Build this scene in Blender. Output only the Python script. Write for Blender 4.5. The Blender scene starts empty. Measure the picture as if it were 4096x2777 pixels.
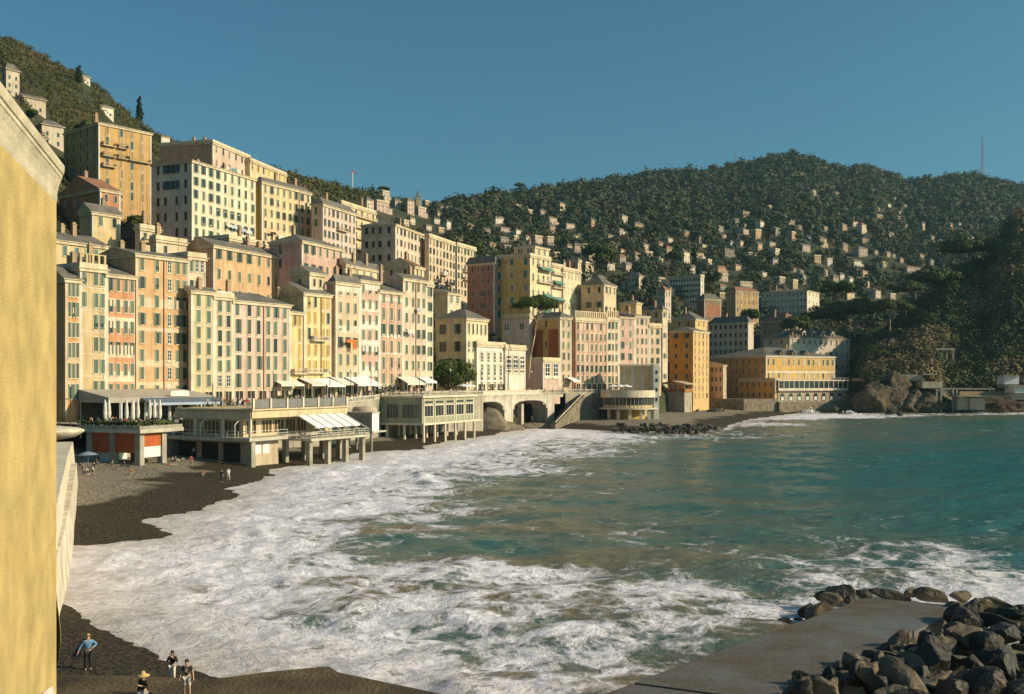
import bpy, math, random
import numpy as np
from mathutils import Vector, Matrix
R = math.radians
sc = bpy.context.scene
COL = sc.collection
random.seed(7); NR = np.random.default_rng(11)
# ------------------------------------------------------------------ camera, sky, sun, exposure
EYE, HZ, F, CX = 14.0, 1527.0, 3982.0, 2048.0        # eye height, horizon row, focal length in photo pixels
cd = bpy.data.cameras.new('camera'); cam = bpy.data.objects.new('camera', cd); COL.objects.link(cam)
cam.location = (0, 0, EYE); cam.rotation_euler = (R(90), 0, 0)
cd.sensor_width = 36; cd.lens = 36 * F / 4096; cd.shift_y = (HZ - 1388.5) / 4096
cd.clip_start = 0.5; cd.clip_end = 12000
sc.camera = cam
SUN_EL, SUN_AZ = 25.0, 95.0                           # azimuth clockwise from +Y
SUN_AZ = 101.0
w = bpy.data.worlds.new('World'); sc.world = w; w.use_nodes = True
nt = w.node_tree; bg = nt.nodes['Background']
sky = nt.nodes.new('ShaderNodeTexSky'); sky.sky_type = 'NISHITA'; sky.sun_disc = False
sky.sun_elevation = R(SUN_EL); sky.sun_rotation = R(SUN_AZ); sky.altitude = 0
sky.air_density = 1.0; sky.dust_density = 2.4; sky.ozone_density = 2.0
tint = nt.nodes.new('ShaderNodeMix'); tint.data_type = 'RGBA'; tint.blend_type = 'MULTIPLY'
tint.inputs[0].default_value = 1.0; tint.inputs[7].default_value = (0.47, 1.03, 1.13, 1)
nt.links.new(sky.outputs[0], tint.inputs[6]); nt.links.new(tint.outputs[2], bg.inputs['Color'])
bg.inputs['Strength'].default_value = 0.071
sl = bpy.data.lights.new('sun', 'SUN'); sl.energy = 5.0; sl.angle = R(0.5); sl.color = (1.0, 0.83, 0.575)
so = bpy.data.objects.new('sun', sl); COL.objects.link(so)
sd = Vector((math.sin(R(SUN_AZ)) * math.cos(R(SUN_EL)), math.cos(R(SUN_AZ)) * math.cos(R(SUN_EL)), math.sin(R(SUN_EL))))
so.rotation_euler = sd.to_track_quat('Z', 'Y').to_euler(); so.location = (200, 100, 300)
vs = sc.view_settings; vs.view_transform = 'Standard'; vs.look = 'None'; vs.exposure = 0.22; vs.gamma = 1.0
# ------------------------------------------------------------------ helpers
def k_(px): return (px - CX) / F
def at(px, py, Y): return Vector((k_(px) * Y, Y, EYE - (py - HZ) / F * Y))
def gnd(px, py, z=0.0):                                # photo pixel -> point on the level plane z
    Y = (EYE - z) * F / (py - HZ); return Vector((k_(px) * Y, Y, z))
D2 = 1.7625                                            # overview pixel -> photo pixel
def tag(o, label, cat, group=None, kind=None):
    if label: o['label'] = label
    if cat: o['category'] = cat
    if group: o['group'] = group
    if kind: o['kind'] = kind
    return o
def empty(name, loc, rz=0, label=None, cat=None, group=None):
    o = bpy.data.objects.new(name, None); COL.objects.link(o); o.location = loc; o.rotation_euler = (0, 0, rz)
    o.empty_display_size = 0.5
    return tag(o, label, cat, group)
def link(name, me, parent=None, loc=(0, 0, 0), rz=0, scale=None):
    o = bpy.data.objects.new(name, me); COL.objects.link(o); o.location = loc; o.rotation_euler = (0, 0, rz)
    if scale: o.scale = scale
    if parent: o.parent = parent
    return o
class MB:
    def __init__(s): s.v = []; s.f = []; s.m = []
    def poly(s, pts, m=0):
        n = len(s.v); s.v += [tuple(p) for p in pts]; s.f.append(tuple(range(n, n + len(pts)))); s.m.append(m); return s
    def box(s, x0, x1, y0, y1, z0, z1, m=0):
        n = len(s.v)
        s.v += [(x0, y0, z0), (x1, y0, z0), (x1, y1, z0), (x0, y1, z0), (x0, y0, z1), (x1, y0, z1), (x1, y1, z1), (x0, y1, z1)]
        for q in ((0, 3, 2, 1), (4, 5, 6, 7), (0, 1, 5, 4), (1, 2, 6, 5), (2, 3, 7, 6), (3, 0, 4, 7)):
            s.f.append(tuple(n + i for i in q)); s.m.append(m)
        return s
    def prism(s, pts, z0, z1, m=0):                    # counter-clockwise outline
        n = len(s.v); k = len(pts)
        s.v += [(p[0], p[1], z0) for p in pts] + [(p[0], p[1], z1) for p in pts]
        s.f.append(tuple(n + i for i in range(k))[::-1]); s.f.append(tuple(n + k + i for i in range(k))); s.m += [m, m]
        for i in range(k):
            j = (i + 1) % k; s.f.append((n + i, n + j, n + k + j, n + k + i)); s.m.append(m)
        return s
    def tube(s, p0, p1, r0, r1=None, n=6, m=0):
        r1 = r0 if r1 is None else r1
        p0 = Vector(p0); p1 = Vector(p1); d = (p1 - p0)
        if d.length < 1e-6: return s
        q = d.to_track_quat('Z', 'Y'); b = len(s.v)
        for p, r in ((p0, r0), (p1, r1)):
            for i in range(n):
                a = 2 * math.pi * i / n; s.v.append(tuple(p + q @ Vector((r * math.cos(a), r * math.sin(a), 0))))
        for i in range(n):
            j = (i + 1) % n; s.f.append((b + i, b + j, b + n + j, b + n + i)); s.m.append(m)
        s.f.append(tuple(b + i for i in range(n))[::-1]); s.f.append(tuple(b + n + i for i in range(n))); s.m += [m, m]
        return s
    def path(s, pts, rs, n=6, m=0):
        for i in range(len(pts) - 1): s.tube(pts[i], pts[i + 1], rs[i], rs[i + 1], n, m)
        return s
    def lathe(s, prof, n=24, a0=0, a1=2 * math.pi, m=0, c=(0, 0)):
        b = len(s.v); full = abs(a1 - a0 - 2 * math.pi) < 1e-6; k = n if full else n + 1
        for r, z in prof:
            for i in range(k):
                a = a0 + (a1 - a0) * i / n; s.v.append((c[0] + r * math.cos(a), c[1] + r * math.sin(a), z))
        for j in range(len(prof) - 1):
            for i in range(n):
                i2 = (i + 1) % k; s.f.append((b + j * k + i, b + j * k + i2, b + (j + 1) * k + i2, b + (j + 1) * k + i)); s.m.append(m)
        return s
    def mesh(s, name, mats, smooth=False):
        me = bpy.data.meshes.new(name); me.from_pydata(s.v, [], s.f)
        for q in (mats if isinstance(mats, (list, tuple)) else [mats]): me.materials.append(q)
        me.polygons.foreach_set('material_index', s.m)
        if smooth: me.polygons.foreach_set('use_smooth', [True] * len(s.f))
        me.update(); return me
    def build(s, name, mats, parent=None, smooth=False, loc=(0, 0, 0), rz=0):
        return link(name, s.mesh(name, mats, smooth), parent, loc, rz)
def grid_mesh(name, P, mats, smooth=True, attrs=None, mi=None):   # P: (rows, cols, 3)
    r, c, _ = P.shape; me = bpy.data.meshes.new(name)
    me.vertices.add(r * c); me.vertices.foreach_set('co', P.astype(np.float32).ravel())
    i = np.arange((r - 1) * (c - 1)); a = (i // (c - 1)) * c + i % (c - 1)
    q = np.stack([a, a + 1, a + c + 1, a + c], 1).astype(np.int32); n = len(q)
    me.loops.add(4 * n); me.loops.foreach_set('vertex_index', q.ravel())
    me.polygons.add(n); me.polygons.foreach_set('loop_start', np.arange(n, dtype=np.int32) * 4)
    if smooth: me.polygons.foreach_set('use_smooth', np.ones(n, bool))
    for m in (mats if isinstance(mats, list) else [mats]): me.materials.append(m)
    me.update(calc_edges=True)
    for k, v in (attrs or {}).items():
        t = me.attributes.new(k, 'FLOAT', 'POINT'); t.data.foreach_set('value', v.astype(np.float32).ravel())
    me.validate(); return me
def quads_mesh(name, C, N, S, mats, mi=None):          # separate little leaf faces: centre, normal, size
    n = len(C); N = N / np.linalg.norm(N, axis=1, keepdims=True)
    h = np.where(np.abs(N[:, 2:3]) > 0.9, np.array([[1.0, 0, 0]]), np.array([[0, 0, 1.0]]))
    T = np.cross(h, N); T /= np.linalg.norm(T, axis=1, keepdims=True); B = np.cross(N, T)
    a = NR.uniform(0, 6.28, n)[:, None]; T2 = T * np.cos(a) + B * np.sin(a); B2 = B * np.cos(a) - T * np.sin(a)
    s = S[:, None]; j = NR.uniform(0.55, 1.25, (n, 4, 1))
    V = np.stack([-T2 * s - B2 * s, T2 * s - B2 * s, T2 * s + B2 * s, -T2 * s + B2 * s], 1) * j + C[:, None, :]
    me = bpy.data.meshes.new(name); me.vertices.add(4 * n); me.vertices.foreach_set('co', V.astype(np.float32).ravel())
    me.loops.add(4 * n); me.loops.foreach_set('vertex_index', np.arange(4 * n, dtype=np.int32))
    me.polygons.add(n); me.polygons.foreach_set('loop_start', np.arange(n, dtype=np.int32) * 4)
    for m in (mats if isinstance(mats, list) else [mats]): me.materials.append(m)
    if mi is not None: me.polygons.foreach_set('material_index', mi.astype(np.int32))
    me.update(calc_edges=True); return me
_tab = NR.random((64, 64))
def vnoise(x, y):                                      # smooth lattice noise, 0..1
    xi = np.floor(x).astype(int); yi = np.floor(y).astype(int); fx = x - xi; fy = y - yi
    fx = fx * fx * (3 - 2 * fx); fy = fy * fy * (3 - 2 * fy)
    g = lambda a, b: _tab[a % 64, b % 64]
    return (g(xi, yi) * (1 - fx) + g(xi + 1, yi) * fx) * (1 - fy) + (g(xi, yi + 1) * (1 - fx) + g(xi + 1, yi + 1) * fx) * fy
def fbm(x, y, o=4):
    r = 0; a = 0.5
    for i in range(o): r = r + a * vnoise(x + 17.3 * i, y - 9.1 * i); x = x * 2.03; y = y * 2.03; a *= 0.5
    return r
# ------------------------------------------------------------------ materials
_M = {}
def nodemat(key):
    m = bpy.data.materials.new(key); m.use_nodes = True; t = m.node_tree
    return m, t, t.nodes['Principled BSDF'], lambda ty: t.nodes.new(ty), t.links.new
def surf(key, col, rough=0.85, var=0.18, scale=0.6, streak=0.0, bump=0.0, metal=0.0, spec=0.3, bscale=None):
    if key in _M: return _M[key]
    m, t, P, N, L = nodemat(key)
    g = N('ShaderNodeNewGeometry'); mp = N('ShaderNodeMapping'); L(g.outputs['Position'], mp.inputs['Vector'])
    n1 = N('ShaderNodeTexNoise'); n1.inputs['Scale'].default_value = scale; n1.inputs['Detail'].default_value = 6
    L(mp.outputs[0], n1.inputs['Vector'])
    rp = N('ShaderNodeMapRange'); rp.inputs[1].default_value = 0.3; rp.inputs[2].default_value = 0.7
    rp.inputs[3].default_value = 1 - var; rp.inputs[4].default_value = 1 + var * 0.6; L(n1.outputs['Fac'], rp.inputs[0])
    src = rp.outputs[0]
    if streak:
        m2 = N('ShaderNodeMapping'); m2.inputs['Scale'].default_value = (1.3, 1.3, 0.12); L(g.outputs['Position'], m2.inputs['Vector'])
        n2 = N('ShaderNodeTexNoise'); n2.inputs['Scale'].default_value = 1.0; n2.inputs['Detail'].default_value = 5; L(m2.outputs[0], n2.inputs['Vector'])
        r2 = N('ShaderNodeMapRange'); r2.inputs[1].default_value = 0.42; r2.inputs[2].default_value = 0.72
        r2.inputs[3].default_value = 1.0; r2.inputs[4].default_value = 1 - streak; L(n2.outputs['Fac'], r2.inputs[0])
        mu = N('ShaderNodeMath'); mu.operation = 'MULTIPLY'; L(src, mu.inputs[0]); L(r2.outputs[0], mu.inputs[1]); src = mu.outputs[0]
    vm = N('ShaderNodeVectorMath'); vm.operation = 'SCALE'; vm.inputs[0].default_value = col; L(src, vm.inputs['Scale'])
    L(vm.outputs[0], P.inputs['Base Color'])
    P.inputs['Roughness'].default_value = rough; P.inputs['Metallic'].default_value = metal; P.inputs['Specular IOR Level'].default_value = spec
    if bump:
        nb = N('ShaderNodeTexNoise'); nb.inputs['Scale'].default_value = bscale or scale * 8; nb.inputs['Detail'].default_value = 5
        L(g.outputs['Position'], nb.inputs['Vector']); bp = N('ShaderNodeBump'); bp.inputs['Strength'].default_value = bump
        bp.inputs['Distance'].default_value = 0.2; L(nb.outputs['Fac'], bp.inputs['Height']); L(bp.outputs[0], P.inputs['Normal'])
    _M[key] = m; return m
def plaster(col, key=None):
    key = key or 'plaster_%02d_%02d_%02d' % tuple(int(c * 99) for c in col)
    return surf(key, (col[0], col[1] * .92, col[2] * .84), 0.9, 0.18, 0.35, 0.26)
def slat(col):                                          # louvred shutter paint: fine horizontal slats
    key = 'shutter_%02d_%02d_%02d' % tuple(int(c * 99) for c in col)
    if key in _M: return _M[key]
    m, t, P, N, L = nodemat(key)
    g = N('ShaderNodeNewGeometry'); wv = N('ShaderNodeTexWave'); wv.bands_direction = 'Z'; wv.inputs['Scale'].default_value = 2.4
    L(g.outputs['Position'], wv.inputs['Vector']); oi = N('ShaderNodeObjectInfo')
    rp = N('ShaderNodeMapRange'); rp.inputs[3].default_value = 0.65; rp.inputs[4].default_value = 1.5; L(oi.outputs['Random'], rp.inputs[0])
    vm = N('ShaderNodeVectorMath'); vm.operation = 'SCALE'; vm.inputs[0].default_value = col; L(rp.outputs[0], vm.inputs['Scale'])
    L(vm.outputs[0], P.inputs['Base Color']); P.inputs['Roughness'].default_value = 0.6
    bp = N('ShaderNodeBump'); bp.inputs['Strength'].default_value = 0.5; bp.inputs['Distance'].default_value = 0.03
    L(wv.outputs['Fac'], bp.inputs['Height']); L(bp.outputs[0], P.inputs['Normal'])
    _M[key] = m; return m
def leafmat(key, c1, c2, nscale=0.12, c3=None):
    if key in _M: return _M[key]
    m, t, P, N, L = nodemat(key)
    g = N('ShaderNodeNewGeometry'); n1 = N('ShaderNodeTexNoise'); n1.inputs['Scale'].default_value = nscale; n1.inputs['Detail'].default_value = 3
    L(g.outputs['Position'], n1.inputs['Vector'])
    r1 = N('ShaderNodeMapRange'); r1.inputs[1].default_value = 0.38; r1.inputs[2].default_value = 0.62; L(n1.outputs['Fac'], r1.inputs[0])
    mx = N('ShaderNodeMix'); mx.data_type = 'RGBA'; mx.inputs[6].default_value = (*c1, 1); mx.inputs[7].default_value = (*c2, 1); L(r1.outputs[0], mx.inputs[0])
    out = mx.outputs[2]
    if c3:
        n2 = N('ShaderNodeTexNoise'); n2.inputs['Scale'].default_value = nscale * 0.55; n2.inputs['Detail'].default_value = 4
        ad = N('ShaderNodeVectorMath'); ad.operation = 'ADD'; ad.inputs[1].default_value = (51, 13, 7); L(g.outputs['Position'], ad.inputs[0]); L(ad.outputs[0], n2.inputs['Vector'])
        r2 = N('ShaderNodeMapRange'); r2.inputs[1].default_value = 0.52; r2.inputs[2].default_value = 0.64; L(n2.outputs['Fac'], r2.inputs[0])
        m2 = N('ShaderNodeMix'); m2.data_type = 'RGBA'; m2.inputs[7].default_value = (*c3, 1); L(out, m2.inputs[6]); L(r2.outputs[0], m2.inputs[0]); out = m2.outputs[2]
    rp = N('ShaderNodeMapRange'); rp.inputs[3].default_value = 0.75; rp.inputs[4].default_value = 1.25; L(g.outputs['Random Per Island'], rp.inputs[0])
    vm = N('ShaderNodeVectorMath'); vm.operation = 'SCALE'; L(out, vm.inputs[0]); L(rp.outputs[0], vm.inputs['Scale'])
    L(vm.outputs[0], P.inputs['Base Color']); P.inputs['Roughness'].default_value = 0.75; P.inputs['Specular IOR Level'].default_value = 0.15
    _M[key] = m; return m
def glassy(key, col, rough=0.12):
    if key in _M: return _M[key]
    m, t, P, N, L = nodemat(key); P.inputs['Base Color'].default_value = (*col, 1); P.inputs['Roughness'].default_value = rough
    _M[key] = m; return m
WHITE = (0.66, 0.63, 0.55)
m_white = surf('white_paint', (0.72, 0.70, 0.63), 0.7, 0.1, 0.8, 0.1)
m_cream = plaster((0.66, 0.58, 0.42), 'cream_trim')
m_slate = surf('grey_slate', (0.16, 0.14, 0.115), 0.8, 0.35, 0.5, 0.0, 0.5, bscale=3.0)
m_tile = surf('red_tile', (0.30, 0.14, 0.08), 0.85, 0.35, 0.5, 0.0, 0.5, bscale=3.0)
m_dark = surf('dark_opening', (0.018, 0.016, 0.014), 0.6)
m_glass = glassy('window_glass', (0.03, 0.035, 0.04))
m_metal = surf('dark_iron', (0.05, 0.05, 0.045), 0.5)
m_pale = surf('pale_rail', (0.6, 0.57, 0.48), 0.6)
m_conc = surf('concrete', (0.36, 0.32, 0.25), 0.9, 0.3, 0.4, 0.25, 0.3)
m_stone = surf('rubble_stone', (0.23, 0.185, 0.125), 0.95, 0.45, 0.7, 0.2, 0.9, bscale=1.6)
m_rock = surf('boulder_rock', (0.15, 0.115, 0.075), 0.9, 0.6, 0.8, 0.0, 0.8, bscale=2.5)
m_rockd = surf('dark_wet_rock', (0.036, 0.029, 0.021), 0.6, 0.6, 0.8, 0.0, 0.8, bscale=2.5)
m_bark = surf('bark', (0.16, 0.11, 0.07), 0.95, 0.4, 2.0)
m_barkpale = surf('pale_pine_bark', (0.42, 0.30, 0.19), 0.95, 0.4, 2.0)
m_pipe = surf('rust_pipe', (0.30, 0.14, 0.08), 0.7)
GREEN, OCHRE, GREY, BROWN, BLUEG = (0.085, 0.125, 0.085), (0.42, 0.27, 0.05), (0.16, 0.16, 0.13), (0.11, 0.07, 0.045), (0.09, 0.2, 0.17)
# ------------------------------------------------------------------ land form: one hillside from the promenade to the ridge
RIDGE = np.array([(-900,-150),(-300,20),(26,155),(90,180),(150,215),(270,275),(340,310),(420,365),(500,440),(560,492),(640,545),(760,600),(900,645),(1000,668),(1100,688),(1200,715),(1350,750),(1450,770),(1500,785),(1560,800),(1640,822),(1700,826),(1760,822),(1850,812),(1980,795),(2070,780),(2200,768),(2380,740),(2500,725),(2650,705),(2900,682),(3000,655),(3100,632),(3175,624),(3250,642),(3350,682),(3480,680),(3560,705),(3640,738),(3720,728),(3800,718),(3900,712),(3980,728),(4096,758),(4500,810),(5600,860)], float)
RY = np.array([(-900,430),(26,440),(420,490),(760,540),(1200,620),(1640,830),(1760,950),(2070,1150),(2500,1350),(3175,1500),(5600,1600)], float)
BY = np.array([(-900,150),(0,166),(229,186),(750,212),(1200,238),(1700,272),(2100,314),(2300,342),(2640,380),(2750,430),(2900,470),(3100,500),(3400,525),(4096,560),(5600,600)], float)
BZ = np.array([(-900,7),(600,7),(1200,10),(2600,10),(2850,6),(5600,8)], float)
PW = np.array([(-900,.85),(1200,.85),(2000,.95),(2600,1.05),(5600,1.08)], float)
itp = lambda A, x: np.interp(x, A[:, 0], A[:, 1])
def hill_tz(px, t):
    yb, yr, zb = itp(BY, px), itp(RY, px), itp(BZ, px); zr = EYE + (HZ - itp(RIDGE, px)) / F * yr
    Y = yb + (yr - yb) * t; z = zb + (zr - zb) * np.clip(t, 0, 1) ** itp(PW, px)
    X = (px - CX) / F * Y
    z = z + (fbm(X / 60 + 40, Y / 60 + 40, 3) - 0.45) * 22 * np.clip(t, 0, 1) * np.clip(1.02 - t, 0, 1) * 2
    return X, Y, z
def hill_at(px, py):                                    # where the sight line meets the hillside
    t = np.linspace(0, 1, 400); X, Y, z = hill_tz(np.full(400, float(px)), t); q = HZ - (z - EYE) * F / Y
    i = np.argmax(q <= py) if (q <= py).any() else 399
    return Vector((X[i], Y[i], z[i]))
def hill_z(X, Y):
    px = CX + F * X / Y; t = (Y - itp(BY, px)) / (itp(RY, px) - itp(BY, px))
    return float(hill_tz(np.array(float(px)), np.array(float(t)))[2])
cols = np.linspace(-900, 5600, 420); tt = np.concatenate([[-0.06, 0], np.linspace(0.004, 1, 130)])
Pp = np.zeros((len(tt) + 3, len(cols), 3))
for i, t in enumerate(tt):
    X, Y, z = hill_tz(cols, np.full(len(cols), max(t, 0))); fy = (Y - 4) / Y if t < 0 else 1; Pp[i] = np.stack([X * fy, Y * fy, z - (14 if t < 0 else 0)], 1)
for j, (fy, fz) in enumerate(((1.08, .93), (1.3, .6), (1.9, 0.0))):
    X, Y, z = hill_tz(cols, np.ones(len(cols))); Pp[len(tt) + j] = np.stack([X * fy, Y * fy, z * fz], 1)
m_soil = leafmat('hillside_scrub', (0.030, 0.036, 0.018), (0.060, 0.058, 0.028), 0.05, (0.075, 0.06, 0.034))
hill = link('hillside', grid_mesh('hillside', Pp, m_soil)); tag(hill, 'green and brown hillside climbing from the shore to the ridge', 'hillside', kind='structure')
# headland on the right
HR = np.array([(3060,1560),(3150,1545),(3300,1500),(3450,1400),(3600,1290),(3720,1170),(3800,1085),(3950,1040),(4005,930),(4060,860),(4130,830),(4250,840),(4500,900),(5600,1050)], float)
def head_tz(px, t):
    yb = np.interp(px, [3060, 3440, 3470, 3800, 5600], [515, 500, 446, 452, 430]); yr = yb + np.interp(px, [3060, 3500, 4096, 5600], [30, 75, 110, 140])
    zr = EYE + (HZ - itp(HR, px)) / F * yr; zc = np.interp(px, [3060, 3430, 3460, 3720, 3800, 4096], [3, 8, 13.5, 13.5, 5, 6])
    Y = yb + (yr - yb) * t; z = np.where(t < 0.07, -1 + (zc + 1) * t / 0.07, zc + (zr - zc) * np.clip((t - 0.07) / 0.93, 0, 1) ** 0.8)
    X = (px - CX) / F * Y
    return X, Y, z
hc = np.linspace(3060, 5600, 260); ht = np.concatenate([[0], np.linspace(0.004, 0.07, 12), np.linspace(0.09, 1, 70)])
Ph = np.zeros((len(ht) + 2, len(hc), 3))
for i, t in enumerate(ht):
    X, Y, z = head_tz(hc, np.full(len(hc), t)); n = fbm(X / 5, z / 4 + Y / 9, 4) - 0.47
    Ph[i] = np.stack([X - n * 3 * (t < .09), Y + n * 10 * (0.3 + 0.7 * (t < .2)), z + n * 3 * (t > .05)], 1)
for j, (fy, fz) in enumerate(((1.1, .9), (1.4, 0))):
    X, Y, z = head_tz(hc, np.ones(len(hc))); Ph[len(ht) + j] = np.stack([X * fy, Y * fy, z * fz], 1)
m_head, t_, P_, N_, L_ = nodemat('headland_ground')
g_ = N_('ShaderNodeNewGeometry'); sx = N_('ShaderNodeSeparateXYZ'); L_(g_.outputs['Position'], sx.inputs[0])
nn = N_('ShaderNodeTexNoise'); nn.inputs['Scale'].default_value = 0.22; nn.inputs['Detail'].default_value = 8; L_(g_.outputs['Position'], nn.inputs['Vector'])
cr = N_('ShaderNodeValToRGB'); cr.color_ramp.elements[0].color = (0.02, 0.026, 0.012, 1); cr.color_ramp.elements[1].color = (0.17, 0.13, 0.085, 1)
cr.color_ramp.elements[0].position = 0.40; cr.color_ramp.elements[1].position = 0.66; L_(nn.outputs['Fac'], cr.inputs[0])
L_(cr.outputs[0], P_.inputs['Base Color']); P_.inputs['Roughness'].default_value = 0.95
bp = N_('ShaderNodeBump'); bp.inputs['Strength'].default_value = 0.9; bp.inputs['Distance'].default_value = 1.0; L_(nn.outputs['Fac'], bp.inputs['Height']); L_(bp.outputs[0], P_.inputs['Normal'])
headland = link('headland', grid_mesh('headland', Ph, m_head, smooth=False)); tag(headland, 'steep dark headland with rock face falling to the sea', 'headland', kind='structure')
# ------------------------------------------------------------------ shoreline, beach, sea
SH = [(100,1240),(165,1240),(250,1232),(330,1222),(372,1210),(345,1191),(310,1183),(400,1168),(470,1150),(545,1122),(505,1108),(560,1098),(600,1090),(608,1066),(690,1056),(770,1046),(790,1030),(850,1026),(930,1021),(1000,1004),(1060,995),(1100,990),(1160,977),(1230,970),(1320,975),(1420,981),(1560,979),(1638,976),(1650,966),(1700,952),(1760,944),(1800,939),(1960,938),(2030,940),(2100,938),(2324,936),(2700,934)]
shore = [gnd(a * D2, b * D2)[:2] for a, b in SH]
polyA = np.array([(-400, shore[0][1])] + [tuple(p) for p in shore] + [(1500, 470), (1500, 2500), (-900, 2500)])
NB = [(60,1325),(135,1369),(240,1432),(310,1466),(380,1501),(480,1535),(560,1560),(760,1620),(900,1700)]
polyB = np.array([(-60, gnd(60*D2,1325*D2)[1])] + [tuple(gnd(a * D2, b * D2)[:2]) for a, b in NB] + [(-4, 10), (-60, 10)])
def inside(poly, X, Y):
    r = np.zeros(X.shape, bool); n = len(poly)
    for i in range(n):
        x0, y0 = poly[i]; x1, y1 = poly[(i + 1) % n]
        c = ((y0 > Y) != (y1 > Y)) & (X < (x1 - x0) * (Y - y0) / (y1 - y0 + 1e-12) + x0); r ^= c
    return r
def sdist(poly, X, Y):                                  # positive on land
    d = np.full(X.shape, 1e9); n = len(poly)
    for i in range(n):
        x0, y0 = poly[i]; x1, y1 = poly[(i + 1) % n]; dx, dy = x1 - x0, y1 - y0
        t = np.clip(((X - x0) * dx + (Y - y0) * dy) / (dx * dx + dy * dy + 1e-9), 0, 1)
        d = np.minimum(d, np.hypot(X - x0 - t * dx, Y - y0 - t * dy))
    return np.where(inside(poly, X, Y), d, -d)
def land(X, Y): return np.maximum(sdist(polyA, X, Y), sdist(polyB, X, Y))
def beach_z(X, Y, d=None):
    d = land(X, Y) if d is None else d
    return np.where(d > 0, 2.4 * (1 - np.exp(-np.maximum(d, 0) / 14)), np.maximum(d * 0.1, -1.2)) + (fbm(X / 3.1, Y / 3.1, 3) - 0.45) * 0.30 * np.clip(d / 3 + .4, 0.15, 1)
by = np.concatenate([np.arange(14, 120, 0.9), np.arange(120, 330, 2.0), np.arange(330, 520, 4.0)]); bx = np.concatenate([np.arange(-120, 10, 1.1), np.arange(10, 200, 3.0)])
XX, YY = np.meshgrid(bx, by); ZZ = beach_z(XX, YY)
m_beach, t_, P_, N_, L_ = nodemat('pebble_beach')
g_ = N_('ShaderNodeNewGeometry'); sx = N_('ShaderNodeSeparateXYZ'); L_(g_.outputs['Position'], sx.inputs[0])
n0 = N_('ShaderNodeTexNoise'); n0.inputs['Scale'].default_value = 0.12; n0.inputs['Detail'].default_value = 4; L_(g_.outputs['Position'], n0.inputs['Vector'])
ma = N_('ShaderNodeMath'); ma.operation = 'MULTIPLY_ADD'; ma.inputs[1].default_value = 1.5; L_(n0.outputs['Fac'], ma.inputs[0]); L_(sx.outputs[2], ma.inputs[2])
r0 = N_('ShaderNodeMapRange'); r0.inputs[1].default_value = 1.85; r0.inputs[2].default_value = 2.05; L_(ma.outputs[0], r0.inputs[0])
mxw = N_('ShaderNodeMix'); mxw.data_type = 'RGBA'; mxw.inputs[6].default_value = (0.040, 0.030, 0.016, 1); mxw.inputs[7].default_value = (0.20, 0.165, 0.12, 1); L_(r0.outputs[0], mxw.inputs[0])  # low dark colour: wet pebbles, plus painted shade on the near-left beach
vo = N_('ShaderNodeTexVoronoi'); vo.inputs['Scale'].default_value = 3.5; L_(g_.outputs['Position'], vo.inputs['Vector'])
hs = N_('ShaderNodeVectorMath'); hs.operation = 'LENGTH'; L_(vo.outputs['Color'], hs.inputs[0])
r1 = N_('ShaderNodeMapRange'); r1.inputs[1].default_value = 0.4; r1.inputs[2].default_value = 1.4; r1.inputs[3].default_value = 0.55; r1.inputs[4].default_value = 1.5; L_(hs.outputs['Value'], r1.inputs[0])
vm = N_('ShaderNodeVectorMath'); vm.operation = 'SCALE'; L_(mxw.outputs[2], vm.inputs[0]); L_(r1.outputs[0], vm.inputs['Scale']); L_(vm.outputs[0], P_.inputs['Base Color'])
P_.inputs['Roughness'].default_value = 0.8; P_.inputs['Specular IOR Level'].default_value = 0.2
bp = N_('ShaderNodeBump'); bp.inputs['Strength'].default_value = 0.8; bp.inputs['Distance'].default_value = 0.15; L_(vo.outputs['Distance'], bp.inputs['Height']); L_(bp.outputs[0], P_.inputs['Normal'])
beach = link('beach', grid_mesh('beach', np.stack([XX, YY, ZZ], 2), m_beach)); tag(beach, 'dark grey pebble beach, wet near the waterline', 'beach', kind='structure')
bed = MB().poly([(-3000, 5, -1.6), (4000, 5, -1.6), (4000, 3000, -1.6), (-3000, 3000, -1.6)]).build('ground', m_beach); tag(bed, 'ground under the sea and beach', 'ground', kind='structure')
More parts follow.
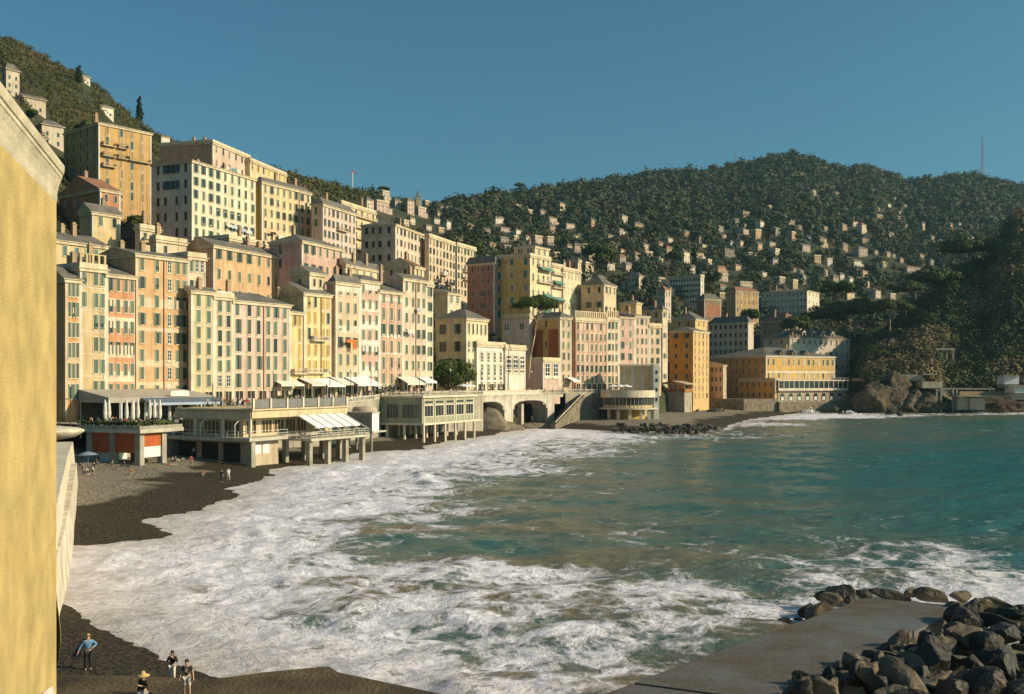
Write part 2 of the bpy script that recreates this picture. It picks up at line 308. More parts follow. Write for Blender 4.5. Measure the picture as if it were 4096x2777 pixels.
# sea: ring-shaped sheet, finer near the viewpoint; foam and shallow values stored on its points
ny, nx = 620, 520
ry = 26 * (1500 / 26) ** np.linspace(0, 1, ny); ka = np.linspace(-0.75, 1.15, nx)
YS = np.repeat(ry[:, None], nx, 1); XS = ka[None] * YS
dS = land(XS, YS)
FC = [ # overview column, row, foam density
(140,1300,1),(200,1260,.97),(330,1240,.97),(450,1185,.95),(560,1135,.95),(640,1085,.97),(800,1050,.97),(960,1022,.97),(1100,1000,.95),(1240,985,.9),(1380,990,.75),(1300,1003,.55),
(1200,1030,.55),(1050,1065,.6),(900,1110,.65),(820,1150,.7),(960,1170,.52),(1000,1195,.42),(760,1215,.62),(700,1255,.66),(880,1215,.36),(560,1230,.82),(400,1300,.85),(250,1330,.9),(200,1380,.95),(400,1400,.8),(560,1340,.7),(700,1330,.6),
(300,1430,.95),(450,1480,.92),(600,1480,.8),(760,1500,.74),(620,1420,.68),(760,1400,.55),(900,1370,.58),(800,1300,.62),(950,1290,.62),(1080,1300,.62),(1200,1310,.6),(1350,1320,.6),(1500,1335,.62),(1620,1350,.6),(1700,1370,.58),
(1000,1350,.5),(1150,1380,.52),(1300,1390,.54),(1450,1380,.56),(1580,1400,.55),(900,1440,.6),(1050,1450,.57),(1200,1470,.58),(1350,1490,.55),(1480,1440,.5),(1000,1540,.62),(1150,1550,.6),(1250,1560,.55),(1500,1480,.42),(1650,1420,.45),(1700,1450,.38),
(1100,1240,.2),(1250,1250,.2),(1400,1260,.22),(1000,1240,.25),(850,1250,.35),(1200,1180,.16),(1400,1150,.12),(1300,1100,.2),(1150,1120,.22),(1500,1220,.35),(1450,1230,.33),(1100,1180,.2),(1650,1200,.12),(1650,1100,.06),(1900,1100,.05),(2100,1150,.07),(2300,1100,.05),(1500,1050,.14),(1700,1020,.06),(2000,1000,.05),(2300,1000,.05),
(1600,1290,.26),(1750,1300,.34),(1850,1275,.42),(1950,1258,.45),(2080,1250,.46),(2200,1270,.5),(2300,1310,.62),(2200,1320,.66),(2324,1350,.85),(2260,1345,.85),(2120,1310,.52),(2000,1310,.42),(1900,1330,.42),(1800,1350,.45),(2200,1220,.22),(2324,1240,.2),(2000,1200,.2),(2100,1190,.18),(1780,1225,.2),(2324,1280,.4),
(1650,985,.35),(1700,962,.6),(1780,950,.75),(1860,944,.85),(1940,946,.8),(2040,944,.5),(2150,940,.45),(2280,938,.6),(1990,953,.05),(2150,947,.05),(2300,946,.08),(1850,956,.12),(1500,990,.4),(1800,975,.12),(2000,965,.12),(2324,955,.12),(1600,1010,.12)]
FC = np.array([(gnd(a * D2, b * D2)[0] / gnd(a * D2, b * D2)[1] * 6, math.log(gnd(a * D2, b * D2)[1]) * 6, c) for a, b, c in FC])
U = (XS / YS * 6); V = np.log(YS) * 6
num = np.zeros(XS.shape); den = np.full(XS.shape, 1e-9)
for u, v, c in FC:
    wgt = 1 / ((U - u) ** 2 + (V - v) ** 2 + 0.002) ** 2; num += wgt * c; den += wgt
foam = num / den; foam = foam + .10 * np.clip((foam - .55) / .3, 0, 1) * (XS / YS < 0)
foam = np.where(YS > 480, 0.05, foam); edge = np.clip(1 + dS / 5.0, 0, 1); foam = np.maximum(foam, edge * 0.97 * (YS < 470))
foam = np.where((XS / YS > 0.53), np.minimum(foam, 0.3), foam)
shallow = np.clip(1 + dS / 110.0, 0, 1) ** 1.3
ZS = (np.sin(YS * 0.30 + XS * 0.16 + 3 * vnoise(XS / 30, YS / 30)) * 0.16 + np.sin(YS * 0.72 - XS * 0.35 + 5 * vnoise(XS / 14, YS / 14)) * 0.07 + (fbm(XS / 2.4, YS / 1.7, 4) - 0.47) * (0.30 + 0.75 * foam)) * np.clip(0.25 - dS / 12, 0.1, 1)
wv1 = (fbm(XS / 16, YS / 16, 3) - .47) * 26
for d0, hh_, sg in ((-11, .42, 1.3), (-24, .6, 1.8), (-40, .5, 2.4)):   # low breakers rolling in along the beach
    ZS = ZS + hh_ * np.exp(-((dS - d0 + wv1) / sg) ** 2) * np.clip(fbm(XS / 9 + d0, YS / 9, 2) * 3 - .8, 0, 1) * (XS / YS < .2) * (YS < 420)
m_sea, t_, P_, N_, L_ = nodemat('sea_water')
def attr(n): a = N_('ShaderNodeAttribute'); a.attribute_name = n; return a.outputs['Fac']
g_ = N_('ShaderNodeNewGeometry'); pos = g_.outputs['Position']
wn = N_('ShaderNodeTexNoise'); wn.inputs['Scale'].default_value = 0.22; wn.inputs['Detail'].default_value = 5; L_(pos, wn.inputs['Vector'])
sb = N_('ShaderNodeVectorMath'); sb.operation = 'SUBTRACT'; sb.inputs[1].default_value = (.5, .5, .5); L_(wn.outputs['Color'], sb.inputs[0])
sc1 = N_('ShaderNodeVectorMath'); sc1.operation = 'SCALE'; sc1.inputs['Scale'].default_value = 5.5; L_(sb.outputs[0], sc1.inputs[0])
ad = N_('ShaderNodeVectorMath'); ad.operation = 'ADD'; L_(pos, ad.inputs[0]); L_(sc1.outputs[0], ad.inputs[1])
vo = N_('ShaderNodeTexVoronoi'); vo.feature = 'DISTANCE_TO_EDGE'; vo.inputs['Scale'].default_value = 0.42; L_(ad.outputs[0], vo.inputs['Vector'])
lace = N_('ShaderNodeMapRange'); lace.inputs[1].default_value = 0.0; lace.inputs[2].default_value = 0.32; lace.inputs[3].default_value = 1; lace.inputs[4].default_value = 0; L_(vo.outputs['Distance'], lace.inputs[0])
v2 = N_('ShaderNodeTexVoronoi'); v2.feature = 'DISTANCE_TO_EDGE'; v2.inputs['Scale'].default_value = 1.3; L_(ad.outputs[0], v2.inputs['Vector'])
lace2 = N_('ShaderNodeMapRange'); lace2.inputs[1].default_value = 0.0; lace2.inputs[2].default_value = 0.3; lace2.inputs[3].default_value = 1; lace2.inputs[4].default_value = 0; L_(v2.outputs['Distance'], lace2.inputs[0])
fn = N_('ShaderNodeTexNoise'); fn.inputs['Scale'].default_value = 0.21; fn.inputs['Detail'].default_value = 9; fn.inputs['Roughness'].default_value = 0.74; fn.inputs['Distortion'].default_value = 0.6; L_(pos, fn.inputs['Vector'])
def mth(op, a, b):
    q = N_('ShaderNodeMath'); q.operation = op
    for i, z in enumerate((a, b)):
        if isinstance(z, (int, float)): q.inputs[i].default_value = z
        else: L_(z, q.inputs[i])
    return q.outputs[0]
fr = N_('ShaderNodeMapRange'); fr.inputs[1].default_value = 0.30; fr.inputs[2].default_value = 0.70; L_(fn.outputs['Fac'], fr.inputs[0])
pat = mth('ADD', mth('MULTIPLY', fr.outputs[0], 0.70), mth('ADD', mth('MULTIPLY', lace.outputs[0], 0.20), mth('MULTIPLY', lace2.outputs[0], 0.10)))
dif = mth('ADD', pat, mth('SUBTRACT', attr('foam'), 1.02))
fo = N_('ShaderNodeMapRange'); fo.interpolation_type = 'SMOOTHSTEP'; fo.inputs[1].default_value = -0.15; fo.inputs[2].default_value = 0.19; L_(dif, fo.inputs[0])
deep = N_('ShaderNodeMix'); deep.data_type = 'RGBA'; deep.inputs[6].default_value = (0.020, 0.122, 0.112, 1); deep.inputs[7].default_value = (0.17, 0.14, 0.072, 1)
mps = N_('ShaderNodeMapping'); mps.inputs['Scale'].default_value = (0.035, 0.10, 1); L_(pos, mps.inputs['Vector'])
sn = N_('ShaderNodeTexNoise'); sn.inputs['Scale'].default_value = 1.0; sn.inputs['Detail'].default_value = 7; L_(mps.outputs[0], sn.inputs['Vector'])
sr = N_('ShaderNodeMapRange'); sr.inputs[1].default_value = 0.38; sr.inputs[2].default_value = 0.62; sr.inputs[3].default_value = 0.35; sr.inputs[4].default_value = 1.5; L_(sn.outputs['Fac'], sr.inputs[0])
L_(mth('MULTIPLY', attr('shallow'), sr.outputs[0]), deep.inputs[0]); deep.clamp_factor = True
fcol = N_('ShaderNodeMix'); fcol.data_type = 'RGBA'; fcol.inputs[6].default_value = (0.62, 0.57, 0.58, 1); fcol.inputs[7].default_value = (0.88, 0.83, 0.90, 1)
fw = N_('ShaderNodeTexNoise'); fw.inputs['Scale'].default_value = 1.1; fw.inputs['Detail'].default_value = 7; fw.inputs['Roughness'].default_value = 0.7; L_(ad.outputs[0], fw.inputs['Vector'])
fwr = N_('ShaderNodeMapRange'); fwr.inputs[1].default_value = 0.36; fwr.inputs[2].default_value = 0.62; L_(fw.outputs['Fac'], fwr.inputs[0]); L_(fwr.outputs[0], fcol.inputs[0])
wsh = N_('ShaderNodeMix'); wsh.data_type = 'RGBA'; wsh.inputs[7].default_value = (0.46, 0.37, 0.28, 1); L_(fcol.outputs[2], wsh.inputs[6]); L_(mth('MULTIPLY', attr('wash'), mth('SUBTRACT', 1.25, fr.outputs[0])), wsh.inputs[0]); wsh.clamp_factor = True
cm = N_('ShaderNodeMix'); cm.data_type = 'RGBA'; L_(fo.outputs[0], cm.inputs[0]); L_(deep.outputs[2], cm.inputs[6]); L_(wsh.outputs[2], cm.inputs[7]); L_(cm.outputs[2], P_.inputs['Base Color'])
rm = N_('ShaderNodeMapRange'); rm.inputs[3].default_value = 0.16; rm.inputs[4].default_value = 0.75; L_(fo.outputs[0], rm.inputs[0]); L_(rm.outputs[0], P_.inputs['Roughness'])
P_.inputs['IOR'].default_value = 1.33
mpw = N_('ShaderNodeMapping'); mpw.inputs['Scale'].default_value = (0.55, 1.0, 1.0); mpw.inputs['Rotation'].default_value = (0, 0, 0.35); L_(pos, mpw.inputs['Vector'])
bn = N_('ShaderNodeTexNoise'); bn.inputs['Scale'].default_value = 0.8; bn.inputs['Detail'].default_value = 8; bn.inputs['Roughness'].default_value = 0.6; L_(mpw.outputs[0], bn.inputs['Vector'])
hh = mth('ADD', bn.outputs['Fac'], mth('MULTIPLY', fo.outputs[0], mth('ADD', 0.12, mth('MULTIPLY', fw.outputs['Fac'], 0.5))))
bp = N_('ShaderNodeBump'); bp.inputs['Strength'].default_value = 0.9; bp.inputs['Distance'].default_value = 0.6; L_(hh, bp.inputs['Height']); L_(bp.outputs[0], P_.inputs['Normal'])
sea = link('sea', grid_mesh('sea', np.stack([XS, YS, ZS], 2), m_sea, attrs={'foam': foam, 'shallow': shallow, 'wash': np.clip(1 + dS / 10.0, 0, 1) * .8})); tag(sea, 'teal sea with white surf washing onto the beach', 'sea', kind='structure')
# ------------------------------------------------------------------ shared window pieces (unit size: scaled to each opening)
def win_mesh(style, trim):
    key = 'win_%s_%s' % (style, trim.name)
    if key in bpy.data.meshes: return bpy.data.meshes[key]
    b = MB()
    bw, bh = .12, .06
    if style != 'plain':
        b.box(-.5 - bw, -.5, -.09, 0, -bh, 1 + bh); b.box(.5, .5 + bw, -.09, 0, -bh, 1 + bh); b.box(-.5, .5, -.09, 0, 1, 1 + bh); b.box(-.5 - bw, .5 + bw, -.16, 0, -bh - .03, 0)
    b.box(-.5, .5, -.02, 0, 0, 1, 1)
    if style in ('glass', 'white'):
        for x in (-.5, -.04, .42): b.box(x, x + .08, -.05, -.02, 0, 1, 2)
        for z in (0, .35, .68, .96): b.box(-.42, -.04, -.05, -.02, z, z + .035, 2); b.box(.04, .42, -.05, -.02, z, z + .035, 2)
    return b.mesh(key, [trim, m_glass, m_white])
def shutter_mesh(mat):
    key = 'leaf_' + mat.name
    if key in bpy.data.meshes: return bpy.data.meshes[key]
    b = MB(); b.box(-.235, .235, -.09, -.03, .01, .99); b.box(-.235, -.19, -.11, -.09, .01, .99); b.box(.19, .235, -.11, -.09, .01, .99)
    for z in (.01, .48, .95): b.box(-.19, .19, -.11, -.09, z, z + .04)
    return b.mesh(key, [mat])
def window(par, x, z, w, h, code, sh, trim, side=None):
    loc, rz = ((x, 0, z), 0) if side is None else ((0, side, z), R(-90))
    st = 'glass' if code in 'GW' else ('plain' if code == 'p' else 'frame')
    w *= .72
    o = link('window', win_mesh(st, trim), par, loc, rz, (w, 1, h))
    if code in 'CA':
        for s in (-.25, .25): link('shutter', shutter_mesh(sh), o, (s, 0, 0), 0)
    elif code == 'O':
        for s in (-.78, .78): link('shutter', shutter_mesh(sh), o, (s, -.02, 0), 0)
    elif code == 'H':
        link('shutter', shutter_mesh(sh), o, (-.25, 0, 0), 0); link('shutter', shutter_mesh(sh), o, (.78, -.02, 0), 0)
    elif code == 'V':                                  # lower half swung out
        for s in (-.25, .25):
            a = link('shutter', shutter_mesh(sh), o, (s, 0, .42), 0, (1, 1, .58)); c = link('shutter', shutter_mesh(sh), o, (s, -.03, 0), 0, (1, 1, .42)); c.rotation_euler = (R(-35), 0, 0)
    return o
def solve(xc, Y, ang, x1=None, x0=None):
    u = (math.sin(R(ang)), math.cos(R(ang))); Xc = k_(xc) * Y; L = D = None
    if x1 is not None: k = k_(x1); L = (k * Y - Xc) / (u[0] - k * u[1])
    if x0 is not None: k = k_(x0); D = (Xc - k * Y) / (u[1] + k * u[0])
    return Xc, L, D
def parapet_roof(b, L, D, H, m=0):
    b.box(-.25, L + .25, -.25, D + .25, H, H + .35, m)
def roof_mesh(kind, L, D, H, rise, mat, trim, ov=.55):
    b = MB(); x0, x1, y0, y1 = -ov, L + ov, -ov, D + ov; e = .16
    b.box(x0, x1, y0, y1, H, H + e, 1)
    H += e
    if kind == 'hip':
        ins = min(L, D) / 2 * .92
        if L >= D: r = [(x0 + ins, (y0 + y1) / 2), (x1 - ins, (y0 + y1) / 2)]
        else: r = [((x0 + x1) / 2, y0 + ins), ((x0 + x1) / 2, y1 - ins)]
        a = (*r[0], H + rise); c = (*r[1], H + rise); p = [(x0, y0, H), (x1, y0, H), (x1, y1, H), (x0, y1, H)]
        if L >= D:
            b.poly([p[0], p[1], c, a]); b.poly([p[2], p[3], a, c]); b.poly([p[3], p[0], a]); b.poly([p[1], p[2], c])
        else:
            b.poly([p[0], p[1], a]); b.poly([p[1], p[2], c, a]); b.poly([p[2], p[3], c]); b.poly([p[3], p[0], a, c])
    elif kind == 'gable':                              # ridge runs along the front
        ym = D / 2
        for s in (x0, x1): b.poly([(s, y0, H), (s, y1, H), (s, ym, H + rise)], 2)
        b.poly([(x0, y0, H), (x1, y0, H), (x1, ym, H + rise), (x0, ym, H + rise)]); b.poly([(x1, y1, H), (x0, y1, H), (x0, ym, H + rise), (x1, ym, H + rise)])
    elif kind == 'cross':                              # ridge runs front to back, gable over the front
        xm = L / 2
        for s in (y0, y1): b.poly([(x0, s, H), (x1, s, H), (xm, s, H + rise)], 2)
        b.poly([(x0, y0, H), (xm, y0, H + rise), (xm, y1, H + rise), (x0, y1, H)]); b.poly([(x1, y0, H), (x1, y1, H), (xm, y1, H + rise), (xm, y0, H + rise)])
    elif kind == 'shed':
        b.poly([(x0, y0, H), (x1, y0, H), (x1, y1, H + rise), (x0, y1, H + rise)])
        for s in (x0, x1): b.poly([(s, y0, H), (s, y1, H), (s, y1, H + rise)], 2)
        b.poly([(x1, y1, H), (x0, y1, H), (x0, y1, H + rise), (x1, y1, H + rise)], 2)
    elif kind == 'flat':
        b.box(x0 + ov - .2, x1 - ov + .2, y0 + ov - .2, y0 + ov, H, H + .9, 1); b.box(x0 + ov - .2, x0 + ov, y0 + ov, y1 - ov, H, H + .9, 1); b.box(x1 - ov, x1 - ov + .2, y0 + ov, y1 - ov, H, H + .9, 1)
    return b.mesh('roof', [mat, trim, mat if kind == 'hip' else _M['gable_wall']])
surf('gable_wall', (0.30, 0.22, 0.13), 0.9, 0.2, 0.4)
def building(label, xc, yt, x1, Y, ang=33.7, x0=None, base=None, col=(.5, .4, .3), side_col=None, depth=11, rows=6, cols=(.2, .5, .8), w=1.15, h=2.0, gf=5.2, top=2.9, pat='C', sh=GREEN, trim=None,
             roof='hip', rise=2.0, rmat=None, scols=None, srows=None, spat='C', sw=None, sh2=None, bands=(), bcol=WHITE, pilast=(), pipes=(), balc=(), chim=1, name='apartment_building', cat='building', group=None, frieze=True, ybase=None, stop=None, wallcol2=None, panels=None, corner=True, gcol=None, keep_side=False, shop=0):
    Xc, L, D = solve(xc, Y, ang, x1, x0); D = D or depth; zt = EYE - (yt - HZ) / F * Y
    a = R(ang)
    if base is None:
        pts = [(Xc, Y), (Xc + L * math.sin(a), Y + L * math.cos(a)), (Xc - D * math.cos(a), Y + D * math.sin(a))]
        base = min(hill_z(*p) for p in pts) - 1.5
    if ybase is not None: base = EYE - (ybase - HZ) / F * Y
    H = zt - base
    e = empty(name, (Xc, Y, base), R(90 - ang), label, cat, group)
    e['_LDH'] = (L, D, H)
    if side_col and (pat == '.' or keep_side):         # seen flank takes its own colour, some of them warmed to suit shade
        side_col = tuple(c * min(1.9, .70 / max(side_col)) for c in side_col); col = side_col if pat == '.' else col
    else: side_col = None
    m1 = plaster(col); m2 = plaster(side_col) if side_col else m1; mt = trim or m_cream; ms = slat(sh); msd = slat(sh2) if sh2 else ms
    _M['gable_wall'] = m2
    b = MB(); b.box(0, L, 0, D, 0, H, 0)
    b.m[-1] = 1                                        # west side face may carry that flank colour
    b.m[-4] = 0
    b.build('wall', [m1, m2], e)
    # painted bands, corner strips
    bb = MB(); bd = plaster(bcol)
    for (f0, f1) in bands: bb.box(.02, L - .02, -.035, .0, H * f0, H * f1); 
    for (f0, f1) in pilast: bb.box(L * f0, L * f1, -.05, .0, 3, H - .6)
    if corner: bb.box(-.03, .45, -.06, .0, 3, H - .4); bb.box(L - .45, L - .01, -.06, .0, 3, H - .4); bb.box(-.05, .0, 0, .5, 3, H - .4)
    if rows >= 5 and len(bands) < 2 and len(label) % 3 != 0:
        for r in range(1, rows): zz = gf + (H - top - gf) * r / (rows - 1) - .55; bb.box(.02, L - .02, -.045, .0, zz, zz + .14)
    if bb.v: bb.build('painted_trim', [bd], e)
    if panels:
        pb = MB()
        for (f0, f1, g0, g1) in panels[0]: pb.box(-.04, 0, D * f0, D * f1, H * g0, H * g1)
        pb.build('wall_panel', [plaster(panels[1])], e)
    if frieze:
        c = MB(); c.box(-.3, L + .2, -.35, -.0, H - .55, H - .02); c.box(-.35, -.0, 0, D, H - .55, H - .02); c.build('cornice', [mt], e)
    rm = rmat or m_slate
    ro = link('roof', roof_mesh(roof, L, D, H, rise, rm, mt), e)
    for i in range(chim):
        c = MB(); cx = L * random.uniform(.15, .85); cy = D * random.uniform(.4, .8); zz = H + rise * .5; hh = random.uniform(1.4, 2.4) + rise * .5
        c.box(cx - .45, cx + .45, cy - .35, cy + .35, H, zz + hh); c.box(cx - .55, cx + .55, cy - .45, cy + .45, zz + hh, zz + hh + .15); c.box(cx - .35, cx + .35, cy - .2, cy + .2, zz + hh + .15, zz + hh + .5)
        c.build('chimney', [plaster((.42, .3, .2))], ro)
    rng = random.Random(label)
    if rng.random() < .7 and H > 12:
        q = MB(); ax, ay, az = L * rng.uniform(.2, .8), D * .5, H + rise * .8; q.tube((ax, ay, H), (ax, ay, az + 3.2), .05, n=4)
        for k in range(4): q.tube((ax - .5 + k * .05, ay, az + 2.2 + k * .28), (ax + .5 - k * .05, ay, az + 2.2 + k * .28), .03, n=4)
        q.build('aerial', [m_metal], ro)
    n = 0
    for r in range(rows):
        z = gf + (H - top - gf) * (r / max(1, rows - 1)) if rows > 1 else H - top
        p = (pat[r] if r < len(pat) else pat[len(pat) - 1 - (r - len(pat)) % 2]) if isinstance(pat, (list, tuple)) else pat
        for ci, fx in enumerate(cols):
            code = p[ci % len(p)] if len(p) > 1 else p
            if code == '?': code = rng.choice('CCCCOOHV')
            if code == 'C' and w < 2 and rng.random() < .2: code = rng.choice('OHDDV')
            if code == '.' or n > 99: continue
            ww = w; x = L * fx
            if code == 'O' and len(cols) > 1: ww = min(w, L * .9 / len(cols) / 2.2 * 1.0)
            window(e, x, z, ww, h * rng.uniform(.97, 1.03), code, ms, mt); n += 1
    if scols:
        sr = srows or rows
        for r in range(sr):
            z = gf + (H - top - gf) * (r / max(1, rows - 1)) if srows is None else H - top - r * (stop or 3.6)
            p = spat[r % len(spat)] if isinstance(spat, (list, tuple)) else spat
            for ci, fy in enumerate(scols):
                code = p[ci % len(p)]
                if code == '?': code = rng.choice('CCDDOH')
                if code == '.' or n > 99: continue
                window(e, 0, z, sw or w, h, code, msd, mt, side=D * (1 - fy)); n += 1
    for (f0, f1, r, cc) in balc:
        z = gf + (H - top - gf) * (r / max(1, rows - 1)) - .25
        s = MB(); s.box(L * f0, L * f1, -1.1, 0, z - .18, z); bo = s.build('balcony', [mt], e)
        q = MB(); q.box(L * f0, L * f1, -1.1, -1.04, z + .95, z + 1.02); q.box(L * f0, L * f1, -1.1, -1.04, z + .05, z + .12)
        k = max(4, int(L * (f1 - f0) / .35))
        for i in range(k + 1): x = L * f0 + L * (f1 - f0 - .0) * i / k; q.box(x - .03, x + .03, -1.1, -1.05, z, z + 1)
        q.box(L * f0, L * f0 + .06, -1.04, 0, z + .1, z + 1); q.box(L * f1 - .06, L * f1, -1.04, 0, z + .1, z + 1)
        q.build('railing', [plaster(cc) if cc else m_metal], bo)
    for i in range(shop):
        x0_ = L * (i + .18) / shop; x1_ = L * (i + .82) / shop; zb = pz_(xc) - base; q = MB(); q.box(x0_, x1_, -.05, 0, zb, zb + 2.9, 1); q.box(x0_ - .15, x0_, -.12, 0, zb, zb + 3.1); q.box(x1_, x1_ + .15, -.12, 0, zb, zb + 3.1); q.box(x0_, x1_, -.12, 0, zb + 2.9, zb + 3.1); q.box((x0_ + x1_) / 2 - .05, (x0_ + x1_) / 2 + .05, -.1, -.05, zb, zb + 2.9); q.build('shop_door', [mt, m_dark], e)
    for f in pipes:
        q = MB(); q.tube((L * f, -.12, 2), (L * f, -.12, H - .5), .11, n=6); q.build('drainpipe', [m_pipe], e)
    return e
pz_ = lambda px: float(np.interp(px, [0, 700, 745, 1000, 1300, 1450, 2700], [6.9, 6.9, 9.0, 9.2, 9.9, 10.4, 10.4]))
def rowY(px): return 196.4 / (.666 - k_(px))
_r0 = rowY(2240)
def rowR(px): k = k_(px); X0 = k_(2240) * _r0; t = (k * _r0 - X0) / (math.sin(R(48)) - k * math.cos(R(48))); return _r0 + t * math.cos(R(48))
even = lambda n, a=.1, b=.9: [a + (b - a) * i / (n - 1) for i in range(n)] if n > 1 else [.5]
# ------------------------------------------------------------------ the front row on the promenade
ORANGE, SALMON, PINK, ROSE, CREAM, SAND, YELL, WH, RED = (.60, .33, .15), (.62, .40, .22), (.64, .45, .36), (.55, .33, .25), (.68, .58, .42), (.56, .44, .26), (.70, .56, .28), (.72, .67, .58), (.56, .26, .13)
B1 = building('narrow orange house at the far left of the row, beside the yellow corner wall', 261, 1118, 320, rowY(261), x0=221, base=5, col=ORANGE, side_col=(.36, .2, .09), rows=6, cols=(.28, .55, .82), w=.8, h=2.6, gf=6, bands=((.30, .34), (.46, .50), (.62, .66), (.78, .82)), bcol=(.66, .5, .34), roof='shed', rise=2.5, chim=0)
B2 = building('plain tan house with small roof terrace between the orange and red banded houses', 320, 1072, 424, rowY(320), base=5, col=SAND, rows=6, cols=(.16, .6, .85), w=1.3, h=2.6, gf=6.5, pat=['.CC', '.CC', '.CC', '.VV', 'CCC', 'CCC'], roof='flat', rise=1, chim=1)
B3 = building('red and white banded house with open green shutters beside the tall salmon house', 424, 1098, 542, rowY(424), base=5, col=(.60, .30, .17), rows=6, cols=(.16, .40, .66, .88), w=1.1, h=2.3, gf=6.2, pat=['CCCC', 'CCCC', 'OOOO', 'OCCC', 'OCCC', 'OCCC'], bands=((.17, .25), (.31, .38), (.47, .55), (.66, .73), (.80, .85)), bcol=(.72, .62, .5), roof='shed', rise=4.2, pipes=(.99,))
B4 = building('tall salmon house with cream painted window frames, tallest of the front row', 542, 1017, 750, rowY(542), x0=383, base=5, col=SALMON, side_col=(.24, .14, .07), rows=8, cols=(.12, .40, .64, .80, .94), w=1.25, h=2.3, gf=6, pat=['CCWCC', 'CCWCC', 'CCWCC', 'CCWOO', 'OOWOO', 'CCWOO', 'CCWCC', 'CCWCC'], bands=((.235, .27), (.36, .40), (.56, .585), (.70, .755)), bcol=(.70, .55, .40), roof='gable', rise=1.6, pipes=(.53,), chim=2)
B5 = building('cream roof apartment with veranda rising behind the yellow green house', 752, 1027, 822, rowY(752) + 2, base=5, col=CREAM, rows=7, cols=(.2, .5, .8), w=1.2, h=2.4, gf=6, pat=['...', '...', '...', '...', 'D.D', 'DD.', 'CGG'], roof='flat', chim=0)
B6 = building('pale yellow green house of two window columns beside the tall salmon house', 764, 1164, 856, rowY(764) - 3, x0=753, base=7, col=(.60, .54, .33), side_col=(.3, .24, .12), rows=6, cols=(.32, .76), w=1.35, h=2.4, gf=6.0, roof='shed', rise=1, gcol=SALMON, shop=2)
B7 = building('cream narrow house under a white balustraded roof terrace', 856, 1188, 932, rowY(856) - 3, base=7, col=(.68, .57, .44), rows=6, cols=(.3, .75), w=1.4, h=2.3, gf=6, pat=['GG', 'CC', 'CC', 'CC', 'CC', 'CC'], roof='flat', chim=0, bcol=(.7, .62, .5), shop=2)
B8 = building('wide pink house with grey roof and six window columns on the promenade', 932, 1204, 1160, rowY(932) - 3, base=7, col=(.66, .47, .41), rows=5, cols=(.07, .27, .43, .60, .73, .90), w=1.45, h=2.9, gf=5.8, pat=['HCCCCC', 'HCCACC', 'HCCACC', 'HCCCCC', 'CCCCCC'], roof='hip', rise=2.4, pipes=(.52,), chim=1, shop=5)
B9 = building('low narrow yellow house squeezed beside the wide pink house', 1160, 1249, 1214, rowY(1160) - 2, base=7, col=YELL, rows=5, cols=(.3, .7), w=1.0, h=2.8, gf=5.6, pat=['.C', '.C', '.C', '.C', 'CC'], sh=OCHRE, roof='shed', rise=3.2, balc=((.1, 1.0, 1, (.7, .66, .6)),), pipes=(.97,), shop=1)
B10 = building('bright yellow house with ochre shutters and two white balconies', 1214, 1173, 1325, rowY(1214) - 2, x0=1096, base=7, col=(.72, .60, .34), side_col=(.2, .18, .14), rows=6, cols=(.2, .42, .70, .88), w=1.1, h=2.5, gf=5.6, sh=OCHRE, roof='gable', rise=2.6, balc=((.02, .75, 1, (.72, .7, .66)), (.25, .78, 3, (.72, .7, .66))), pipes=(.62,), chim=0, shop=3)
B11 = building('beige house with blank attic band beside the yellow house with white balconies', 1342, 1129, 1440, rowY(1342) - 3, x0=1322, base=8, col=(.64, .50, .36), side_col=(.26, .19, .06), rows=6, cols=(.2, .5, .8), w=1.25, h=2.5, gf=5.8, pat=['CCC', 'CCC', 'OOO', 'CCC', 'CCC', 'WWW'], bands=((.60, .66), (.93, .99)), roof='hip', rise=1.8, shop=3)
B12 = building('pink and white striped house of three window columns', 1440, 1122, 1518, rowY(1440) - 2, base=8, col=(.62, .42, .36), rows=7, cols=(.17, .5, .83), w=1.15, h=2.2, gf=5, pat=['CCC', 'CCC', 'OCO', 'CCC', 'CCC', 'CCC', 'CCC'], bands=((.0, .16), (.24, .32), (.44, .53), (.62, .68), (.76, .83), (.93, .99)), bcol=(.76, .70, .64), roof='hip', rise=1.2, shop=2)
B13 = building('dusty red house with tall narrow windows beside the pink striped house', 1518, 1164, 1612, rowY(1518) - 2, base=8, col=(.58, .36, .28), rows=6, cols=(.17, .5, .82), w=1.2, h=3.0, gf=5, pat=['CCC', 'CCC', 'CCC', 'OOO', 'CCC', 'CCC'], bands=((.17, .19), (.45, .47), (.60, .63), (.92, .95)), pilast=((0, .04), (.32, .35), (.65, .68), (.96, 1)), roof='shed', rise=5, shop=3)
B14 = building('cream pink house with laundry and a large green awning window', 1612, 1115, 1706, rowY(1612) - 2, x0=1560, base=8, col=(.66, .52, .42), side_col=(.24, .15, .08), rows=7, cols=(.15, .42, .65, .88), w=1.2, h=2.3, gf=5, pat=['CCGG', 'CCCC', 'CCOO', 'GGOO', 'CCCC', 'CCCC', 'CCCC'], roof='gable', rise=1.5, pipes=(.53,), shop=3)
B15 = building('last narrow cream house of the row, next to the round green tree', 1706, 1140, 1732, rowY(1706) - 2, base=8, col=CREAM, rows=7, cols=(.3, .7), w=1.2, h=2.3, gf=5, pat='CO', roof='flat', chim=0)
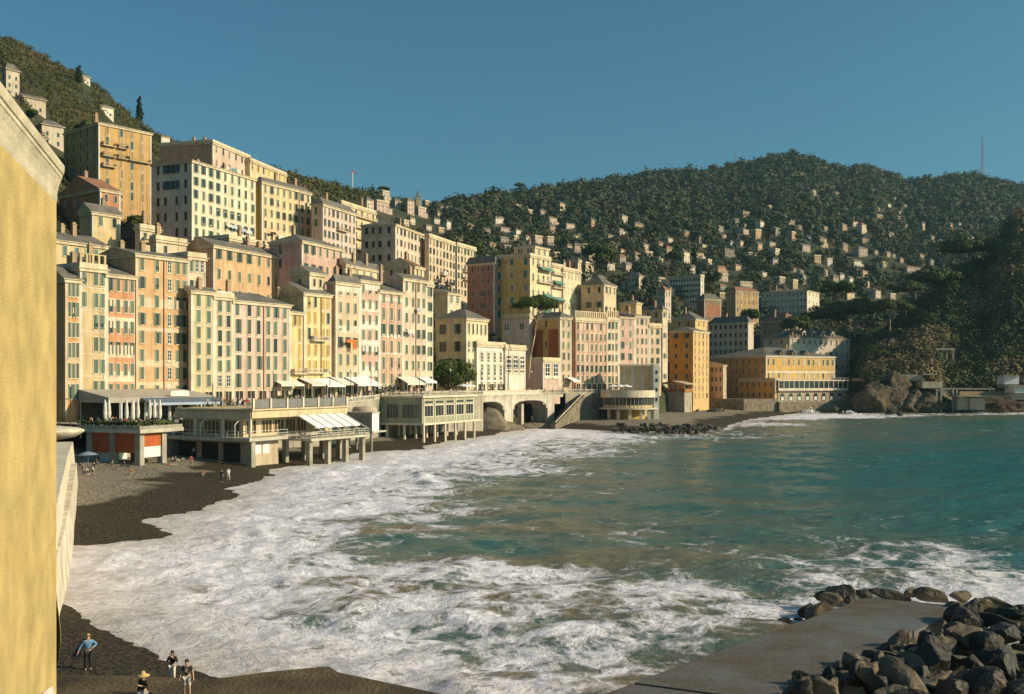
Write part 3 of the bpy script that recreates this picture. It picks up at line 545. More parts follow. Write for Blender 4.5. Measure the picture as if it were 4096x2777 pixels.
# the villa, the white houses and the right-hand row
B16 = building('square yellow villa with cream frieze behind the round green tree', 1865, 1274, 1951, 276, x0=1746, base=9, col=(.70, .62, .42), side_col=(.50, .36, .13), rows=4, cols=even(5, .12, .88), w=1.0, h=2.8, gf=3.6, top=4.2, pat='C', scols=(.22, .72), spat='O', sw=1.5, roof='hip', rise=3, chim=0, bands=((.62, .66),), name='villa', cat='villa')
B17 = building('white three storey house with arched upper windows above the bridge', 1907, 1379, 2021, 279, base=8, col=WH, rows=3, cols=(.18, .40, .62, .84), w=1.5, h=3.2, gf=4.2, top=5.2, pat=['GGGG', 'GGGG', 'GGGG'], roof='flat', chim=0, bands=((.36, .39), (.68, .71), (.90, .95)), bcol=(.78, .76, .7), name='white_house', cat='house', shop=3)
B18 = building('white house front of two glazed verandas beside the white arched house', 2021, 1392, 2102, rowY(2021) - 2, base=8, col=WH, rows=2, cols=(.17, .5, .83), w=3.6, h=4.0, gf=8.6, top=6.2, pat='G', roof='flat', chim=0, name='glazed_house', cat='house')
B19 = building('low white veranda on a pink wall beside the dark red gable wall', 2172, 1443, 2240, rowY(2172) - 3, x0=2100, base=7, col=(.60, .46, .40), side_col=(.25, .25, .22), rows=1, cols=(.26, .74), w=4.2, h=4.6, gf=10, top=5.3, pat='G', roof='flat', chim=0, bands=((.62, .66), (.93, .99)), bcol=(.75, .74, .7), name='veranda_house', cat='house')
B20 = building('rust red gable end house behind the umbrella pine trunk', 2240, 1271, 2286, rowR(2240), ang=48, x0=2120, base=9, col=(.64, .50, .38), keep_side=True, side_col=(.40, .27, .10), rows=6, cols=(.3, .75), w=1.0, h=2.2, gf=5, scols=(.55,), srows=3, spat='D', stop=6.5, panels=([(.06, .38, .2, .86), (.56, .98, .2, .86)], (.42, .15, .06)), roof='hip', rise=2, chim=0)
B21 = building('wide pink house with red pilasters and a row of open shutters', 2302, 1282, 2428, rowR(2302) - 1, ang=48, x0=2285, base=9, col=(.66, .50, .41), side_col=(.3, .22, .1), rows=6, cols=even(7, .08, .94), w=1.1, h=2.3, gf=4.6, pat=['CCCCCGG', 'OOOOOOO', 'CCCCDDD', 'CC.CCCC', 'CCCCCCC', 'D.DD.D.'], pilast=((.10, .115), (.25, .265), (.4, .415), (.55, .565), (.7, .715), (.85, .865)), bcol=(.50, .26, .17), roof='flat', chim=0, shop=6)
B22 = building('cream house with laundry between two pink houses right of the pilastered one', 2428, 1280, 2475, rowR(2428) - 1, ang=48, base=9, col=(.70, .58, .47), rows=6, cols=(.2, .5, .8), w=1.2, h=2.2, gf=4.6, pat='OCC', roof='flat', chim=1, shop=2)
B23 = building('rose house of two window columns in the right-hand row', 2475, 1268, 2539, rowR(2475) - 1, ang=48, base=9, col=(.60, .42, .36), rows=6, cols=(.25, .72), w=1.2, h=2.3, gf=4.6, pat=['DD', 'CC', 'OO', 'OC', 'CC', 'CG'], roof='shed', rise=1.5, shop=2)
B24 = building('pale pink house with brown roof near the end of the right-hand row', 2539, 1264, 2597, rowR(2539) - 1, ang=48, base=9, col=(.68, .50, .42), rows=7, cols=(.2, .5, .8), w=1.0, h=2.0, gf=4.6, roof='shed', rise=2, shop=2)
B25 = building('lower beige end house of the right-hand row beside the dark alley', 2597, 1304, 2644, rowR(2597) - 1, ang=48, base=9, col=(.62, .47, .34), rows=6, cols=(.25, .72), w=1.1, h=2.0, gf=4.6, pat='CO', roof='flat', chim=0)
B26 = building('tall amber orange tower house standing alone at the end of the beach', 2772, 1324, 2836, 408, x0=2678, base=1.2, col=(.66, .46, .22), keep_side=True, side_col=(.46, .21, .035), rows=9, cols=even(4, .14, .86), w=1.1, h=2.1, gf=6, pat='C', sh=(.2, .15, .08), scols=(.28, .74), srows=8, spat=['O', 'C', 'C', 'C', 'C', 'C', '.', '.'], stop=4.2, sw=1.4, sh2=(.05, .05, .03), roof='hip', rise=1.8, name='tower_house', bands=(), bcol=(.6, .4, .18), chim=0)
# ------------------------------------------------------------------ the tiers behind
B30 = building('long orange house with many green shutters above the pink front house', 853, 983, 1195, 232, ang=24.5, x0=748, col=(.62, .43, .26), side_col=(.26, .15, .06), rows=6, cols=even(9, .06, .95), w=1.3, h=2.3, gf=4, pat=['.', '.', 'CCCCCCCCC', 'CCCCCCCCC', 'CCCCCCOOO', 'OOOOCCCCC'], roof='gable', rise=2.2, chim=2)
B31 = building('small pink roof storey sitting above the long orange house', 916, 955, 1083, 246, ang=24.5, col=(.52, .36, .27), rows=4, cols=even(7, .08, .92), w=1.1, h=1.9, gf=3, pat=['.', '.', '.', 'COCDCOC'], roof='flat', chim=1)
B32 = building('pink house with maroon shaded side between the orange house and the pink tall block', 1207, 965, 1373, 250, ang=23.8, x0=1077, col=(.60, .41, .36), side_col=(.24, .12, .085), rows=7, cols=even(6, .1, .93), w=1.25, h=2.3, gf=3, pat=['.', '.', '.', '.', '.', 'OOOCCO', 'OOCCCC'], scols=(.35, .75), srows=2, spat='D.', roof='hip', rise=2.4)
B33 = building('small cream house with grey roof peeping over the front row', 1382, 1060, 1525, 264, ang=24, x0=1370, col=(.70, .60, .40), side_col=(.2, .13, .05), rows=5, cols=even(5, .12, .9), w=1.2, h=2.2, gf=4, pat=['.', '.', '.', '.', 'GGGGG'], roof='shed', rise=2, chim=2)
B34 = building('olive gable-ended house with brown eaves among the middle rooftops', 1657, 1066, 1696, 290, ang=20, x0=1537, col=(.66, .55, .36), side_col=(.32, .21, .085), rows=5, cols=(.3, .7), w=1.0, h=2.2, gf=4, pat=['.', '.', '.', 'CC', 'CC'], roof='gable', rise=2.6, scols=(.25, .7), srows=1, spat='D', rmat=surf('brown_tile', (.2, .11, .06), .85, .3, .5, 0, .5, bscale=3), chim=1)
B35 = building('small dark gabled attic house just behind the yellow front house', 1238, 1092, 1300, 226, ang=30, x0=1162, col=(.62, .53, .36), side_col=(.22, .16, .07), rows=6, cols=(.3, .7), w=1.0, h=1.7, gf=4, pat=['.', '.', '.', '.', '.', 'DD'], roof='gable', rise=1.8, scols=(.5,), srows=1, spat='D', chim=0)
B36 = building('cream house with glazed white loggia behind the last front house', 1790, 1172, 1843, 303, ang=33, x0=1740, col=(.72, .64, .5), side_col=(.45, .36, .22), rows=5, cols=(.3, .75), w=1.9, h=2.4, gf=4, pat=['.', '.', 'CC', 'CC', 'GG'], roof='shed', rise=1.5, chim=0)
B37 = building('salmon gabled house on the left slope under the big ochre block', 400, 758, 482, 252, ang=36, x0=238, col=(.50, .24, .13), side_col=(.50, .25, .14), rows=4, cols=(.3, .75), w=1.1, h=1.9, gf=5, pat=['.', '.', '.', 'DD'], roof='gable', rise=4.4, scols=(.15, .4, .72), srows=2, spat=['GG.', '..D'], rmat=m_tile, chim=1, stop=2.4, name='house', cat='house')
B38 = building('cream gabled house with wide door below the salmon house', 368, 850, 482, 236, ang=36, x0=318, col=(.62, .50, .30), side_col=(.26, .17, .08), rows=4, cols=(.3, .78), w=1.5, h=2.2, gf=4, pat=['.', '.', '.', 'CD'], roof='gable', rise=2.5, name='house', cat='house')
B39 = building('long cream house with grey roof just above the left end of the front row', 216, 962, 425, 204, ang=34, col=(.64, .53, .32), rows=6, cols=(.2, .42, .62, .8), w=1.3, h=2.0, gf=4, pat=['.', '.', '.', '.', '.', 'CCCC'], roof='gable', rise=2.5, chim=2, sh=BLUEG, name='house', cat='house')
B40 = building('stepped cream house with balconies among bushes left of the tall white block', 560, 912, 640, 238, ang=33, x0=540, col=(.66, .54, .38), rows=5, cols=(.25, .7), w=1.2, h=1.9, gf=4, pat=['.', '.', '.', '.', 'DD'], roof='flat', chim=1, balc=((.1, .9, 4, (.6, .5, .4)),), name='house', cat='house')
B41 = building('low cream roof house directly behind the tall salmon house', 625, 958, 745, 226, ang=33, x0=600, col=(.66, .55, .40), rows=5, cols=(.3, .7), w=1.2, h=1.7, gf=4, pat=['.', '.', '.', '.', 'D.'], roof='flat', chim=1, name='house', cat='house')
# upper tier
B50 = building('big ochre apartment block with balconies highest on the left slope', 394, 492, 606, 292, ang=40, x0=257, col=(.54, .36, .15), side_col=(.30, .18, .07), rows=9, cols=(.16, .42, .62, .82), w=1.3, h=2.4, gf=6, pat=['DCCD', 'CCCC', 'DCDC'], scols=even(5, .1, .9), srows=6, spat='C', sw=1.2, stop=3.6, sh=(.3, .18, .07), sh2=(.12, .08, .05), roof='hip', rise=2.6, balc=((.06, .3, 7, (.4, .28, .12)), (.34, .52, 7, None), (.06, .3, 6, (.4, .28, .12)), (.55, .95, 6, (.5, .35, .15)), (.06, .3, 5, (.6, .5, .3)), (.34, .52, 6, None)), chim=2, rmat=surf('brown_slate', (.17, .12, .08), .85, .3, .5, 0, .5, bscale=3))
B51 = building('tall white apartment block with green shutters, brightest on the slope', 767, 643, 1023, 266, ang=23, x0=605, col=(.70, .66, .52), side_col=(.56, .46, .28), rows=10, cols=even(9, .06, .94), w=1.25, h=2.3, gf=5, pat=['.', '.', 'CCCCCCCCC', 'CCCCCCCCC', 'CCCCCCCCC', 'COOCCOOOO', 'CCCOOOOCC', 'OCOOCCCCC', 'OOOOCCCCC', 'OOOOCCCCC'], scols=(.18, .36, .50, .64, .86), srows=5, spat=['COOOC', 'COOOC', 'CC.CC', 'CC.CC', 'C..CC'], stop=4.3, sh2=(.05, .055, .04), roof='hip', rise=1.6, bands=((.58, .585), (.7, .705)), pilast=((.32, .335), (.64, .655)), chim=2)
B52 = building('cream yellow block with ochre side next to the tall white block', 1047, 728, 1243, 292, ang=30, x0=1014, col=(.70, .56, .36), keep_side=True, side_col=(.36, .25, .04), rows=9, cols=even(8, .07, .94), w=1.2, h=2.2, gf=5, pat=['.', '.', '.', 'CCCCCCCC', 'CCCCCCCC', 'CCCCCCCC', 'CCOOOOCO', 'COCCCOOC'], sh=(.12, .13, .09), roof='hip', rise=1.8, pipes=(.75,), chim=2)
B53 = building('pink long block with open shutters right of the cream yellow block', 1291, 818, 1423, 302, ang=21, x0=1246, col=(.68, .52, .48), side_col=(.33, .22, .14), rows=9, cols=even(8, .06, .94), w=1.2, h=2.2, gf=5, pat=['.', '.', '.', 'DODCDODC', 'CCODOCCC', 'CCOOCODC', 'OOOOCOCC'], scols=(.4,), srows=2, spat='D', sh=(.16, .18, .15), roof='hip', rise=2.5, balc=((.3, .6, 5, (.6, .5, .4)), (.4, .7, 7, (.6, .5, .4))), chim=1)
B54 = building('pink top apartment block with laundry and brick shaded side on the skyline', 850, 570, 1000, 332, ang=15, x0=640, col=(.66, .50, .42), keep_side=True, side_col=(.29, .19, .13), rows=7, cols=even(6, .1, .94), w=1.3, h=2.2, gf=5, pat=['.', '.', '.', 'GDGDDD', 'GDDGDG'], roof='flat', chim=2, balc=((.2, .6, 5, (.7, .6, .5)),))
B55 = building('long yellow skyline block with ochre shutters right of the pink top block', 1000, 642, 1145, 352, ang=15, col=(.68, .54, .32), rows=5, cols=even(7, .06, .95), w=1.3, h=2.2, gf=5, sh=OCHRE, pat=['.', '.', 'C', 'C', 'C'], roof='flat', chim=1)
B56 = building('cream terraced block of long white balconies beneath the ridge', 1364, 812, 1503, 348, ang=22, x0=1350, col=(.70, .58, .38), side_col=(.3, .2, .08), rows=7, cols=even(6, .08, .92), w=1.6, h=2.2, gf=5, pat='DGDDGD', roof='flat', chim=1, balc=tuple((0, 1, r, (.7, .62, .48)) for r in (3, 4, 5, 6)))
B57 = building('brown pink corner block with square dark windows and lit pink flank', 1581, 898, 1697, 332, ang=17, x0=1445, col=(.70, .56, .47), side_col=(.34, .21, .13), rows=8, cols=even(8, .07, .93), w=1.2, h=2.2, gf=5, pat=['.', '.', '.', '.', 'CCCCCCCC', 'CCCCCCCC', 'COCCOOCC'], scols=(.16, .36, .56, .82), srows=5, spat='DCDD', stop=4.6, sw=1.6, sh2=(.12, .11, .04), roof='hip', rise=2.2, chim=1)
B58 = building('long cream pink block with many shutters, second of the three stepped blocks', 1716, 945, 1820, 352, ang=19, x0=1699, col=(.68, .54, .40), side_col=(.22, .12, .05), rows=9, cols=even(8, .05, .95), w=1.2, h=2.2, gf=5, pat=['.', '.', 'OOCCOOCC', 'CCOOCCOO'], roof='flat', balc=((.4, .62, 5, (.65, .6, .55)), (.15, .35, 4, (.6, .5, .4)), (.6, .85, 4, None)), chim=0)
B59 = building('third of the three stepped blocks, cream with balconies', 1828, 980, 1903, 376, ang=24, x0=1819, col=(.68, .56, .40), side_col=(.25, .15, .07), rows=8, cols=even(6, .08, .94), w=1.2, h=2.2, gf=5, pat=['.', '.', 'OCOOCO', 'COCCOC'], roof='flat', balc=((.3, .7, 5, (.6, .5, .4)), (.3, .7, 4, (.6, .5, .4))), chim=0)
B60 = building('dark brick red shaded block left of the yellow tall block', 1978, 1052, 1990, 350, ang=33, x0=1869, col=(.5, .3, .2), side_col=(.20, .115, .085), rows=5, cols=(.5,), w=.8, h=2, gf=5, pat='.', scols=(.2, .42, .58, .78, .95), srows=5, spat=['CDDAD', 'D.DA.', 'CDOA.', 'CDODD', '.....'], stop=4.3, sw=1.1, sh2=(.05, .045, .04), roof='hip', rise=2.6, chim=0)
B61 = building('tall yellow block with emerald shutters and white balconies at the town centre', 2120, 1024, 2202, 345, ang=33, x0=1978, col=(.74, .64, .42), keep_side=True, side_col=(.58, .42, .16), rows=7, cols=(.15, .4, .65, .88), w=1.4, h=2.4, gf=5, pat=['.', '.', 'CGDG', 'CGDG', 'CGDG', 'CGDG', 'CGDG'], scols=(.14, .5, .88), srows=5, spat=['C', 'AGA', 'GGG', 'AAA', 'A..'], stop=4.5, sw=1.9, sh2=(.03, .2, .13), roof='flat', balc=tuple((.35, 1.0, r, (.72, .68, .6)) for r in (3, 4, 5, 6)), chim=0, bands=((.0, .5),), bcol=(.74, .66, .48))
B62 = building('yellow penthouse with tall glazing on top of the tall yellow block', 2139, 986, 2196, 352, ang=33, x0=2056, col=(.72, .60, .36), side_col=(.40, .29, .11), rows=8, cols=(.3, .7), w=2, h=2.4, gf=5, pat=['.', '.', '.', '.', '.', '.', '.', 'GG'], scols=(.3, .75), srows=1, spat='G', sw=3.5, roof='hip', rise=1.4, chim=1, rmat=m_slate, name='penthouse', cat='penthouse')
B63 = building('narrow cream wing with green awnings right of the tall yellow block', 2206, 1062, 2252, 366, ang=33, col=(.70, .60, .42), rows=7, cols=(.25, .7), w=1.6, h=2.4, gf=5, pat=['.', '.', 'DD'], roof='flat', balc=tuple((.05, .95, r, (.7, .68, .62)) for r in (3, 4, 5, 6)), chim=0)
B64 = building('plain cream slab of shutters between the awning wing and the hipped house', 2253, 1078, 2324, 372, ang=33, x0=2241, col=(.74, .65, .46), side_col=(.5, .4, .2), rows=6, cols=even(5, .12, .9), w=1.3, h=2.2, gf=5, sh=(.5, .42, .28), roof='flat', chim=1)
B65 = building('beige house with dark brackets peeping over the plain cream slab', 2312, 1042, 2324, 402, ang=33, x0=2263, col=(.6, .5, .36), side_col=(.32, .24, .13), rows=5, cols=(.5,), pat='.', scols=(.3, .7), srows=2, spat='D', roof='hip', rise=1.4, chim=0, name='house', cat='house')
B66 = building('tan house with large hipped grey roof and four dark windows, mid town', 2415, 1140, 2464, 374, ang=33, x0=2324, col=(.68, .56, .38), side_col=(.40, .28, .13), rows=5, cols=even(3, .2, .85), w=1.3, h=2.2, gf=5, pat='C', scols=(.35, .8), srows=3, spat=['DD', 'OO', 'DD'], stop=5.5, sw=1.5, roof='hip', rise=4.2, chim=0, name='house', cat='house')
B67 = building('low mauve white shaded house with wide windows under the umbrella pine', 2117, 1268, 2130, 324, ang=33, x0=2010, col=(.5, .45, .42), side_col=(.40, .34, .31), rows=3, cols=(.5,), pat='.', scols=(.16, .72), srows=2, spat='G', sw=2.6, stop=6.5, top=4, roof='flat', chim=0, name='house', cat='house')
B68 = building('boxy cream stair tower house behind the right-hand row', 2545, 1212, 2566, 380, ang=33, x0=2480, col=(.66, .56, .38), side_col=(.36, .27, .14), rows=4, cols=(.5,), pat='.', scols=(.4,), srows=1, spat='D', roof='hip', rise=1.2, chim=1, name='house', cat='house')
B69 = building('grey beige terrace house with stepped roofs left of the amber tower', 2650, 1240, 2670, 402, ang=40, x0=2568, col=(.64, .54, .38), side_col=(.33, .26, .16), rows=4, cols=(.3, .7), w=1.6, h=2, pat='DG', scols=(.3, .7), srows=3, spat='D', roof='hip', rise=2, chim=2)
B70 = building('olive yellow hipped block rising behind the amber tower', 2781, 1277, 2829, 428, ang=33, x0=2690, base=3, col=(.62, .46, .2), side_col=(.36, .24, .06), rows=6, cols=(.3, .7), w=1.2, h=2, pat='C', scols=(.3, .7), srows=2, spat='D', roof='hip', rise=3.6, chim=1)
B71 = building('blue grey shaded apartment block with dark balconies right of the amber tower', 2992, 1290, 3014, 480, ang=42, x0=2834, col=(.55, .5, .42), side_col=(.33, .29, .23), rows=5, cols=(.5,), pat='.', scols=even(8, .06, .95), srows=4, spat='D', sw=1.6, stop=4, roof='hip', rise=3.2, chim=1)
B72 = building('brick red square house with pyramid roof in the far town', 2818, 1197, 2884, 566, ang=60, x0=2787, col=(.40, .19, .11), side_col=(.25, .1, .06), rows=3, cols=even(4, .12, .88), w=1.4, h=2.2, gf=5, pat='C', roof='hip', rise=3.4, chim=0, name='house', cat='house')
B73 = building('tall tan apartment block with red tiled roof in the far town', 2943, 1164, 3034, 600, ang=58, x0=2906, col=(.52, .36, .17), side_col=(.25, .15, .08), rows=5, cols=even(6, .08, .92), w=1.4, h=2.2, gf=6, sh=(.2, .14, .08), roof='hip', rise=2.8, rmat=m_tile, pilast=((.24, .29), (.70, .75)), chim=0, scols=(.3, .7), spat='C')
B74 = building('long pinkish white institute block with bright right end in the far town', 3228, 1162, 3277, 650, ang=36, x0=3046, col=(.74, .68, .56), side_col=(.40, .31, .23), rows=4, cols=even(3, .2, .8), w=1.4, h=1.7, gf=6, pat='C', scols=even(12, .04, .96), srows=4, spat='D', stop=4.2, sw=1.1, roof='hip', rise=2, chim=3)
B75 = building('modern pale office block with four dark window strips in the far town', 2802, 1104, 2816, 612, ang=34, x0=2677, col=(.74, .68, .58), side_col=(.44, .37, .28), rows=5, cols=(.5,), h=1.5, pat='D', scols=even(11, .06, .95), srows=5, spat='D', sw=1.5, stop=3.4, roof='flat', chim=0)
B76 = building('pinkish white hipped house below the modern pale office block', 2660, 1162, 2684, 530, ang=40, x0=2626, col=(.68, .56, .46), side_col=(.50, .38, .31), rows=3, cols=(.3, .7), w=1.2, h=2, pat='C', scols=(.3, .7), srows=2, spat='C', roof='hip', rise=2.6, rmat=m_tile, chim=0, name='house', cat='house')
B77 = building('tall grey tower villa with pyramid roof left of the modern office block', 2556, 1106, 2572, 570, ang=33, x0=2510, col=(.60, .5, .36), side_col=(.27, .21, .14), rows=4, cols=(.5,), pat='C', scols=(.2, .5, .8), srows=3, spat='D', stop=4.2, roof='hip', rise=2.8, chim=0, name='villa', cat='villa')
B78 = building('wide brown villa with loggias above the white dormered villa', 3140, 1282, 3206, 530, ang=60, x0=3040, col=(.42, .33, .2), side_col=(.25, .19, .11), rows=3, cols=even(4, .12, .88), w=1.6, h=2, gf=4, pat='D', scols=(.2, .5, .8), srows=2, spat='D', roof='hip', rise=4.4, chim=1, name='villa', cat='villa', rmat=m_tile)
# hotel group by the sea
HOT = building('long yellow hotel front with white band and dormered grey roof by the sea', 3064, 1424, 3340, 447, ang=60, x0=2840, base=3, col=(.64, .42, .15), keep_side=True, side_col=(.34, .19, .05), rows=2, cols=even(14, .035, .965), w=1.25, h=2.7, gf=12.4, top=4, pat=['DCDCC.CCCCCDCC', 'DD.CDCDCCDCDCD'], sh=(.35, .37, .33), scols=even(9, .05, .95), srows=4, spat='D', sw=1.1, stop=4.2, bands=((.66, .70),), bcol=(.76, .72, .62), roof='hip', rise=4.6, chim=2, name='hotel', cat='hotel', trim=surf('hotel_trim', (.68, .62, .5), .8))
for i, f in enumerate((.25, .42, .6)):
    L, D, H = HOT['_LDH']; d = MB(); x = L * f; d.box(x - 1.1, x + 1.1, 1.0, 4, H + .4, H + 1.9); d.poly([(x - 1.4, .7, H + 1.9), (x + 1.4, .7, H + 1.9), (x, .7, H + 2.9)], 1); d.poly([(x - 1.4, .7, H + 1.9), (x, .7, H + 2.9), (x, 5, H + 2.9), (x - 1.4, 5, H + 1.9)], 1); d.poly([(x + 1.4, .7, H + 1.9), (x + 1.4, 5, H + 1.9), (x, 5, H + 2.9), (x, .7, H + 2.9)], 1); d.box(x - .7, x + .7, .95, 1.0, H + .6, H + 1.8, 2)
    d.build('dormer', [plaster((.5, .36, .2)), m_slate, m_dark], HOT)
VIL = building('white villa with a row of dormers behind the yellow hotel', 3159, 1352, 3398, 505, ang=60, x0=3052, base=4, col=(.66, .62, .55), side_col=(.28, .17, .1), rows=4, cols=even(11, .05, .96), w=1.3, h=2.5, gf=10, pat='GCDCGCDCDGC', scols=(.3, .7), srows=1, spat='D', roof='hip', rise=4.6, chim=2, name='villa', cat='villa')
for f in (.12, .28, .44, .6, .76):
    L, D, H = VIL['_LDH']; d = MB(); x = L * f; d.box(x - 1.2, x + 1.2, 2.0, 6, H + .8, H + 3.0); d.poly([(x - 1.6, 1.7, H + 3.0), (x + 1.6, 1.7, H + 3.0), (x, 1.7, H + 4.3)], 0); d.poly([(x - 1.6, 1.7, H + 3), (x, 1.7, H + 4.3), (x, 7, H + 4.3), (x - 1.6, 7, H + 3)], 1); d.poly([(x + 1.6, 1.7, H + 3), (x + 1.6, 7, H + 3), (x, 7, H + 4.3), (x, 1.7, H + 4.3)], 1); d.box(x - .7, x + .7, 1.95, 2.0, H + 1.2, H + 2.8, 2)
    d.build('dormer', [plaster((.6, .54, .46)), m_slate, m_dark], VIL)
ANN = building('low amber annex with terrace in front of the hotel wing', 3100, 1522, 3122, 437, ang=60, x0=2955, base=2, col=(.5, .33, .12), side_col=(.40, .23, .06), rows=2, cols=(.5,), pat='.', scols=even(6, .1, .9), srows=2, spat='D', stop=4.5, sw=1.3, roof='flat', chim=0, name='annex', cat='annex')
ANN2 = building('narrow rose grey house at the foot of the hotel wing beside the amber tower', 2893, 1462, 2905, 437, ang=45, x0=2838, base=2, col=(.5, .36, .26), side_col=(.34, .23, .16), rows=4, cols=(.5,), pat='.', scols=(.2, .5, .8), srows=3, spat='D', stop=4.2, roof='shed', rise=1.6, chim=0, name='house', cat='house')
# ------------------------------------------------------------------ small houses scattered over the hillside
_n_house = 0
HNAMES = {'c': ('cream', (.66, .59, .46)), 'p': ('pink', (.60, .49, .42)), 'w': ('white', (.74, .70, .60)), 'y': ('yellow', (.60, .51, .34)), 'o': ('orange', (.52, .37, .25)), 'g': ('grey', (.36, .33, .27)), 'b': ('tan', (.50, .38, .24))}
def hill_house(px, py, wp, hp, c, roof, label, ang, Yf=None):
    P = hill_at(px, py) if Yf is None else at(px, py, Yf)
    sc_ = P.y / F; W = max(4.5, wp * sc_ / (math.sin(R(ang)) + .45)); H = max(3.5, hp * sc_); D = W * .75
    e = empty('hillside_house', (P.x - W * .5 * math.sin(R(ang)), P.y - W * .5 * math.cos(R(ang)), P.z - 1.5), R(90 - ang), label, 'house', 'houses scattered over the hillside')
    H += .9; mt = plaster(tuple(c))
    b = MB(); b.box(0, W, 0, D, -3, H); b.build('wall', [mt], e); _M['gable_wall'] = mt
    link('roof', roof_mesh(['hip', 'gable', 'flat', 'shed'][roof % 4], W, D, H, H * .22 + .4, m_tile if roof >= 4 else m_slate, m_cream, .5), e)
    if W > 8 and random.random() < .5:
        b = MB(); b.box(W, W * 1.4, D * .2, D, -3, H * .62); b.box(W - .3, W * 1.4 + .3, D * .2 - .3, D + .2, H * .62, H * .62 + .3, 1); b.build('wing', [mt, m_tile if roof >= 4 else m_slate], e)
    nr = max(1, min(4, int((H - 1) / 3.0))); ncl = max(2, min(5, int(W / 3.2)))
    for r in range(nr):
        for i in range(ncl): window(e, W * (i + .5) / ncl, 1.7 + r * (H - 2.2) / nr, 1.0, min(1.35, H * .22), 'p', None, m_cream)
        window(e, 0, 1.7 + r * (H - 2.2) / nr, 1.0, min(1.35, H * .22), 'p', None, m_cream, side=D * .5)
    return e
HL = []
def hs(scale, x0, y0, items):
    for it in items:
        cx, cy, w_, h_, c = it[:5]; rf = it[5] if len(it) > 5 else 0
        HL.append((x0 + cx * scale, y0 + cy * scale, w_ * scale, h_ * scale, c, rf))
# (centre column, foot row, width, height, colour, roof)
hs(.3173, 2000, 650, [(790,635,110,115,'y'),(545,690,110,85,'c'),(670,790,160,95,'p'),(1180,850,100,120,'o'),(1575,780,130,110,'c'),(390,800,60,70,'w'),(20,790,70,90,'p'),(235,925,100,75,'w'),(205,1010,100,75,'p',2),(490,1035,150,105,'p',2),(640,1050,120,110,'p',2),(955,975,60,50,'c'),(1010,965,60,40,'o'),(1320,935,60,50,'c'),(1395,975,60,50,'y'),(885,1110,75,65,'p'),(980,1140,70,100,'p'),(1060,1095,80,55,'c',2),(1250,1120,110,60,'c'),(1455,1100,70,45,'b'),(1845,1110,110,80,'p'),(1880,1205,160,70,'g',2),(1550,1280,110,100,'p',4),(2030,1080,40,70,'o'),(2150,1020,120,65,'c'),(2030,1265,60,45,'c'),(100,1120,90,45,'c',2),(245,585,120,25,'b',2),(380,650,110,30,'b',2),(165,665,60,45,'c'),(110,350,90,35,'p')])
hs(.3173, 2700, 650, [(1760,425,75,75,'c'),(2050,420,90,45,'b'),(900,690,160,75,'b'),(580,885,110,75,'g'),(620,960,90,40,'p'),(150,935,130,70,'b'),(325,1025,75,80,'p'),(375,1085,120,50,'y'),(725,1060,50,60,'w'),(845,1065,80,75,'c'),(1075,1110,110,85,'o',1),(150,1270,150,140,'c'),(1270,1295,110,70,'c'),(980,1195,170,50,'c',2),(1800,1285,140,110,'b',2),(1690,975,70,35,'w'),(2140,870,120,90,'b'),(2150,1150,120,110,'b'),(440,1310,100,80,'c',2),(590,1400,170,90,'o',4),(800,1370,130,70,'y',4),(1130,1450,120,60,'c'),(1600,1450,60,80,'w',1),(1900,1440,60,80,'w'),(2030,1570,120,130,'y'),(2110,1490,90,80,'w'),(1355,1530,170,80,'g',2),(900,1570,250,40,'c',2),(1580,860,70,60,'g'),(1900,870,120,60,'g'),(890,840,60,60,'g'),(1200,590,80,30,'b',2),(1590,160,110,40,'g')])
hs(.3172, 3400, 750, [(575,160,30,30,'w'),(500,255,80,45,'w'),(700,245,70,35,'c'),(635,335,60,30,'c'),(630,410,90,40,'y',2),(710,525,90,60,'c'),(930,555,80,100,'p'),(525,640,110,70,'p'),(1050,695,115,80,'c'),(1280,525,65,70,'o',1),(1390,490,50,45,'c'),(1550,670,75,45,'w',1),(490,880,90,60,'y',1),(560,890,40,30,'w'),(915,905,110,60,'c',4),(655,950,90,55,'o'),(335,850,80,50,'b'),(1040,1000,45,80,'c'),(1130,845,35,60,'c'),(810,1080,320,80,'p',4),(20,1220,70,80,'w',1),(375,390,120,30,'b',2),(360,300,90,25,'b',2),(1150,705,40,30,'p'),(440,1010,150,60,'g',2),(1240,390,25,20,'c')])
hs(.3012, 1400, 700, [(480,350,140,130,'c',6),(270,460,130,130,'c'),(440,500,240,150,'p',2),(640,460,120,120,'p'),(810,530,130,190,'p'),(960,565,160,130,'p',2),(1030,395,90,70,'b',2),(1640,330,90,70,'g'),(2110,235,100,60,'b'),(835,660,60,90,'c'),(1190,580,70,90,'y'),(1160,650,110,70,'w'),(1315,730,90,110,'w'),(1540,530,70,60,'c'),(1600,745,110,90,'o'),(1730,610,60,50,'g'),(1980,665,140,95,'w'),(1050,740,60,60,'c'),(1215,775,60,40,'y',2),(1830,790,50,50,'c',1),(1225,465,40,35,'w'),(750,680,80,30,'y',2),(2170,530,70,60,'y'),(1310,470,60,25,'c')])
hs(.571, 0, 100, [(90,500,90,190,'c',0),(245,610,170,100,'c',1),(370,850,170,150,'c',0),(600,412,48,55,'w',1),(750,640,110,70,'w'),(1160,850,60,70,'w')])
FREE = []                                               # clearings kept free of trees: (photo column, foot row, half width, top row)
zone = lambda x, y: ('on the left slope' if x < 700 else 'by the bell tower' if x < 1800 else 'on the far hill at left' if x < 2500 else 'on the middle far hill' if x < 3150 else 'on the far hill at right') + (', high up' if y < 860 and x > 1800 else ', low down' if y > 1010 else '')
cnt = {}
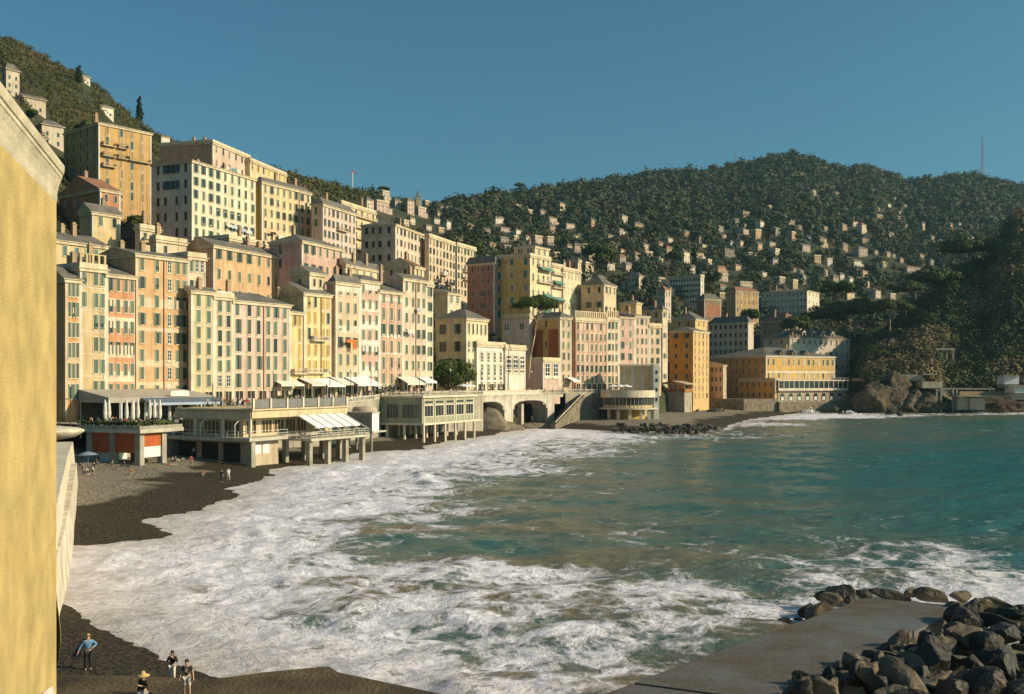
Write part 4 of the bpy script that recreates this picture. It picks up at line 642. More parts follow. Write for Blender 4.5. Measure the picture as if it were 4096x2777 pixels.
ordn = ['', 'second ', 'third ', 'fourth ', 'fifth ', 'sixth ', 'seventh ', 'eighth ', 'ninth ', 'tenth ', 'eleventh ', 'twelfth ', 'thirteenth ', 'fourteenth ', 'fifteenth ', 'sixteenth ', 'seventeenth ', 'eighteenth ', 'nineteenth ', 'twentieth ']
rg = random.Random(5); tries = 0; nadd = 0
while nadd < 85 and tries < 4000:                      # the denser belt of small houses low on the far hill
    tries += 1; px = rg.gauss(rg.choice((2050, 2350, 2650, 2850, 3150, 3450)), 150); py = rg.uniform(900, 1235); w_ = rg.uniform(22, 66); h_ = rg.uniform(16, 38)
    if px < 1820 or px > 3640 or (py > 1180 and px < 2700) or any(abs(px - q[0]) < (w_ + q[2]) * .52 and abs(py - q[1]) < 30 for q in HL): continue
    HL.append((px, py, w_, h_, rg.choice('ccppwbyog'), rg.choice((0, 0, 1, 2, 4)))); nadd += 1
HL.sort()
from collections import Counter
tot = Counter()
keyf = lambda h: (HNAMES[h[4]][0], 'flat-roofed' if h[5] % 4 == 2 else 'gabled' if h[5] % 4 == 1 else 'red-roofed' if h[5] >= 4 else 'grey-roofed', zone(h[0], h[1]))
for h in HL: tot[keyf(h)] += 1
for i, h in enumerate(HL):
    k = keyf(h); cnt[k] = cnt.get(k, 0) + 1; cn, base = HNAMES[h[4]]
    lab = ('%s %s house %s' % k) if tot[k] == 1 else ('%s%s %s house from the left %s' % (('leftmost ' if cnt[k] == 1 else ordn[cnt[k] - 1]), k[0], k[1], k[2]))
    if cnt[k] == 1 and tot[k] > 1: lab = 'leftmost %s %s house %s' % k
    jv = random.uniform(.8, 1.05); jc = [base[0] * jv, base[1] * jv * .97, base[2] * jv]
    o = hill_house(h[0], h[1], h[2], h[3], jc, h[5], lab, random.choice((42, 50, 58, 66)) if h[0] > 1800 else random.uniform(32, 48))
    FREE.append((h[0], h[1], h[2] * .55, h[1] - h[3]))
# bell tower, masts, crane
P = at(1673, 832, 860); b = MB(); s_ = 860 / F
e = empty('bell_tower', P - Vector((0, 0, 6)), .3, 'slender stone bell tower with pointed spire on the saddle', 'bell tower')
b.box(-2.2, 2.2, -2.2, 2.2, 0, 13); b.box(-2.5, 2.5, -2.5, 2.5, 13, 13.5); b.build('shaft', [plaster((.42, .33, .22))], e)
b = MB()
for x in (-1.9, 1.3): 
    for y in (-1.9, 1.3): b.box(x, x + .6, y, y + .6, 13.5, 16)
b.box(-2.3, 2.3, -2.3, 2.3, 16, 16.5); b.build('belfry', [plaster((.42, .33, .22))], e)
b = MB(); b.lathe([(2.1, 16.5), (1.3, 18), (.08, 21.5)], 8); b.build('spire', [m_slate], e)
def mast(px, py0, py1, label, wd):
    P = hill_at(px, py0); 
    X, Y, z = hill_tz(np.array([float(px)]), np.array([1.0])); Y = float(Y[0]); zb = float(z[0]); top = EYE + (HZ - py1) / F * Y; h = top - zb
    e = empty('lattice_mast', (k_(px) * Y, Y, zb - 1), .4, label, 'mast'); h += 1
    b = MB()
    for sx_ in (-1, 1):
        for sy_ in (-1, 1): b.tube((sx_ * wd, sy_ * wd, 0), (sx_ * wd * .25, sy_ * wd * .25, h * .9), .22, .15, 4)
    k = int(h / 4)
    for i in range(k):
        f0 = 1 - .75 * i / k / .9 * .9; f1 = 1 - .75 * (i + 1) / k; z0, z1 = h * .9 * i / k, h * .9 * (i + 1) / k
        for a in range(4):
            c = [(-1, -1), (1, -1), (1, 1), (-1, 1)]; p, q = c[a], c[(a + 1) % 4]
            b.tube((p[0] * wd * f0, p[1] * wd * f0, z0), (q[0] * wd * f1, q[1] * wd * f1, z1), .1, n=4); b.tube((p[0] * wd * f1, p[1] * wd * f1, z1), (q[0] * wd * f1, q[1] * wd * f1, z1), .1, n=4)
    b.build('lattice', [surf('mast_steel', (.2, .2, .2), .5)], e)
    b = MB(); b.tube((0, 0, h * .88), (0, 0, h), .2, .1, 5); b.build('aerial', [surf('mast_steel', (.2, .2, .2), .5)], e)
mast(3930, 720, 530, 'tall lattice radio mast rising from the ridge at far right', 2.2)
mast(2942, 690, 612, 'short lattice pylon on the ridge left of the summit', 1.8)
X, Y, z = hill_tz(np.array([1410.0]), np.array([1.0])); e = empty('tower_crane', (float(X[0]), float(Y[0]), float(z[0]) - 1), .5, 'thin red and white tower crane on the ridge behind the cream blocks', 'crane'); hh = 17 / 1
hh = EYE + (HZ - 690) / F * float(Y[0]) - float(z[0]) + 1
b = MB(); b.box(-.3, .3, -.3, .3, 0, hh); b.build('crane_mast', [surf('crane_white', (.6, .55, .5), .6)], e)
b = MB(); b.tube((0, 0, hh), (-5, 0, hh - 2), .2, .12, 4); b.tube((0, 0, hh), (4, 0, hh), .35, .35, 4); b.tube((0, 0, hh), (0, 0, hh + 3), .3, .15, 4); b.build('jib', [surf('crane_red', (.4, .08, .05), .6)], e)
# ------------------------------------------------------------------ trees
G_DARK, G_MID, G_OLIVE, G_RUST = (.022, .038, .014), (.05, .068, .022), (.075, .08, .03), (.12, .075, .035)
lm_pine = leafmat('pine_needles', (.045, .070, .020), (.095, .115, .030), .25)
lm_round = leafmat('holm_oak_leaves', (.040, .062, .016), (.090, .105, .024), .5)
lm_wood = leafmat('woodland_leaves', (.030, .052, .026), (.075, .085, .036), .075, (.105, .08, .045))
lm_scrub = leafmat('scrub_leaves', (.060, .062, .020), (.11, .105, .034), .06, (.12, .09, .04))
lm_head = leafmat('headland_leaves', (.026, .040, .015), (.105, .110, .036), .075, (.22, .155, .075))
lm_cyp = leafmat('cypress_leaves', (.012, .024, .010), (.028, .042, .016), .4)
def ell_pts(n, rx, ry_, rz, lo=-1, shell=.6):
    v = NR.normal(size=(n, 3)); v /= np.linalg.norm(v, axis=1, keepdims=True); v[:, 2] = np.where(v[:, 2] < lo, -v[:, 2], v[:, 2])
    r = shell + (1 - shell) * NR.random((n, 1)); return v * r * np.array([rx, ry_, rz]), v
def crown(name, clumps, m, per, size, parent, lo=-.5):
    Cs, Ns = [], []
    for (c, rx, ry_, rz) in clumps:
        p, v = ell_pts(per, rx, ry_, rz, lo); Cs.append(p + np.array(c)); Ns.append(v + NR.normal(size=v.shape) * .38)
    C = np.concatenate(Cs); N = np.concatenate(Ns); S = size * NR.uniform(.6, 1.3, len(C))
    return link(name, quads_mesh(name, C, N, S, m), parent)
def pine(P, H, Rr, label, lean=(0, 0), bark=None, thick=.28, dens=1.0, group=None, mt=None):
    e = empty('umbrella_pine', P, 0, label, 'pine tree', group); bark = bark or m_barkpale
    top = H; th = Rr * .5; zc = H - th * .75
    b = MB(); kx, ky = lean
    pts = [(0, 0, -1.5), (kx * .25 + .1, ky * .2, zc * .3), (kx * .75, ky * .6, zc * .62), (kx * .95, ky * .9, zc * .86)]
    b.path(pts, [thick * 1.3, thick, thick * .85, thick * .7], 7)
    for i in range(7):
        a = i * 2.4 + .3; r = Rr * random.uniform(.4, .75); q = Vector(pts[-1]); mid = q + Vector((math.cos(a) * r * .45, math.sin(a) * r * .45, (zc - q.z) * .7)); en = Vector((kx + math.cos(a) * r, ky + math.sin(a) * r, zc + th * .1))
        b.path([q - Vector((0, 0, random.uniform(0, zc * .12))), mid, en], [thick * .5, thick * .36, thick * .16], 5)
    b.build('trunk', [bark], e, smooth=True)
    cl = []
    for i in range(30):
        a = random.uniform(0, 6.28); r = Rr * math.sqrt(random.random()) * .82; s = random.uniform(.26, .40) * Rr
        cl.append(((kx + r * math.cos(a), ky + r * math.sin(a), zc + th * .8 * (1 - (r / Rr) ** 2) * random.uniform(.5, 1.15)), s, s, s * .58))
    crown('crown', cl, mt or lm_pine, int(150 * dens), Rr * .036 / math.sqrt(dens), e, -.35)
    return e
def round_tree(P, rx, rz, trunk, label, name='round_tree', m=None, per=330, size=.26, cat='tree', group=None, n=26):
    e = empty(name, P, 0, label, cat, group); b = MB(); z = trunk + rz
    b.path([(0, 0, -1), (.1, 0, trunk * .6), (0, .1, trunk + rz * .6)], [.45, .36, .2], 7)
    for i in range(6): a = i * 1.05; b.tube((0, 0, trunk * .8), (rx * .6 * math.cos(a), rx * .6 * math.sin(a), trunk + rz * .9), .2, .07, 5)
    b.build('trunk', [m_bark], e, smooth=True)
    cl = []
    for i in range(n):
        v = NR.normal(size=3); v /= np.linalg.norm(v); v[2] = abs(v[2]) if v[2] < -.55 else v[2]; q = random.uniform(.55, .72)
        s = random.uniform(.32, .46); cl.append(((v[0] * rx * q, v[1] * rx * q, z + v[2] * rz * q), rx * s, rx * s, rz * s))
    crown('crown', cl, m or lm_round, per, size, e, -.9); return e
def cypress(P, H, r, label, group=None):
    e = empty('cypress', P, 0, label, 'cypress', group); b = MB(); b.tube((0, 0, -1), (0, 0, H * .5), .25, .1, 6); b.build('trunk', [m_bark], e)
    cl = []
    for i in range(16):
        t = i / 15; rr = r * (1.0 - .85 * max(0, t - .3) / .7) * (.7 + .6 * min(1, t * 4)) * .62
        cl.append(((random.uniform(-.2, .2) * r, random.uniform(-.2, .2) * r, H * (.06 + .86 * t)), rr, rr, H * .085))
    crown('crown', cl, lm_cyp, 90, H * .022, e, -1); return e
# the big umbrella pine above the bridge and the round tree by the white house
P = at(2113, 1456, 290); P.z -= 3
UP = pine(P, EYE + (HZ - 1203) / F * 290 - P.z, 103 / F * 290 * .97, 'big umbrella pine with a long bent bare trunk in front of the yellow block', lean=(2.6, 0), thick=.25, dens=3.2)
P = at(1792, 1556, 268); P.z = 10.4
RT = round_tree(P, 118 / F * 268, 4.1, 1.5, 'dense round green tree on the terrace beside the white arched house', per=420, size=.2)
# headland pines: (column of crown centre, top row, crown half width, depth, trunk base row)
for i, (px, tp, hw, Y, bz, lab) in enumerate([(3350,1145,75,575,1285,'dark round-headed pine lowest on the left of the headland'),(3420,1215,120,560,1345,'broad dark pine with forked trunk just right of the white dormered villa'),(3560,1215,85,505,1330,'flat-topped pine with pale leaning trunks right of the broad dark pine'),(3625,1140,80,520,1275,'pine with fine straight trunk in the middle of the headland'),(3745,1090,120,540,1260,'wide spreading pine with a bare kinked trunk above the ivy cliff'),(3860,970,110,552,1120,'high left pine of the pair near the dark rock top'),(3945,968,105,550,1115,'high right pine of the pair with a pale forked trunk'),(3525,1405,34,470,1480,'small low pine on the cliff terrace wall'),(3280,1250,100,585,1400,'black pine mass behind the dormered villa roof')]):
    P = at(px, bz, Y); H = EYE + (HZ - tp) / F * Y - P.z; pine(P, H, hw / F * Y, lab, lean=(random.uniform(-1, 1), 0), thick=.3, dens=2.0, mt=leafmat('dark_pine_needles', (.050, .072, .020), (.095, .105, .028), .25))
for px, py, hp, rp, lab in [(557, 478, 105, 20, 'tall lone cypress on the left skyline above the ochre block'), (315, 332, 72, 26, 'broad dark cypress beside the tiny white chapel on the left ridge'), (1488, 785, 36, 7, 'small cypress on the skyline left of the umbrella pine villa'), (2778, 1085, 95, 14, 'dark cypress in the far town beside the round white house'), (1450, 775, 30, 8, 'short cypress among trees at the left of the saddle')]:
    P = hill_at(px, py); cypress(P, hp * P.y / F, rp * P.y / F, lab)
for px, tp, hw, bp_, lab in [(1533, 750, 26, 800, 'umbrella pine over the cream villa on the saddle skyline'), (2078, 736, 22, 778, 'lone umbrella pine standing clear on the far ridge'), (2462, 706, 26, 735, 'wide pine crown on the ridge left of the summit'), (2590, 690, 28, 720, 'second wide pine crown nearer the summit')]:
    X, Y, z = hill_tz(np.array([float(px)]), np.array([.985])); P = Vector((float(X[0]), float(Y[0]), float(z[0]))); H = EYE + (HZ - tp) / F * P.y - P.z; pine(P, max(H, 8), hw / F * P.y, lab, bark=m_bark, thick=.35, dens=.6)
for px, py, rx, lab in [(375, 560, 55, 'dark round tree behind the roof of the ochre block'), (543, 905, 52, 'olive bush mass in the gap left of the tall white block'), (130, 480, 30, 'round bush in front of the cream houses at the left edge'), (2392, 1085, 75, 'broad dark tree above the tan hipped house'), (2700, 1062, 40, 'dark round tree left of the far cypress'), (3180, 1320, 60, 'round dark tree beside the wide brown villa'), (2905, 1385, 70, 'spreading dark tree above the hotel wing'), (3370, 1170, 48, 'black round tree at the headland foot of the far town'), (3000, 1270, 40, 'dark bushy tree in front of the tall tan block')]:
    if px > 2890: P = at(px, py, 500); P.z -= 3
    elif px == 543: P = at(px, py, 250); P.z -= 2
    else: P = hill_at(px, py)
    r = rx * P.y / F; round_tree(P, r, r * .62, r * .2, lab, per=150, size=r * .06, n=18, name='broadleaf_tree')
TREEM = {}
for i in range(95):                                     # single crowns standing out among the hillside houses
    px = random.uniform(1850, 3650); py = random.uniform(880, 1200)
    if any(abs(px - q[0]) < q[2] * .7 and -60 < py - q[1] < 40 for q in HL): continue
    P = hill_at(px, py); kind = random.choice('rrrpc'); k = (kind, i % 4)
    if k not in TREEM:
        TREEM[k] = round_tree((0, 0, 0), 5, 3.6, 1.5, 'dark round tree among the hillside houses', per=70, size=.5, n=14, name='hillside_tree', m=lm_wood) if kind == 'r' else pine((0, 0, 0), 11, 6.5, 'umbrella pine among the hillside houses', bark=m_bark, dens=.45) if kind == 'p' else cypress((0, 0, 0), 13, 1.9, 'cypress among the hillside houses')
        o = TREEM[k]; o['group'] = {'r': 'round trees', 'p': 'umbrella pines', 'c': 'cypresses'}[kind] + ' among the hillside houses'
    else:
        s = TREEM[k]; o = s.copy(); COL.objects.link(o)
        for ch in list(s.children): c = ch.copy(); COL.objects.link(c); c.parent = o
    f = random.uniform(.7, 1.35); o.location = P - Vector((0, 0, .6)); o.rotation_euler = (0, 0, random.uniform(0, 6)); o.scale = (f, f, f)
for i in range(26):                                     # dry stone terrace walls between the houses
    px = random.uniform(1900, 3600); py = random.uniform(900, 1190); P = hill_at(px, py); Lw = random.uniform(14, 45); b = MB(); n = 6; pts = []
    for k in range(n + 1): x = P.x - Lw / 2 + Lw * k / n; pts.append(Vector((x, P.y, hill_z(x, P.y))))
    for p, q in zip(pts, pts[1:]): b.poly([(p.x, p.y, p.z - 2), (q.x, q.y, q.z - 2), (q.x, q.y, q.z + 1.7), (p.x, p.y, p.z + 1.7)]); b.poly([(p.x, p.y, p.z + 1.7), (q.x, q.y, q.z + 1.7), (q.x, q.y + 2.5, q.z + 1.7), (p.x, p.y + 2.5, p.z + 1.7)])
    o = b.build('terrace_wall', [surf('pale_dry_stone', (.36, .31, .22), .95, .4, .8)]); tag(o, 'low pale stone terrace wall between the hillside houses', 'wall', 'terrace walls on the far hill')
# tree mass on the slopes
def scatter(n, pxr, tr, dens=None):
    px = NR.uniform(*pxr, n); t = NR.uniform(0, 1, n) ** .72 * (tr[1] - tr[0]) + tr[0]
    X, Y, z = hill_tz(px, t); py = HZ - (z - EYE) * F / Y; ok = np.ones(n, bool)
    for (hx, hy, hw, ht_) in FREE: ok &= ~((np.abs(px - hx) < hw + 9) & (py < hy + np.where(px < 1790, 70, 24)) & (py > hy - 8)) 
    ok &= ~((np.abs(px - 1673) < 30) & (py < 900))
    if dens is not None: ok &= NR.random(n) < dens(px, py, X, Y)
    return px[ok], X[ok], Y[ok], z[ok]
def mass(name, X, Y, Z, rad, hgt, per, leaf, m, label):
    n = len(X); v = NR.normal(size=(n, per, 3)); v /= np.linalg.norm(v, axis=2, keepdims=True); v[:, :, 2] = np.abs(v[:, :, 2]) * 1.0 - .25 * (NR.random((n, per)) < .3)
    q = .7 + .35 * NR.random((n, per, 1)); lob = 1 + .3 * np.sin(v[:, :, :1] * 5 + NR.uniform(0, 6, (n, 1, 1))) * np.sin(v[:, :, 1:2] * 4 + NR.uniform(0, 6, (n, 1, 1)))
    p = v * q * lob * np.stack([rad, rad, hgt], 1)[:, None, :] + np.stack([X, Y, Z + hgt * .15], 1)[:, None, :]
    N = v + NR.normal(size=v.shape) * .28; S = (leaf * rad * np.clip(.4 + Y / 1500, .62, 1))[:, None] * NR.uniform(.6, 1.3, (n, per))
    o = link(name, quads_mesh(name, p.reshape(-1, 3), N.reshape(-1, 3), S.reshape(-1), m)); tag(o, label, name.replace('_', ' '), kind='stuff'); return o
def dfar(px, py, X, Y):
    d = np.where(py < 900, 1.0, np.where(py < 1060, .9, .8)); return d * (fbm(X / 45, Y / 45, 3) > np.where(py < 900, .2, .28)) 
px, X, Y, Z = scatter(21000, (1480, 4300), (.03, 1.0), dfar); rr = 2.2 + 6.5 * NR.random(len(X)) ** 2.2 * np.clip(Y / 1000, .7, 1.15) * np.where((px > 1430) & (px < 1800), .62, 1)
bx2 = scatter(12000, (1700, 3900), (.04, .62)); X = np.append(X, bx2[1]); Y = np.append(Y, bx2[2]); Z = np.append(Z, bx2[3]); rr = np.append(rr, NR.uniform(.8, 2.2, len(bx2[1])))
mass('woodland', X, Y, Z, rr, rr * NR.uniform(.8, 1.5, len(X)), 72, .145, lm_wood, 'dense mixed wood covering the far hill and its ridge')
px, X, Y, Z = scatter(5200, (-300, 1480), (.18, 1.0)); rr = NR.uniform(.9, 2.4, len(X)) * np.where(px > 900, 1.8, 1)
mass('scrub', X, Y, Z, rr, rr * NR.uniform(.6, 1.2, len(X)), 60, .15, lm_scrub, 'olive scrub and bushes covering the left slope')
n = 10500; pxh = NR.uniform(3080, 4350, n); th = NR.uniform(.075, 1, n); X, Y, Z = head_tz(pxh, th); keep = fbm(X / 9, Y / 9 + Z / 7, 3) > .33; X, Y, Z = X[keep], Y[keep], Z[keep]; rr = .9 + 3.4 * NR.random(len(X)) ** 1.6
mass('undergrowth', X, Y, Z, rr, rr * NR.uniform(.7, 1.3, len(X)), 60, .14, lm_head, 'dark tangled undergrowth and ivy over the headland')
# ------------------------------------------------------------------ near yellow wall with curved cornice at the left edge
mw = surf('ochre_render', (.51, .365, .145), .95, .24, 2.2, .12, .25, bscale=30)
mwt = surf('pale_cornice_render', (.56, .48, .34), .9, .22, 3.0, .1, .2, bscale=20)
c0 = Vector((k_(237) * 12, 12, 0)); dr = Vector((-.274, .962, 0)).normalized() * -1  # towards the viewer
wall_n = Vector((.962, .274, 0)).normalized()
NE = empty('corner_building', (c0.x, c0.y, -1), 0, 'yellow rendered corner wall with a curved pale cornice, close at the left', 'building')
def prof(px_off): pass
def rounded(r, off, seg=8):                             # outline of the corner: along the side wall, round the corner, then away to the left
    o = []
    cen = Vector((0, 0, 0)) - wall_n * r + dr * r
    a_s = math.atan2(wall_n.y, wall_n.x); 
    pts = [wall_n * off + dr * 14]
    for i in range(seg + 1):
        a = a_s + (math.pi / 2 + .0) * i / seg; pts.append(cen + Vector((math.cos(a), math.sin(a), 0)) * (r + off))
    d2 = Vector((-wall_n.x, -wall_n.y, 0)); pts.append(pts[-1] + d2 * 8); pts.append(pts[-1] + dr * 14)
    return pts
b = MB(); po = rounded(.22, 0); z1 = EYE + 2.2 + 1
b.prism([(p.x, p.y) for p in po], 0, z1); b.build('wall', [mw], NE)
steps = [(0.0, 2.12), (.008, 2.16), (.012, 2.24), (.03, 2.33), (.055, 2.40), (.065, 2.41), (.065, 2.45), (.08, 2.46), (.088, 2.51), (.09, 2.56), (.03, 2.6)]
b = MB(); rings = [[(p.x, p.y, EYE + 1 + z) for p in rounded(.22, o)] for o, z in steps]
for r0, r1 in zip(rings, rings[1:]):
    for i in range(len(r0) - 1): b.poly([r0[i], r0[i + 1], r1[i + 1], r1[i]], 0)
b.poly(rings[-1]); b.build('cornice', [mwt], NE)
b = MB(); zb = EYE + 1 - 3.05                            # chamfer stop swelling out low on the corner
pr = [(-.01, zb + .55), (.02, zb + .35), (.045, zb + .12), (.05, zb - .05), (.03, zb - .22), (-.01, zb - .4)]
rg = [[(p.x, p.y, z) for p in rounded(.22, o, 8)[1:8]] for o, z in pr]
for r0, r1 in zip(rg, rg[1:]):
    for i in range(len(r0) - 1): b.poly([r1[i], r1[i + 1], r0[i + 1], r0[i]], 0)
b.build('corner_stop', [mw], NE)
b = MB(); q = [(wall_n * .012 + dr * (.25 + x)) for x in (0, .3, .9, 1.2, 1.3, 1.2)]; zz = [zb - .75, zb - .45, zb - .35, zb - .6, zb - 1.4, zb - 3]
b.poly([(p.x, p.y, z) for p, z in zip(q, zz)] + [(q[0].x, q[0].y, zb - 3)]); b.build('bare_patch', [surf('bare_render', (.62, .53, .44), .95, .2, 2.0)], NE)
# ------------------------------------------------------------------ sea wall below it
m_sw = surf('weathered_sea_wall', (.64, .54, .41), .95, .35, .5, .35, .5)
e = empty('sea_wall', (0, 0, 0), 0, 'pale weathered sea wall sloping down to the beach beside the yellow corner', 'wall')
A0, A1 = gnd(240, 2345, 0), Vector((k_(352) * 112, 112, 0)); A0 = Vector((-27.0, 60, 0))
def wallstrip(b, pts, z0, zt, th, bat=0.0, m=0):
    for (p, q, za, zb_) in zip(pts, pts[1:], zt, zt[1:]):
        d = (q - p).normalized(); n = Vector((d.y, -d.x, 0)); i = p - n * th; j = q - n * th; o0 = p + n * bat; o1 = q + n * bat
        b.poly([(o0.x, o0.y, z0), (o1.x, o1.y, z0), (q.x, q.y, zb_), (p.x, p.y, za)], m); b.poly([(p.x, p.y, za), (q.x, q.y, zb_), (j.x, j.y, zb_), (i.x, i.y, za)], m)
        b.poly([(j.x, j.y, z0), (i.x, i.y, z0), (i.x, i.y, za), (j.x, j.y, zb_)], m); b.poly([(o1.x, o1.y, z0), (j.x, j.y, z0), (j.x, j.y, zb_), (q.x, q.y, zb_)], m)
b = MB(); wallstrip(b, [Vector((k_(215) * 58, 58, 0)), Vector((k_(258) * 71, 71, 0)), Vector((k_(288) * 92, 92, 0)), Vector((k_(306) * 120, 120, 0))], -1, [3.2, 3.4, 3.8, 4.2], 2.0, .35); b.build('lower_wall', [m_sw], e)
b = MB(); wallstrip(b, [Vector((k_(200) * 58, 58, 0)), Vector((k_(238) * 76, 76, 0)), Vector((k_(272) * 112, 112, 0)), Vector((k_(292) * 136, 136, 0))], -1, [5.2, 5.6, 5.8, 5.8], 8, .6); b.build('upper_wall', [surf('pale_ramp', (.64, .55, .42), .95, .25, .6, .2, .3)], e)
b = MB(); b.lathe([(0.1, 5.9), (2.2, 6.3), (3.3, 7.0), (3.4, 7.3), (2.6, 7.6), (0.05, 7.9)], 16, c=(k_(232) * 138, 138)); b.build('rounded_parapet', [surf('pale_ramp', (.64, .55, .42), .95, .25, .6, .2, .3)], e, smooth=True)
for i, (px, y0) in enumerate([(238, 1596), (282, 1600), (322, 1600)]):
    P = at(px, 1752, 142); b = MB(); b.tube((0, 0, 0), (0, 0, 5.6), .07, n=6); b.box(-.12, .12, -.12, .12, 0, .15); b.tube((0, 0, 5.55), (1.4, .1, 5.55), .05, n=5)
    o = b.build('fence_pole', [m_metal], loc=P); tag(o, '%s of three thin dark court poles above the rounded wall top' % ('leftmost', 'middle', 'rightmost')[i], 'pole', 'court poles by the sea wall')
# ------------------------------------------------------------------ promenade strip along the row
UV = Vector((.5545, .8322, 0)); NS = Vector((.8322, -.5545, 0))
def rowp(px): Y = rowY(px) if px <= 2240 else rowR(px); return Vector((k_(px) * Y, Y, 0))
pz = lambda px: float(np.interp(px, [0, 700, 745, 1000, 1300, 1450, 2700], [6.9, 6.9, 9.0, 9.2, 9.9, 10.4, 10.4]))
m_pave = surf('promenade_paving', (.34, .29, .22), .9, .25, .5)
m_rw = surf('retaining_wall', (.40, .34, .26), .95, .35, .3, .35, .5)
pxs = [150, 230, 330, 450, 560, 680, 735, 750, 850, 1000, 1150, 1300, 1450, 1600, 1750, 1850, 1905, 2000, 2120, 2240, 2300, 2400, 2500, 2590]
wid = lambda px: float(np.interp(px, [0, 700, 735, 750, 1000, 1300, 1380, 1450, 1850, 1905, 2240, 2648], [24, 24, 24, 22, 21, 15, 10, 8, 7, 2.0, 2.0, 3]))
b = MB(); outer = []
for px in pxs: p = rowp(px); outer.append(p + NS * wid(px))
for i in range(len(pxs) - 1):
    p, q, o, r = rowp(pxs[i]) - NS * 14, rowp(pxs[i + 1]) - NS * 14, outer[i], outer[i + 1]; za, zb_ = pz(pxs[i]), pz(pxs[i + 1])
    b.poly([(p.x, p.y, za), (o.x, o.y, za), (r.x, r.y, zb_), (q.x, q.y, zb_)], 0)
o = b.build('promenade', [m_pave]); tag(o, 'paved promenade running in front of the tall house row', 'promenade', kind='structure')
b = MB()
for i in range(len(pxs) - 1):
    if 1905 <= pxs[i] < 2240: continue
    o, r = outer[i], outer[i + 1]; za, zb_ = pz(pxs[i]), pz(pxs[i + 1]); b.poly([(o.x, o.y, -1), (r.x, r.y, -1), (r.x, r.y, zb_ + .02), (o.x, o.y, za + .02)])
    n = NS * .3; b.poly([(o.x, o.y, za + .02), (r.x, r.y, zb_ + .02), ((r - n).x, (r - n).y, zb_ + .02), ((o - n).x, (o - n).y, za + .02)])
o = b.build('retaining_wall', [m_rw]); tag(o, 'tall weathered retaining wall holding up the promenade', 'wall')
b = MB(); nb = 0                                        # balustrade on its edge
for i in range(6, len(pxs) - 1):
    o, r = outer[i], outer[i + 1]; za, zb_ = pz(pxs[i]), pz(pxs[i + 1]); n = int((r - o).length / .45)
    b.tube((o.x, o.y, za + 1.0), (r.x, r.y, zb_ + 1.0), .11, n=6); b.tube((o.x, o.y, za + .12), (r.x, r.y, zb_ + .12), .1, n=6)
    for k in range(n): t = k / n; p = o.lerp(r, t); z = za + (zb_ - za) * t; b.tube((p.x, p.y, z + .1), (p.x, p.y, z + 1.0), .085, n=5)
o = b.build('balustrade', [surf('balustrade_stone', (.60, .52, .40), .9)]); tag(o, 'pale stone balustrade along the promenade edge', 'balustrade')
# ------------------------------------------------------------------ arched bridge
BR0, BR1 = at(1903, 1560, 273), at(2318, 1560, 327); ub = (BR1 - BR0); ub.z = 0; LB = ub.length; ab = math.atan2(ub.y, ub.x)
e = empty('arched_bridge', (BR0.x, BR0.y, 0), ab, 'pale promenade bridge with two wide arches over the beach', 'bridge')
def bx_(px): k = k_(px); u = ub.normalized(); return (k * BR0.y - BR0.x) / (u.x - k * u.y)
m_br = surf('bridge_render', (.58, .50, .40), .95, .25, .4, .35, .3)
zt_, zd = 10.3, 9.2
b = MB(); b.box(0, LB, 0, 5.5, zd, zt_); b.box(-.5, LB, -.25, 0, zt_ - .35, zt_); b.build('deck', [m_br], e)
b = MB(); b.box(0, LB, .0, .3, zt_, zt_ + .9); b.box(0, LB, -.1, .4, zt_ + .9, zt_ + 1.05); b.build('parapet', [surf('balustrade_stone', (.60, .52, .40), .9)], e)
arches = [(bx_(1890), bx_(2019), 5.9), (bx_(2053), bx_(2191), 5.9)]
for (xa, xb, zs) in [(bx_(2019), bx_(2053), 0), (bx_(2191), bx_(2218), 0)]:
    q = MB(); q.box(xa, xb, .05, 5.4, -1, zd); q.build('pier', [m_br], e)
b = MB()
for xa, xb, zs in arches:
    n = 24; xm, hw = (xa + xb) / 2, (xb - xa) / 2; prev = None
    for i in range(n + 1):
        x = xa + (xb - xa) * i / n; s = abs((x - xm) / hw); z = zs + 2.5 * max(0, 1 - s ** 3.2) ** .5
        if prev: b.box(prev[0], x, .1, 5.3, min(z, prev[1]), zd)
        prev = (x, z)
b.build('arch', [m_br], e)
q = MB(); xi = bx_(2118); q.prism([(xi - .5, 2.5), (xi + .9, 2.5), (xi + .9, 4), (xi - .5, 4)], -1, 7.6); q.build('inner_pillar', [m_br], e)
b = MB(); b.box(-3, LB + 4, 8.5, 9.5, -1, zd); b.build('back_wall', [m_stone], e)
